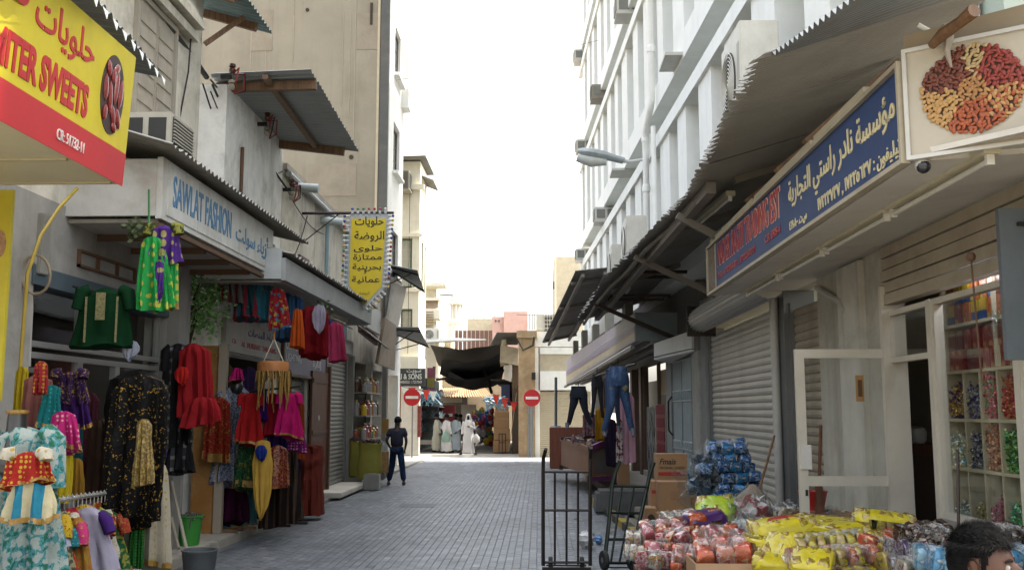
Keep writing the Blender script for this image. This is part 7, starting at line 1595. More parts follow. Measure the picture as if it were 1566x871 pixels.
GM = [M('wares_'+str(i), c, .5) for i, c in enumerate(('#2c2a30', '#6d2f3a', '#4a4a52', '#8d7f6a', '#3a3040'))]
for k in range(5):
    g = G()
    for i in range(22):
        u_, v_ = R.random(), R.random(); p_ = ctp[0].lerp(ctp[1], u_).lerp(ctp[3].lerp(ctp[2], u_), v_); g.cbox(p_+Vector((0, 0, .04)), R.uniform(.08, .25), R.uniform(.05, .12), R.uniform(.03, .1), R.uniform(0, 3), R.uniform(-.3, .3))
    o_ = top(g, 'small_wares', GM[k], ('black', 'wine red', 'grey', 'beige', 'dark violet')[k]+' folded small wares strewn over the display counter', 'goods'); o_['kind'] = 'stuff'
g = G(); p_ = ctp[0]; g.box(p_.x-.3, p_.x+1.0, 27.4, 28.3, zb, 1.45); top(g, 'brown_cabinet', WOODM('cabinet_red', '#5a2c1c', '#7a4228'), 'reddish brown cabinet behind the display counter', 'cabinet', bevel=.02)
g = G(); p_ = at(945, 712, 21.5); g.box(p_.x, p_.x+.25, 21.5, 21.9, .33, 1.15); top(g, 'cardboard_box', CARD, 'tall narrow carton standing at the right end of the display counter', 'box', bevel=.008)
# ------------------------------------------------------------------ SNACK PACKS
def pillow(w_, d_, h_, seed=0, e1=.55, e2=.4, nu=20, nv=10, crk=.06):
    g = G(); rg = []; c_ = lambda t, e: math.copysign(abs(math.cos(t))**e, math.cos(t)); s__ = lambda t, e: math.copysign(abs(math.sin(t))**e, math.sin(t))
    for j in range(nv+1):
        v = -math.pi/2+math.pi*min(max(j/nv, .03), .97); ring = []
        for i in range(nu):
            u_ = 2*math.pi*i/nu; d = Vector((c_(v, e1)*c_(u_, e2), c_(v, e1)*s__(u_, e2), s__(v, .8)))
            k_ = 1+crk*mnoise.noise(Vector((d.x*3*w_/.3+seed, d.y*3, d.z*3)))+crk*.7*mnoise.noise(Vector((d.x*8*w_/.3, d.y*8+seed, d.z*7)))
            ring.append(Vector((d.x*w_/2*k_, d.y*d_/2*k_, h_/2+d.z*h_/2*k_)))
        rg.append(ring)
    return g.loft(rg)
_pk = {}
def packet_mesh(mt, w_, d_, h_):
    key = (mt.name, round(w_, 2), round(d_, 2), round(h_, 2))
    if key not in _pk: _pk[key] = [pillow(w_, d_, h_, s_, .3, .2, 20, 8, .1).mesh('packet', mt, True) for s_ in (1, 2)]
    return R.choice(_pk[key])
def printm(name, a, b_, c=None, sc=22):
    m = PAT('print_'+name, 'blotch', a, b_, sc, rough=.2, c3=c, k=.85); b = m.node_tree.nodes['Principled BSDF']; b.inputs['Metallic'].default_value = .3; b.inputs['Coat Weight'].default_value = .5; return m
def bundle(x0, x1, y0, y1, Y, dp, nx, nz, pm, lb, label_mat=None, top_frac=.55, film=True, rz=0, rx=0, emblem=None, name='snack_pack'):
    a, b_ = at(x0, y1, Y), at(x1, y0, Y); W, H = b_.x-a.x, b_.z-a.z; r_ = empty(name, ((a.x+b_.x)/2, Y+dp*.4, a.z), lb, 'snack pack', rz=rz or R.uniform(-.3, .3)); r_.rotation_euler.x = rx+R.uniform(-.12, .2); r_.rotation_euler.y = R.uniform(-.14, .14); sd = R.randrange(99)
    pw, phh, pd = W/nx*.93, H/nz*.97, dp/2*.95
    for i in range(nx):
        for k in range(nz):
            for j in range(2):
                if j == 1 and k < nz-1 and i not in (0, nx-1): continue
                o_ = link('packet', packet_mesh(pm[(i+k+j) % len(pm)], pw*.98, pd, phh*1.1), r_, (-W/2+W*(i+.5)/nx, -dp/4+dp/2*j, H/nz*k*.96)); o_.rotation_euler = (R.uniform(-.2, .2), R.uniform(-.2, .2), R.uniform(-.2, .2))
    if film:
        g = pillow(W*1.05, dp*1.1, H*1.06, sd, crk=.09); link('clear_wrap', g.mesh('clear_wrap', FILM, True), r_)
    if label_mat:
        g = pillow(W*1.07, dp*1.13, H*1.08, sd, crk=.07, nu=28, nv=16); keep = []
        for f_ in g.f:
            c_ = sum((g.v[i] for i in f_), Vector())/len(f_); lim = H*(top_frac+.12*math.sin(c_.x*9/max(W, .1)+sd)+.05*math.sin(c_.x*31/max(W, .1)))
            if c_.z > lim: keep.append(f_)
        g.f = keep; us = sorted({i for f_ in keep for i in f_}); mp_ = {i: n for n, i in enumerate(us)}; g.v = [g.v[i] for i in us]; g.f = [tuple(mp_[i] for i in f_) for f_ in keep]
        lo = link('printed_cover', g.mesh('printed_cover', label_mat, True), r_)
        if emblem:
            q = G(); q.disc((W*emblem[1], -dp*.2, H*1.075), (1, 0, 0), (0, 1, .15), W*.26, dp*.2, th=.006); em = link('emblem', q.mesh('emblem', emblem[0]), lo)
    return r_
YC_ = M('cover_yellow', '#b3a312', .3, var=.2, scale=7, bump=1, bscale=16, dirt='#7d6a12', damt=.35, dscale=5)
PR = [printm('pink', '#a8505a', '#b5a09a', '#8d2a34'), printm('red', '#9a2a24', '#b58a5a', '#c0b0a5')]
PO = [printm('orange', '#b5501c', '#b53a24', '#c29a6a'), printm('salmon', '#b56a4a', '#b5a09a', '#a02a24')]
PY_ = [printm('yellow', '#a8981c', '#8d6a24', '#b5a05a'), printm('biscuit', '#a8905a', '#b5a81c', '#7d5a34')]
PBL = [printm('blue', '#1c4f8d', '#9ab5c5', '#10468a'), printm('cyan', '#2275ad', '#123f66', '#a5b9c5')]
PWT = [printm('white', '#a9a59a', '#8d5a4a', '#b0984a'), printm('ivory', '#b0a58d', '#8a8a84', '#9a4a34')]
PBR = [printm('brown', '#2c1712', '#a59a8d', '#5a1c1c', 16), printm('choc', '#3a1f16', '#1f110c', '#8d8070', 16)]
PLB = [printm('light_blue', '#4f8fb5', '#2a6a96', '#a9b5b9'), printm('ice', '#7fa5b5', '#2f7aa5', '#b5b9b9')]
PPU = [printm('purple', '#3a1f4a', '#8a8a96', '#5a4a7a'), printm('silver', '#8a8a86', '#4a3a5a', '#a5a59f')]
# tables under the packs
def table(x0, x1, y0, y1, z, lb):
    t_ = empty('table', ((x0+x1)/2, (y0+y1)/2, 0), lb, 'table'); g = G(); g.box(x0, x1, y0, y1, z-.04, z); g.build('table_top', WOOD, t_)
    for x in (x0+.05, x1-.05):
        for y in (y0+.05, y1-.05): g = G(); g.box(x-.03, x+.03, y-.03, y+.03, 0, z-.04); g.build('leg', WOOD, t_)
table(1.55, 2.95, 6.1, 7.35, .66, 'wooden trestle under the yellow snack packs'); table(.85, 1.52, 7.0, 9.2, .52, 'low wooden trestle under the pink snack packs'); table(1.55, 2.3, 7.4, 9.3, .6, 'wooden trestle under the clear bags behind the yellow packs')
table(1.6, 2.7, 10.2, 11.9, .62, 'wooden bench under the blue snack packs'); table(2.3, 2.95, 5.0, 6.05, .6, 'wooden trestle under the brown and blue packs')
# left pink group
bundle(984, 1052, 800, 832, 8.5, .32, 3, 1, PR, 'pink and cream snack pack at the upper left of the pile')
bundle(960, 990, 815, 836, 8.45, .3, 2, 1, PWT, 'small yellow white snack pack at the far left edge of the pile')
bundle(958, 990, 836, 860, 8.3, .3, 2, 1, PWT, 'lower yellow white snack pack at the far left edge of the pile')
bundle(990, 1060, 833, 866, 8.1, .34, 3, 1, PR, 'pink striped snack pack in the second layer at left')
bundle(1030, 1072, 840, 871, 7.6, .3, 2, 2, PO, 'red orange snack pack beside the open carton')
bundle(980, 1050, 862, 900, 8.0, .36, 4, 1, PR, 'lowest pink snack pack at the left of the pile')
bundle(1016, 1076, 786, 802, 9.3, .32, 3, 1, PWT, 'white snack pack at the back left behind the purple pack')
bundle(1050, 1113, 784, 820, 8.6, .3, 2, 1, PO, 'purple covered pack with two orange packets showing', label_mat=M('cover_purple', '#3a1450', .3, var=.1, coat=.3), top_frac=.62)
bundle(1060, 1136, 812, 840, 8.1, .34, 3, 1, [PO[0], PR[1], PWT[0]], 'red and white snack pack below the purple pack')
bundle(1070, 1132, 767, 800, 9.2, .36, 3, 1, [printm('lime', '#8da51c', '#4a8a3a', '#2a6a8d'), PY_[0]], 'lime green and yellow snack pack behind the purple pack', label_mat=M('cover_lime', '#93a81f', .3, var=.2), top_frac=.5, rx=.25)
# open carton of orange packs
oc2 = empty('open_carton', at(1115, 871, 6.9), 'open cardboard carton filled with orange snack packets at the bottom edge', 'box')
a, b_ = at(1064, 905, 6.8), at(1166, 862, 6.8)
for bx in ((a.x, b_.x, 6.8, 6.815), (a.x, b_.x, 7.2, 7.215), (a.x, a.x+.012, 6.816, 7.199), (b_.x-.012, b_.x, 6.816, 7.199)):
    g = G(); g.box(*bx, .66, b_.z); g.build('side', CARD, oc2)
g = G(); g.slab((a.x, 6.79, b_.z), (b_.x, 6.79, b_.z), (b_.x+.01, 6.68, b_.z-.06), (a.x-.02, 6.66, b_.z-.05), .006); g.build('flap', CARD, oc2)
bundle(1067, 1163, 832, 868, 6.95, .34, 3, 1, PO, 'orange and pink snack packets heaped in the open carton', film=True)
bundle(1085, 1150, 818, 842, 7.2, .3, 3, 1, [PO[1], PR[0]], 'pale orange pack lying on the open carton', rx=.2)
# yellow group
OVR = M('emblem_red', '#8d1420', .35, bump=0)
bundle(1158, 1250, 796, 830, 7.1, .34, 6, 1, PY_, 'yellow pack with a dark red oval emblem near the door', label_mat=YC_, top_frac=.45, emblem=(OVR, .02))
bundle(1150, 1235, 824, 852, 6.9, .34, 6, 1, PY_, 'yellow pack with orange packets below the red oval pack', label_mat=YC_, top_frac=.66)
bundle(1232, 1326, 797, 826, 7.2, .34, 6, 1, PY_, 'yellow pack in the middle of the back row by the door foot', label_mat=YC_, top_frac=.6)
bundle(1316, 1404, 786, 822, 7.0, .34, 6, 1, PY_, 'highest yellow pack at the right of the back row', label_mat=YC_, top_frac=.62)
bundle(1230, 1350, 819, 848, 6.6, .34, 8, 1, [PY_[1], PY_[0]], 'yellow biscuit pack with square packets in the second layer', label_mat=None)
bundle(1214, 1342, 842, 870, 6.35, .34, 8, 1, [PY_[1], PO[1]], 'yellow and cream biscuit pack in the third layer')
bundle(1160, 1224, 850, 880, 6.6, .34, 3, 1, PY_, 'crumpled yellow pack beside the open carton', label_mat=YC_, top_frac=.2)
bundle(1225, 1345, 866, 892, 6.3, .34, 5, 1, PY_, 'bottom yellow biscuit pack at the lower edge')
bundle(1332, 1398, 820, 848, 6.7, .34, 3, 1, [PY_[0], PO[0]], 'yellow orange pack below the highest yellow pack', label_mat=None)
bundle(1340, 1400, 846, 880, 6.3, .34, 3, 1, [PY_[1], PWT[0]], 'pale yellow pack left of the purple clear pack', rz=.3)
bundle(1378, 1424, 830, 862, 6.1, .3, 2, 1, PPU, 'clear pack with purple printing next to the brown packs')
bundle(1380, 1430, 858, 890, 5.9, .3, 3, 1, [PWT[1], PPU[1]], 'clear and grey pack at the lower edge left of the man')
bundle(1398, 1472, 812, 848, 6.0, .32, 5, 1, PBR, 'dark brown and white chocolate pack left of the man', rx=.2)
bundle(1418, 1480, 843, 882, 5.6, .32, 3, 1, PLB, 'pale blue and white pack at the lower edge left of the man')
bundle(1532, 1580, 808, 842, 5.9, .3, 3, 1, PBR, 'dark brown pack right of the man')
bundle(1535, 1600, 842, 880, 5.5, .3, 3, 1, PLB, 'pale blue pack at the lower right corner')
bundle(1440, 1560, 846, 885, 5.9, .34, 5, 1, [PLB[0], PBR[0]], 'mixed blue and brown pack just behind the head of the man')
for i, (x, y, Y, w_, h_, pm, lm, lb) in enumerate(((1105, 826, 7.6, 60, 22, PO, None, 'loose orange snack pack tumbled on the pile above the open carton'), (1205, 838, 6.7, 58, 20, PY_, YC_, 'loose yellow pack lying aslant across the second yellow layer'), (1290, 812, 6.9, 62, 20, PY_, YC_, 'loose yellow pack lying aslant in the middle of the back row'),
    (1040, 822, 8.2, 50, 20, PR, None, 'loose pink pack tumbled between the pink layers'), (1360, 838, 6.4, 56, 22, [PY_[0], PO[0]], None, 'loose yellow orange pack sliding down beside the purple clear pack'), (1010, 858, 7.8, 54, 22, [PWT[0], PR[0]], None, 'loose white and pink pack at the front left of the pile'), (1185, 812, 7.3, 44, 18, [PWT[1]], None, 'crumpled clear pack beside the red oval pack'), (1250, 860, 6.15, 60, 20, [PY_[0]], YC_, 'loose yellow pack hanging over the bottom yellow layer'))):
    bundle(x-w_/2, x+w_/2, y-h_/2, y+h_/2, Y, .26, 3, 1, pm, lb, label_mat=lm, top_frac=.4, rz=(.6, -.5, .45, -.7, .5, .7, .3, -.4)[i], rx=(.25, .3, -.2, .2, .3, .1, .2, .35)[i])
# clear bags behind
for i, (x, y, Y, r_, sz, lb) in enumerate(((1152, 790, 9.0, .2, 1.15, 'large crumpled clear bag with red print behind the yellow packs'), (1135, 815, 8.6, .16, .9, 'smaller crumpled clear bag beside the red and white pack'), (1205, 790, 9.3, .2, .6, 'clear bag of tan snacks left of the door'), (1262, 792, 9.3, .2, .5, 'clear bag of pale snacks behind the door foot'))):
    c_ = at(x, y, Y); b0 = empty('clear_bag', c_, lb, 'bag'); g = crumple(c_, r_, i*3.1, 20, 14, .4, sz); g.build('film', FILM, b0, smooth=True)
    g = crumple(c_-Vector((0, 0, .02)), r_*.82, i*3.1, 16, 10, .4, sz); g.build('contents', printm('bag%d' % i, ('#a5a09a', '#9a9a94', '#a08a6a', '#a5a098')[i], ('#8d3a3a', '#8d8a84', '#8d7050', '#8d8a80')[i], None, 12), b0, smooth=True)
pb = at(1152, 768, 9.6)
g = G(); g.loft([[pb+Vector((r_*math.cos(t)*(1+.1*math.sin(5*t)), r_*.7*math.sin(t), z)) for t in [2*math.pi*k/20 for k in range(20)]] for z, r_ in ((-.17, .17), (-.02, .19), (.04, .16), (.14, .05), (.17, .03))]); top(g, 'paper_bag', M('paper_bag', '#8a7868', .85), 'open-topped brown paper sack gathered to a point behind the clear bags', 'bag', smooth=True)
# blue stack: seven rows of three
for i in range(6):
    x0 = 1090+(0, 1, 2, 8, 12, -2)[i]; y0 = 676+i*15.4; sh = (0, 3, 4, 12, 10, -4)[i]
    bundle(x0-4+sh*.3, x0+56+sh, y0, y0+15.5, 10.9-.02*i, .36, 3, 1, PBL, ('top', 'second', 'third', 'fourth', 'fifth', 'lowest')[i]+' row of the stacked blue snack packs', film=True)
for i, (x, y, r_, lb) in enumerate(((1080, 712, .15, 'upper crumpled clear wrapping beside the blue packs'), (1072, 745, .17, 'lower crumpled clear wrapping beside the blue packs'))):
    c_ = at(x, y, 10.95); b0 = empty('clear_wrapping', c_, lb, 'plastic wrap'); g = crumple(c_, r_*1.2, 20+i, 24, 16, .6, 1.1); g.build('film', FILM, b0)
    g = crumple(c_, r_*.85, 24+i, 14, 9, .7, .9); g.build('contents', printm('bluewrap%d' % i, '#4a4f5a', '#2f6a8d', '#8d9298', 9), b0)
bundle(1068, 1088, 710, 726, 10.7, .2, 1, 1, PBL, 'single loose blue packet resting in the clear wrapping')
bundle(1094, 1118, 758, 770, 10.6, .2, 2, 1, PBL, 'pair of blue packets slipping out at the foot of the blue stack')
g = G(); p0, p1 = at(1064, 790, 10.6), at(1112, 764, 10.6); g.box(p0.x, p1.x, 10.35, 10.9, .62, p1.z); top(g, 'wooden_crate', WOOD, 'brown wooden crate under the clear wrapping', 'crate', bevel=.006)
g = G(); p0, p1 = at(1160, 752, 10.5), at(1184, 666, 10.9); g.tube([(p0.x, 10.5, p0.z-.55), p0, p1], .014, 7); top(g, 'broom_stick', WOOD, 'thin wooden stick leaning on the silver shutter beside the blue packs', 'stick', smooth=True)
g = G(); p0, p1 = at(1466, 812, 5.75), at(1465, 690, 5.8); g.tube([(p0.x, 5.7, .0), p0, p1], .009, 7); top(g, 'broom_stick', M('stick_dark', '#24170f', .6), 'dark wooden stick standing before the candy shelves', 'stick', smooth=True)
g = G(); p0, p1 = at(1252, 760, 9.2), at(1255, 650, 9.3); g.tube([(p0.x, 9.2, 0), p0, p1], .016, 7); g.hexa([(p0.x-.04, 9.17, .9), (p0.x+.05, 9.17, .9), (p0.x+.05, 9.23, .9), (p0.x-.04, 9.23, .9)], [(p0.x-.02, 9.18, 1.3), (p0.x+.03, 9.18, 1.3), (p0.x+.03, 9.22, 1.3), (p0.x-.02, 9.22, 1.3)]); top(g, 'broom_stick', WOODR, 'reddish broom handle seen through the open glass door', 'stick')
c_ = at(1243, 765, 9.35); g = G(); g.lathe((c_.x, 9.35, c_.z-.1), [(.09, 0), (.13, .17), (.14, .19), (.12, .19), (.08, .02)], 20); top(g, 'red_basin', M('basin_red', '#9a1c1c', .4), 'red plastic basin seen through the lower door glass', 'basin', smooth=True)
g = G(); g.box(c_.x-.25, c_.x+.35, 9.1, 9.6, 0, c_.z-.102); top(g, 'carton', CARD, 'carton carrying the red basin behind the door', 'box')
# ------------------------------------------------------------------ CANDY SHELVES behind the glass
cs = empty('candy_shelf', (3.3, 6.6, 0), 'cream pigeonhole shelving for wrapped candies behind the shop glass', 'shelf')
SHW = M('shelf_cream', '#a09880', .6, dirt='#7d7258', damt=.3)
CY = [8.0, 7.66, 7.38, 7.1, 6.82, 6.54, 6.26, 5.95, 5.65]; ZS = [.35, .72, 1.08, 1.46, 1.83, 2.2, 2.56, 2.95]
for z in ZS:
    g = G(); g.box(3.25, 3.6, CY[-1], CY[0], z-.012, z+.012); g.build('shelf_board', SHW, cs)
for y in CY:
    g = G(); g.box(3.252, 3.6, y-.01, y+.01, .36, 2.19) ; g.build('divider', SHW, cs)
for y in (CY[0], CY[3], CY[6]):
    g = G(); g.box(3.252, 3.6, y-.012, y+.012, 2.215, 2.94); g.build('divider', SHW, cs)
g = G(); g.box(3.6, 3.62, CY[-1], CY[0]+.02, .0, 2.96); g.build('back_board', M('shelf_back', '#8d8672', .7), cs)
def candy(name, cols):
    m, t, b = _newmat(name); ge = t.nodes.new('ShaderNodeNewGeometry')
    n = len(cols); c = _ramp(t, ge.outputs['Random Per Island'], [(i/n, srgb(x)) for i, x in enumerate(cols)], 'CONSTANT').outputs[0]
    t.links.new(c, b.inputs['Base Color']); b.inputs['Roughness'].default_value = .22; b.inputs['Metallic'].default_value = .25; b.inputs['Coat Weight'].default_value = .3; return m
CN = [('gold and purple', ['#8a6a1c', '#3a2450', '#a58a3a', '#57306a']), ('violet and silver', ['#2f2a55', '#6a6a80', '#8d8a70', '#3a2a5a']), ('red and green', ['#a0202c', '#2f6a34', '#b04a5a', '#a01a28']), ('red and amber', ['#9a2020', '#a5622a', '#8d1a1c', '#b54a34']), ('dark blue', ['#1f1c3a', '#3a3560', '#565270']),
      ('pastel white', ['#a5a58a', '#8db0b5', '#b0b59a', '#b59a7a']), ('navy and cream', ['#20243a', '#3f4660', '#8d8a80']), ('copper', ['#8d4a1c', '#a86a34', '#6d2f14', '#b58a5a']), ('bright green', ['#2a6a2c', '#4a8a3a', '#7a9a4a', '#1f5a2a']), ('bronze', ['#7d5a1c', '#8d6a34', '#5a3a14'])]
CMt = [candy('candy_%d' % i, c) for i, (_, c) in enumerate(CN)]
LOW = [('clear', ['#9aa5a0', '#8d9a8a']), ('straw', ['#a59a6a', '#8d8458']), ('magenta', ['#7a1f3a', '#8d2f50', '#a05a6a']), ('emerald', ['#1f7a4a', '#3a8d5a', '#6fa58a']), ('ruby', ['#8d1428', '#a52a3a', '#b56a70'])]
LMt = [candy('candy_l%d' % i, c) for i, (_, c) in enumerate(LOW)]
def heap(y0, y1, z, fill, mt, lb, n=340):
    g = G(); h = .35*min(1, fill*1.05)
    for i in range(n):
        dep = R.random()**2*.16; x = 3.275+dep; yy_ = R.uniform(y0+.016, y1-.016); zz = z+.02+R.random()*h*(1-.25*R.random())
        m_ = Matrix.Translation((x, yy_, zz)) @ Euler((R.uniform(0, 6), R.uniform(0, 6), R.uniform(0, 6))).to_matrix().to_4x4(); a = R.uniform(.012, .017); l = a*1.9
        g.add([m_ @ Vector(p) for p in ((a, 0, 0), (0, a, 0), (-a, 0, 0), (0, -a, 0), (0, 0, a), (0, 0, -a), (l, a*.7, 0), (l, -a*.7, 0), (-l, a*.7, 0), (-l, -a*.7, 0))], [(0, 1, 4), (1, 2, 4), (2, 3, 4), (3, 0, 4), (1, 0, 5), (2, 1, 5), (3, 2, 5), (0, 3, 5), (0, 6, 7), (2, 9, 8)])
    g.box(3.35, 3.55, y0+.02, y1-.02, z+.014, z+h*.8)
    o_ = top(g, 'candy_heap', mt, lb, 'candies', loc=(3.35, (y0+y1)/2, z+.012)); o_['kind'] = 'stuff'
order = ['leftmost', 'second', 'third', 'fourth', 'fifth', 'sixth', 'seventh', 'rightmost']
for c in range(8):
    y1, y0 = CY[c], CY[c+1]; od = order[c]
    heap(y0, y1, ZS[4], (.75, .7, .95, .8, 1, .8, .7, .9)[c], CMt[(0, 1, 2, 3, 4, 0, 2, 1)[c]], '%s wrapped candies in the %s bin of the upper candy row' % (CN[(0, 1, 2, 3, 4, 0, 2, 1)[c]][0], od))
    heap(y0, y1, ZS[3], (.75, .7, .9, .8, .85, .7, .8, .9)[c], CMt[5+c % 5], '%s wrapped candies in the %s bin of the middle candy row' % (CN[5+c % 5][0], od))
    heap(y0, y1, ZS[2], (.3, .35, .5, .5, .6, .5, .4, .5)[c], LMt[c % 5], '%s candies in the %s bin just above the transom' % (LOW[c % 5][0], od), 90)
    if c > 0: heap(y0, y1, ZS[1], (.2, .4, .5, .5, .5, .4, .4, .4)[c], LMt[(c+1) % 5], '%s candies in the %s bin below the transom' % (LOW[(c+1) % 5][0], od), 70)
# boxes of sweets on the upper shelves
SB = [('red', PAT('box_red', 'blotch', '#8d1418', '#a0201c', 9, c3='#b58a5a', rough=.35)), ('blue and yellow', PAT('box_blue', 'rows', '#1f4a86', '#b5982a', 1.4, .6, rough=.35)), ('orange', PAT('box_orange', 'blotch', '#a85a1c', '#8d2a1c', 8, c3='#b5a04a', rough=.35)), ('cream', PAT('box_cream', 'blotch', '#a59a84', '#8d2a2a', 8, rough=.35)), ('dark red', PAT('box_dred', 'rows', '#6d0f14', '#8d7a5a', 1.1, .85, rough=.35))]
boxm = {}
for c in range(8):
    for z, nl in ((ZS[5], 2), (ZS[6], 2)):
        yc = (CY[c]+CY[c+1])/2
        for k in range(nl):
            for s_ in (0, 1):
                t = (0, 4, 0, 0, 0, 3, 0, 4)[(c+k) % 8] if z == ZS[5] else (0, 1, 2, 1, 2, 4, 3, 0)[(c+k+s_) % 8]
                if t not in boxm: g = G(); g.box(-.09, .09, -.062, .062, 0, .155); boxm[t] = g.mesh('sweet_box', SB[t][1], False, .004)
                o_ = link('sweet_box', boxm[t], None, (3.37+R.uniform(-.01, .01), yc-.065+.13*s_, z+.014+k*.157)); o_.rotation_euler.z = R.uniform(-.05, .05)
                tag(o_, '%s sweet box, %s bay of the %s red box shelf, %s %s' % (SB[t][0], order[c], 'lower' if z == ZS[5] else 'higher', ('bottom', 'top')[k], ('right', 'left')[s_]), 'box', 'sweet boxes on the upper shelves')
for i, y in enumerate((6.95, 6.66)):
    g = G(); c_ = Vector((3.2, y, 2.48)); g.ball(c_, .06, .06, .075, 16, 12); g.lathe((3.2, y, 2.55), [(.03, 0), (.035, .02), (.008, .06)], 10); top(g, 'glass_globe', GLASS('globe_glass', (.8, .83, .83), 1.5, .04), ('left', 'right')[i]+' clear glass globe hanging inside the shop window', 'globe', smooth=True)
g = G(); p0 = at(1485, 395, 5.95); g.tube([(p0.x, 5.95, p0.z), (p0.x+.03, 5.97, p0.z-.75)], .006, 5); g.ball((p0.x, 5.95, p0.z+.01), .03, n=8, m=6); top(g, 'rusty_pull_rod', RUST, 'rusty rod and chain hanging before the shop window', 'rod')
# lit tube inside the shop and odds and ends at the doorway
tl = empty('ceiling_lamp', (3.2, 6.6, 2.85), 'lit fluorescent tube at the top of the candy shelves inside the shop', 'lamp')
g = G(); g.tube([(3.2, 5.9, 2.86), (3.2, 7.5, 2.86)], .014, 8); g.build('lit_tube', EMIT('tube_lit', '#e6ebff', 7), tl); g = G(); g.box(3.17, 3.23, 5.88, 7.52, 2.88, 2.92); g.build('housing', WHITEB, tl)
kp = at(1400, 677, 9.3)
dc = empty('door_cabinet', (kp.x, 9.3, 0), 'dark wooden cabinet standing deep inside the shop doorway', 'cabinet')
g = G(); g.box(kp.x-.2, kp.x+.5, 9.1, 9.6, .02, kp.z-.003); g.build('carcass', WOODR, dc); g = G(); g.box(kp.x-.17, kp.x+.2, 9.085, 9.1, .1, kp.z-.1); g.build('door', M('cab_door', '#3a2c24', .5), dc)
g = G(); g.lathe((kp.x, 9.25, kp.z), [(.06, 0), (.08, .03), (.085, .1), (.07, .14), (.03, .16)], 16); top(g, 'white_kettle', M('kettle_white', '#c9cac8', .3), 'white kettle standing on the dark cabinet in the shop doorway', 'kettle', smooth=True)
bg2 = [('#6d1c20', 2.42), ('#8d7a70', 2.5), ('#7d1418', 2.36)]
g = G(); g.box(3.5, 3.9, 7.62, 8.34, 2.3, 2.34); top(g, 'shelf', SHW, 'small high shelf over the shop doorway', 'shelf')
for i, (c, z) in enumerate(bg2):
    g = G(); g.box(3.52, 3.8, 7.66+i*.23, 7.86+i*.23, 2.342, 2.342+.16+.07*i); top(g, 'carton', M('carton_'+c[1:], c, .5, var=.3, scale=12), ('left', 'middle', 'right')[2-i]+' coloured carton on the high shelf over the doorway', 'box')
# ------------------------------------------------------------------ PEOPLE
SKIN = M('skin_brown', '#4c2e20', .5, var=.06, bump=.05); SKIND = M('skin_dark', '#332016', .5, var=.06, bump=.05); HAIR = M('hair_black', '#060505', .7, var=.3, scale=60, bump=.6, bscale=150, spec=.15)
def skinmesh(name, pts, edges, mt, root=0, sub=1):
    """pts: (x,y,z,r); grows one continuous surface along the joints"""
    me = bpy.data.meshes.new(name); me.from_pydata([p[:3] for p in pts], edges, [])
    o_ = bpy.data.objects.new(name, me); COL.objects.link(o_); sk = o_.modifiers.new('skin', 'SKIN'); sk.use_smooth_shade = True
    for i, p in enumerate(pts):
        d = me.skin_vertices[0].data[i]; r_ = p[3]; d.radius = r_ if isinstance(r_, tuple) else (r_, r_); d.use_root = (i == root)
    s_ = o_.modifiers.new('sub', 'SUBSURF'); s_.levels = sub; s_.render_levels = sub
    bpy.context.view_layer.update()
    nm = bpy.data.meshes.new_from_object(o_.evaluated_get(bpy.context.evaluated_depsgraph_get())); bpy.data.objects.remove(o_)
    nm.name = name; nm.materials.clear(); nm.materials.append(mt); nm.polygons.foreach_set('use_smooth', [True]*len(nm.polygons)); return nm
def body(J, sk, head=True):
    """J: joints; returns points and edges of the whole figure with five fingers on each hand"""
    P_, E_ = [], []
    def add(p, r_, par=None):
        P_.append((*p, r_)); i = len(P_)-1
        if par is not None: E_.append((par, i))
        return i
    pel = add(J['pelvis'], (.13, .1)); ch = add(J['waist'], (.12, .09), pel); st = add(J['chest'], (.14, .1), ch); nk = add(J['neck'], .062, st)
    hb = add(J['jaw'], (.07, .076), nk); hm = add(J['head'], (.085, .1), hb); ht = add(J['crown'], (.06, .07), hm)
    f = (Vector(J['face'])).normalized(); nose = add(tuple(Vector(J['head'])+f*.1+Vector((0, 0, -.03))), .014, hm)
    for s_ in ('l', 'r'):
        sh = add(J['sh'+s_], .058, st); el = add(J['el'+s_], .042, sh); wr = add(J['wr'+s_], .028, el); w_ = Vector(J['wr'+s_]); d = (w_-Vector(J['el'+s_])).normalized(); side = d.cross(Vector((0, 1, .3))).normalized(); nrm_ = side.cross(d)
        pm = add(tuple(w_+d*.06), (.036, .018), wr)
        for k, (o_, ln) in enumerate(((-.03, .07), (-.01, .08), (.01, .075), (.03, .06))):
            a = add(tuple(w_+d*.095+side*o_), .0095, pm); b_ = add(tuple(w_+d*(.095+ln*.5)+side*o_+nrm_*.012), .009, a); add(tuple(w_+d*(.09+ln*.85)+side*o_+nrm_*.03), .008, b_)
        a = add(tuple(w_+d*.05+side*-.04), .011, pm); add(tuple(w_+d*.085+side*-.052+nrm_*.015), .009, a)
        hp__ = add(J['hp'+s_], .085, pel); kn = add(J['kn'+s_], .055, hp__); an = add(J['an'+s_], .036, kn); add(tuple(Vector(J['an'+s_])+f*.0+Vector(J['toe'])*.15+Vector((0, 0, -.05))), .03, an)
    return P_, E_
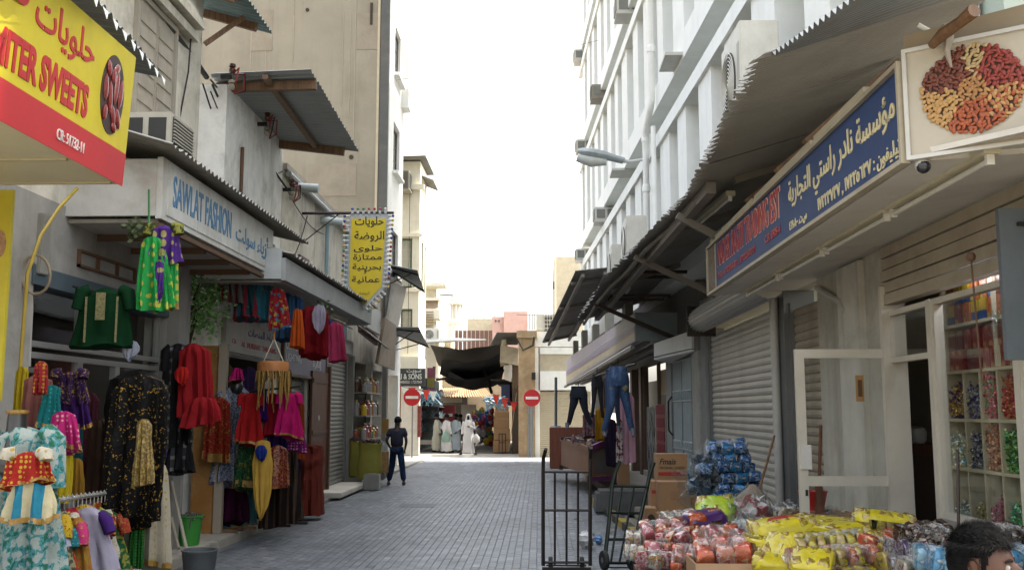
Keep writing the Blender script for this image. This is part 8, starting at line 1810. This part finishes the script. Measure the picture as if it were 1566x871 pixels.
def standing(h=1.72, arms='down', stoop=0, stance=.1, step=0):
    k = h/1.75; J = dict(pelvis=(0, 0, .95), waist=(0, -.005-stoop*.02, 1.1), chest=(0, stoop*.06, 1.32), neck=(0, .0+stoop*.13, 1.5), jaw=(0, .02+stoop*.18, 1.57), head=(0, .015+stoop*.2, 1.645), crown=(0, 0+stoop*.22, 1.71), face=(0, 1, 0), toe=(0, 1, 0))
    for s_, sg in (('l', -1), ('r', 1)):
        J['sh'+s_] = (sg*.185, stoop*.08, 1.41); J['el'+s_] = (sg*.26, -.03, 1.13); J['wr'+s_] = (sg*.25, .06, .88)
        if arms == 'front': J['el'+s_] = (sg*.255, -.04, 1.13); J['wr'+s_] = (sg*.17, .17, .93)
        J['hp'+s_] = (sg*.09, 0, .9); J['kn'+s_] = (sg*(.1+stance*.3), .02+sg*step*.5, .5); J['an'+s_] = (sg*(.1+stance*.7), -.03+sg*step, .09)
    return J, k
def scaleJ(J, k): return {a: (tuple(c*k for c in v) if a not in ('face', 'toe') else v) for a, v in J.items()}
def person(loc, yaw, label, J, k, sk, parts, group=None):
    p_ = empty('person', loc, label, 'person', group, rz=yaw); J = scaleJ(J, k)
    P_, E_ = body(J, sk); link('body', skinmesh('body', P_, E_, sk), p_)
    for fn in parts: fn(p_, J)
    return p_
def hair(p_, J, mt=HAIR, rr=.112, back=.03):
    c_ = Vector(J['head'])+Vector((0, -.012, .03)); g = G(); rg = []
    for j in range(9):
        t = math.pi*.62*max(j, .15)/8; rg.append([c_+Vector((rr*.88*math.sin(t)*math.cos(a), rr*1.12*math.sin(t)*math.sin(a)-.012*(j/8), rr*1.05*math.cos(t)+(.03 if math.sin(a) > .3 and j > 5 else 0)))*1.0 for a in [2*math.pi*i/18 for i in range(18)]])
    for r_ in rg:
        for q in r_: q += Vector((R.uniform(-1, 1), R.uniform(-1, 1), R.uniform(-1, 1)))*.003
    g.loft(rg); link('hair', g.mesh('hair', mt, True), p_)
def clothes(name, idx, mt):
    def fn(p_, J):
        pts, ed = [], []
        for key, r_, par in idx:
            v = J[key] if isinstance(key, str) else tuple(Vector(J[key[0]]).lerp(Vector(J[key[1]]), key[2])); pts.append((*v, r_)); 
            if par is not None: ed.append((par, len(pts)-1))
        link(name, skinmesh(name, pts, ed, mt), p_)
    return fn
SHIRT = [('pelvis', (.185, .135), None), ('waist', (.18, .135), 0), ('chest', (.195, .14), 1), (('chest', 'neck', .75), (.075, .07), 2), ('shl', .085, 2), (('shl', 'ell', .62), .08, 4), ('shr', .085, 2), (('shr', 'elr', .62), .08, 6)]
TROU = [('pelvis', (.15, .115), None), ('hpl', .1, 0), ('knl', .088, 1), (('knl', 'anl', .97), .072, 2), ('hpr', .1, 0), ('knr', .088, 4), (('knr', 'anr', .97), .072, 5)]
def shoes(mt):
    def fn(p_, J):
        for s_ in 'lr':
            a = Vector(J['an'+s_]); g = G(); g.loft([[Vector((a.x+w_*math.cos(t), a.y+y+.0*math.sin(t), max(.0, z+h*math.sin(t)))) for t in [2*math.pi*i/10 for i in range(10)]] for y, w_, h, z in ((-.09, .02, .03, .035), (-.06, .042, .05, .045), (.05, .047, .045, .045), (.14, .045, .03, .03), (.19, .02, .02, .022))]); link('shoe', g.mesh('shoe', mt, True), p_)
    return fn
def thobe(mt, flare=.28, open_=0):
    def fn(p_, J):
        ch, sh = Vector(J['chest']), abs(J['shr'][0]); z0 = J['shr'][2]+.05
        rows = [(J['neck'][2]+.0, J['neck'][0], .07, .065), (z0, 0, sh*.95, .1), (ch.z, 0, sh*1.12, .135), (J['waist'][2], 0, sh*1.1, .14), (J['pelvis'][2]-.1, 0, sh*1.2, .16), (J['knl'][2], 0, sh*1.35, .19), (.1, 0, sh*1.5*flare/.28, .2)]
        g = G(); g.loft(cloth_rings(rows, 6, .09, R.randrange(99), 28, 18)); 
        for v in g.v: v.y += J['chest'][1]*max(0, (v.z-1.0))/.4
        link('thobe', g.mesh('thobe', mt, True), p_)
        for s_ in 'lr':
            a, b_, c_ = Vector(J['sh'+s_]), Vector(J['el'+s_]), Vector(J['wr'+s_]); g = G(); g.tube([a-Vector((0, 0, .0)), a.lerp(b_, .5), b_, b_.lerp(c_, .6), c_], [.075, .07, .065, .06, .062], 12); link('sleeve', g.mesh('sleeve', mt, True), p_)
    return fn
SHOE = M('shoe_dark', '#1c1815', .5); NAVY = M('polo_navy', '#14162a', .85, var=.15); JEAN = PAT('jeans_man', 'blotch', '#1c2c48', '#27406a', 4, c3='#33507d', sc3=(1, 1, .4))
J, k = standing(1.73, 'front', 0, .14)
J['head'] = (.018, .02, 1.64); J['crown'] = (.026, .005, 1.705); J['knl'] = (-.12, .05, .5); J['wrr'] = (.2, .14, .9); J['ell'] = (-.27, -.06, 1.14); J['shl'] = (-.185, 0, 1.4); J['shr'] = (.185, 0, 1.42)
c_ = atz(606, 741, .0)
person((c_.x, c_.y, .05 if c_.x < -4.5 else 0), .06, 'man in navy polo and blue jeans seen from behind by the olive sacks', J, k, SKIND, [clothes('polo_shirt', SHIRT, NAVY), clothes('jeans', TROU, JEAN), shoes(SHOE), hair])
TH = [M('thobe_'+n, c, .8, var=.05) for n, c in (('cream', '#aaa594'), ('white', '#bfbdba'), ('blue', '#a5afb5'), ('bright', '#c6c4c4'))]
def ghutra(p_, J):
    c_ = Vector(J['head']); g = G(); rg = []
    for z, w_, d, y in ((.11, .03, .035, 0), (.085, .078, .09, -.005), (.03, .1, .112, -.012), (-.06, .115, .11, -.03), (-.16, .15, .1, -.05), (-.3, .2, .11, -.055)):
        rg.append([c_+Vector((w_*math.sin(a), y-d*math.cos(a)*(1 if math.cos(a) > -.3 else .55), z)) for a in [2*math.pi*i/20 for i in range(20)]])
    g.loft(rg); g.f = [f_ for f_ in g.f if len(f_) > 4 or not (sum(g.v[i].y for i in f_)/4 > c_.y+.035 and sum(g.v[i].z for i in f_)/4 < c_.z+.045)]
    link('headscarf', g.mesh('headscarf', TH[3], True), p_)
    g = G(); g.tube([c_+Vector((.085*math.cos(a), .1*math.sin(a)-.01, .07)) for a in [2*math.pi*i/16 for i in range(17)]], .012, 6); 
def eyes(p_, J):
    for s_ in (-1, 1):
        g = G(); c_ = Vector(J['head']); g.ball((s_*.033, c_.y+.088, c_.z-.005), .011, n=8, m=6); link('eye', g.mesh('eye', M('eye_dark', '#14100e', .3), True), p_)
    g = G(); g.box(-.025, .025, c_.y+.086, c_.y+.096, c_.z-.075, c_.z-.065); link('mouth', g.mesh('mouth', M('lip', '#5a2f28', .5)), p_)
def beard(p_, J):
    c_ = Vector(J['jaw']); g = G(); g.ball((0, c_.y+.04, c_.z-.0), .06, .05, .06, 10, 7, .06); link('beard', g.mesh('beard', HAIR, True), p_)
gr = 'men in long thobes at the alley mouth'
J, k = standing(1.76, 'down', 0, .2, .05); c_ = atz(668, 691, 0)
person((c_.x, c_.y, 0), -1.2, 'man in a cream grey thobe at the left of the group, turned to the right', J, k, SKIND, [thobe(TH[0]), shoes(SHOE), hair, eyes], gr)
J, k = standing(1.74, 'down', 0, .2, .08); c2 = atz(683, 692, 0)
person((c2.x, c2.y, 0), -.9, 'man in a white thobe second from left holding a pale green bag', J, k, SKIND, [thobe(TH[1]), shoes(SHOE), hair, eyes], gr)
J, k = standing(1.75, 'front', 0, .2); c3 = atz(697, 691, 0)
person((c3.x, c3.y, 0), 2.5, 'man in a pale blue thobe facing the group with hands clasped', J, k, SKIND, [thobe(TH[2]), shoes(SHOE), hair, eyes, beard], gr)
J, k = standing(1.78, 'down', 0, .3, .08); J['ell'] = (-.27, .02, 1.15); J['wrl'] = (-.12, .25, 1.2); c4 = atz(716, 695, 0)
person((c4.x, c4.y, 0), 2.95, 'man in a bright white thobe and headscarf walking towards us with a white bag', J, k, SKIND, [thobe(TH[3]), shoes(SHOE), ghutra, eyes, beard], gr)
J, k = standing(1.72, 'down', 0, .3); c5 = atz(704, 687, 0)
person((c5.x, c5.y, 0), -.5, 'person in black clothes half hidden behind the man in the pale blue thobe', J, k, SKIND, [clothes('shirt', SHIRT, M('black_shirt', '#131316', .85)), clothes('trousers', TROU, M('black_trousers', '#161618', .85)), shoes(SHOE), hair])
J, k = standing(1.68, 'down', 0, .3); c6 = atz(741, 676, 0)
person((c6.x, c6.y, 0), .1, 'distant person in black walking away among the colourful wares in the alley', J, k, SKIND, [clothes('shirt', SHIRT, M('black_shirt', '#131316', .85)), clothes('trousers', TROU, M('black_trousers', '#161618', .85)), shoes(SHOE), hair])
def carrier(c_, w_, h_, mt, lb):
    g = G(); rg = [[Vector((c_[0]+w_*kk*math.cos(a), c_[1]+w_*.4*kk*math.sin(a), c_[2]-h_*z)) for a in [2*math.pi*i/14 for i in range(14)]] for z, kk in ((0, .25), (.15, .5), (.4, .95), (.8, 1), (1, .8))]; g.loft(rg); g.tube([(c_[0]-w_*.2, c_[1], c_[2]-.02), (c_[0], c_[1], c_[2]+.1), (c_[0]+w_*.2, c_[1], c_[2]-.02)], .008, 5); return top(g, 'carrier_bag', mt, lb, 'bag', smooth=True)
b1 = at(682, 659, c2.y-.18); carrier((b1.x, c2.y-.2, b1.z), .2, .48, M('bag_green', '#7d9a8d', .45), 'pale green carrier bag held by the second man in white')
b2 = at(728, 663, c4.y-.1); carrier((b2.x, c4.y-.1, b2.z), .17, .38, M('bag_white2', '#b5b3b0', .45), 'white carrier bag held by the man in the headscarf')
# --- the man at the lower right: only his head shows
HY = 3.4
hc_ = at(1499, 857, HY)      # centre of the skull
fm = empty('person', (hc_.x, HY, 0), 'black haired man at the lower right corner, head in profile', 'person', rz=rad(-122))
Hh = hc_.z
J, k = standing(1.75, 'front', .4, .3); kk = (Hh+.0)/1.645; J = scaleJ(J, kk)
off = Vector((0, J['head'][1], 0)); J = {a: (tuple(Vector(v)-off) if a not in ('face', 'toe') else v) for a, v in J.items()}
P_, E_ = body(J, SKIN)
# head: one sculpted surface
def headmesh():
    g = G(); rg = []; nu, nv = 44, 36
    def bump(d, t, s_): return math.exp(-((d-Vector(t)).length/s_)**2)
    for j in range(nv+1):
        t = math.pi*min(max(j/nv, .012), .988); ring = []
        for i in range(nu):
            a = 2*math.pi*i/nu; d = Vector((math.sin(t)*math.cos(a), math.sin(t)*math.sin(a), math.cos(t)))
            x, y, z = d.x*.076, d.y*.098, d.z*.118
            if d.z < 0: y = y*(1-.12*-d.z)+.012*-d.z; x *= 1-.2*(-d.z)**1.5
            if d.y < 0 and d.z < -.2: y *= 1-.35*(-d.z-.2)
            ds = Vector((abs(d.x), d.y, d.z))
            y += .034*bump(ds, (0, .98, -.3), .16)+.018*bump(ds, (0, .98, -.12), .13)+.006*bump(ds, (.28, .9, .12), .2)-.012*bump(ds, (.33, .92, -.08), .15)+.009*bump(ds, (0, .86, -.56), .16)+.012*bump(ds, (0, .62, -.82), .2)-.006*bump(ds, (0, .78, -.68), .1)
            x += math.copysign(.006*bump(ds, (.7, .65, -.25), .25), d.x)
            ring.append(Vector((x, y, z)))
        rg.append(ring)
    return g.loft(rg)
g = headmesh()
for s_ in (-1, 1):      # ears: folded shells
    f0 = len(g.v); pts = []
    rgs = []
    for r_, dx in ((1, .0), (1.02, .012), (.92, .017), (.74, .011), (.5, .004), (.2, .006)):
        rgs.append([Vector((s_*(.068+dx+.006*(-math.sin(a))), -.008+.0185*r_*math.cos(a)*(1 if math.sin(a) > -.3 else .75)-.005*math.sin(a), -.018+.034*r_*math.sin(a))) for a in [2*math.pi*i/18 for i in range(18)]])
    g.loft(rgs)
for v in g.v: v += Vector((0, 0, Hh))
hd = g.mesh('head', SKIN, True)
me0 = skinmesh('body', P_, E_, SKIN); bm = bmesh.new(); bm.from_mesh(me0); bm.from_mesh(hd); bm.to_mesh(me0); bm.free(); me0.polygons.foreach_set('use_smooth', [True]*len(me0.polygons))
link('body', me0, fm)
clothes('shirt', SHIRT, M('shirt_grey', '#4a4c55', .85))(fm, J); clothes('trousers', TROU, M('trousers_grey', '#33343a', .85))(fm, J); shoes(SHOE)(fm, J)
for s_ in (-1, 1):
    g = G(); g.ball((s_*.031, .083, Hh-.012), .0125, n=12, m=8); ey = link('eye', g.mesh('eye', M('eye_white', '#8d857d', .3), True), fm)
    g = G(); g.ball((s_*.031, .0925, Hh-.012), .006, n=10, m=6); link('iris', g.mesh('iris', M('eye_dark', '#14100e', .3), True), ey)
    g = G(); g.tube([(s_*.012, .098, Hh+.008), (s_*.03, .097, Hh+.013), (s_*.05, .083, Hh+.007)], [.004, .005, .003], 6); link('eyebrow', g.mesh('eyebrow', HAIR), fm)
g = G(); g.tube([(-.022, .098, Hh-.07), (0, .106, Hh-.068), (.022, .098, Hh-.07)], [.003, .006, .003], 6); link('lips', g.mesh('lips', M('lip2', '#6d3f34', .5), True), fm)
# hair: a cap with thousands of short strands
HLN = ((-1, -.55), (-.3, -.5), (-.2, .12), (.1, .16), (.15, -.16), (.27, -.1), (.36, .22), (.6, .42), (1, .38))
def hairline(d):
    for (y0, z0), (y1, z1) in zip(HLN, HLN[1:]):
        if d.y <= y1: return d.z > z0+(z1-z0)*(d.y-y0)/(y1-y0)+R.uniform(-.04, .04)
    return d.z > .38
def skull(d, o_=0):
    return Vector((d.x*(.079+o_), d.y*(.101+o_), d.z*(.121+o_)+Hh))
g = G(); rg = []
n_, m_ = 90, 60
for j in range(m_+1):
    t = math.pi*.66*max(j/m_, .01); rg.append([skull(Vector((math.sin(t)*math.cos(a), math.sin(t)*math.sin(a), math.cos(t))), .004+.004*mnoise.noise(Vector((3*math.cos(a), 3*math.sin(a), 4*t)))) for a in [2*math.pi*i/n_ for i in range(n_)]])
g.loft(rg); keep = []
for f_ in g.f:
    c_ = sum((g.v[i] for i in f_), Vector())/len(f_); d = Vector((c_.x/.079, c_.y/.101, (c_.z-Hh)/.121)).normalized()
    if hairline(d): keep.append(f_)
g.f = keep
hh = link('hair', g.mesh('hair', HAIR, True), fm)
g = G()
cnt = 0
while cnt < 8000:
    d = Vector((R.gauss(0, 1), R.gauss(0, 1), R.gauss(0, 1))).normalized()
    if not hairline(d): continue
    cnt += 1; p_ = skull(d, .002); l = (.03 if d.z > .35 else .013 if d.z > 0 else .007)*R.uniform(.6, 1.25); tang = Vector((.25*R.uniform(-1, 1), .75 if d.z > .5 else -.35, -.5)); tang -= d*tang.dot(d)
    tip = p_+(d*.42+tang.normalized()*.8+Vector((R.uniform(-.3, .3), R.uniform(-.3, .3), R.uniform(-.2, .3)))).normalized()*l; md = p_.lerp(tip, .5)+d*l*.16; s2 = d.cross(tang+Vector((.01, 0, 0))).normalized()*.0008
    g.add([p_-s2, p_+s2, md+s2*.8, md-s2*.8, tip], [(0, 1, 2, 3), (3, 2, 4)])
so_ = g.build('strands', HAIR, hh, local=True); so_['kind'] = 'stuff'
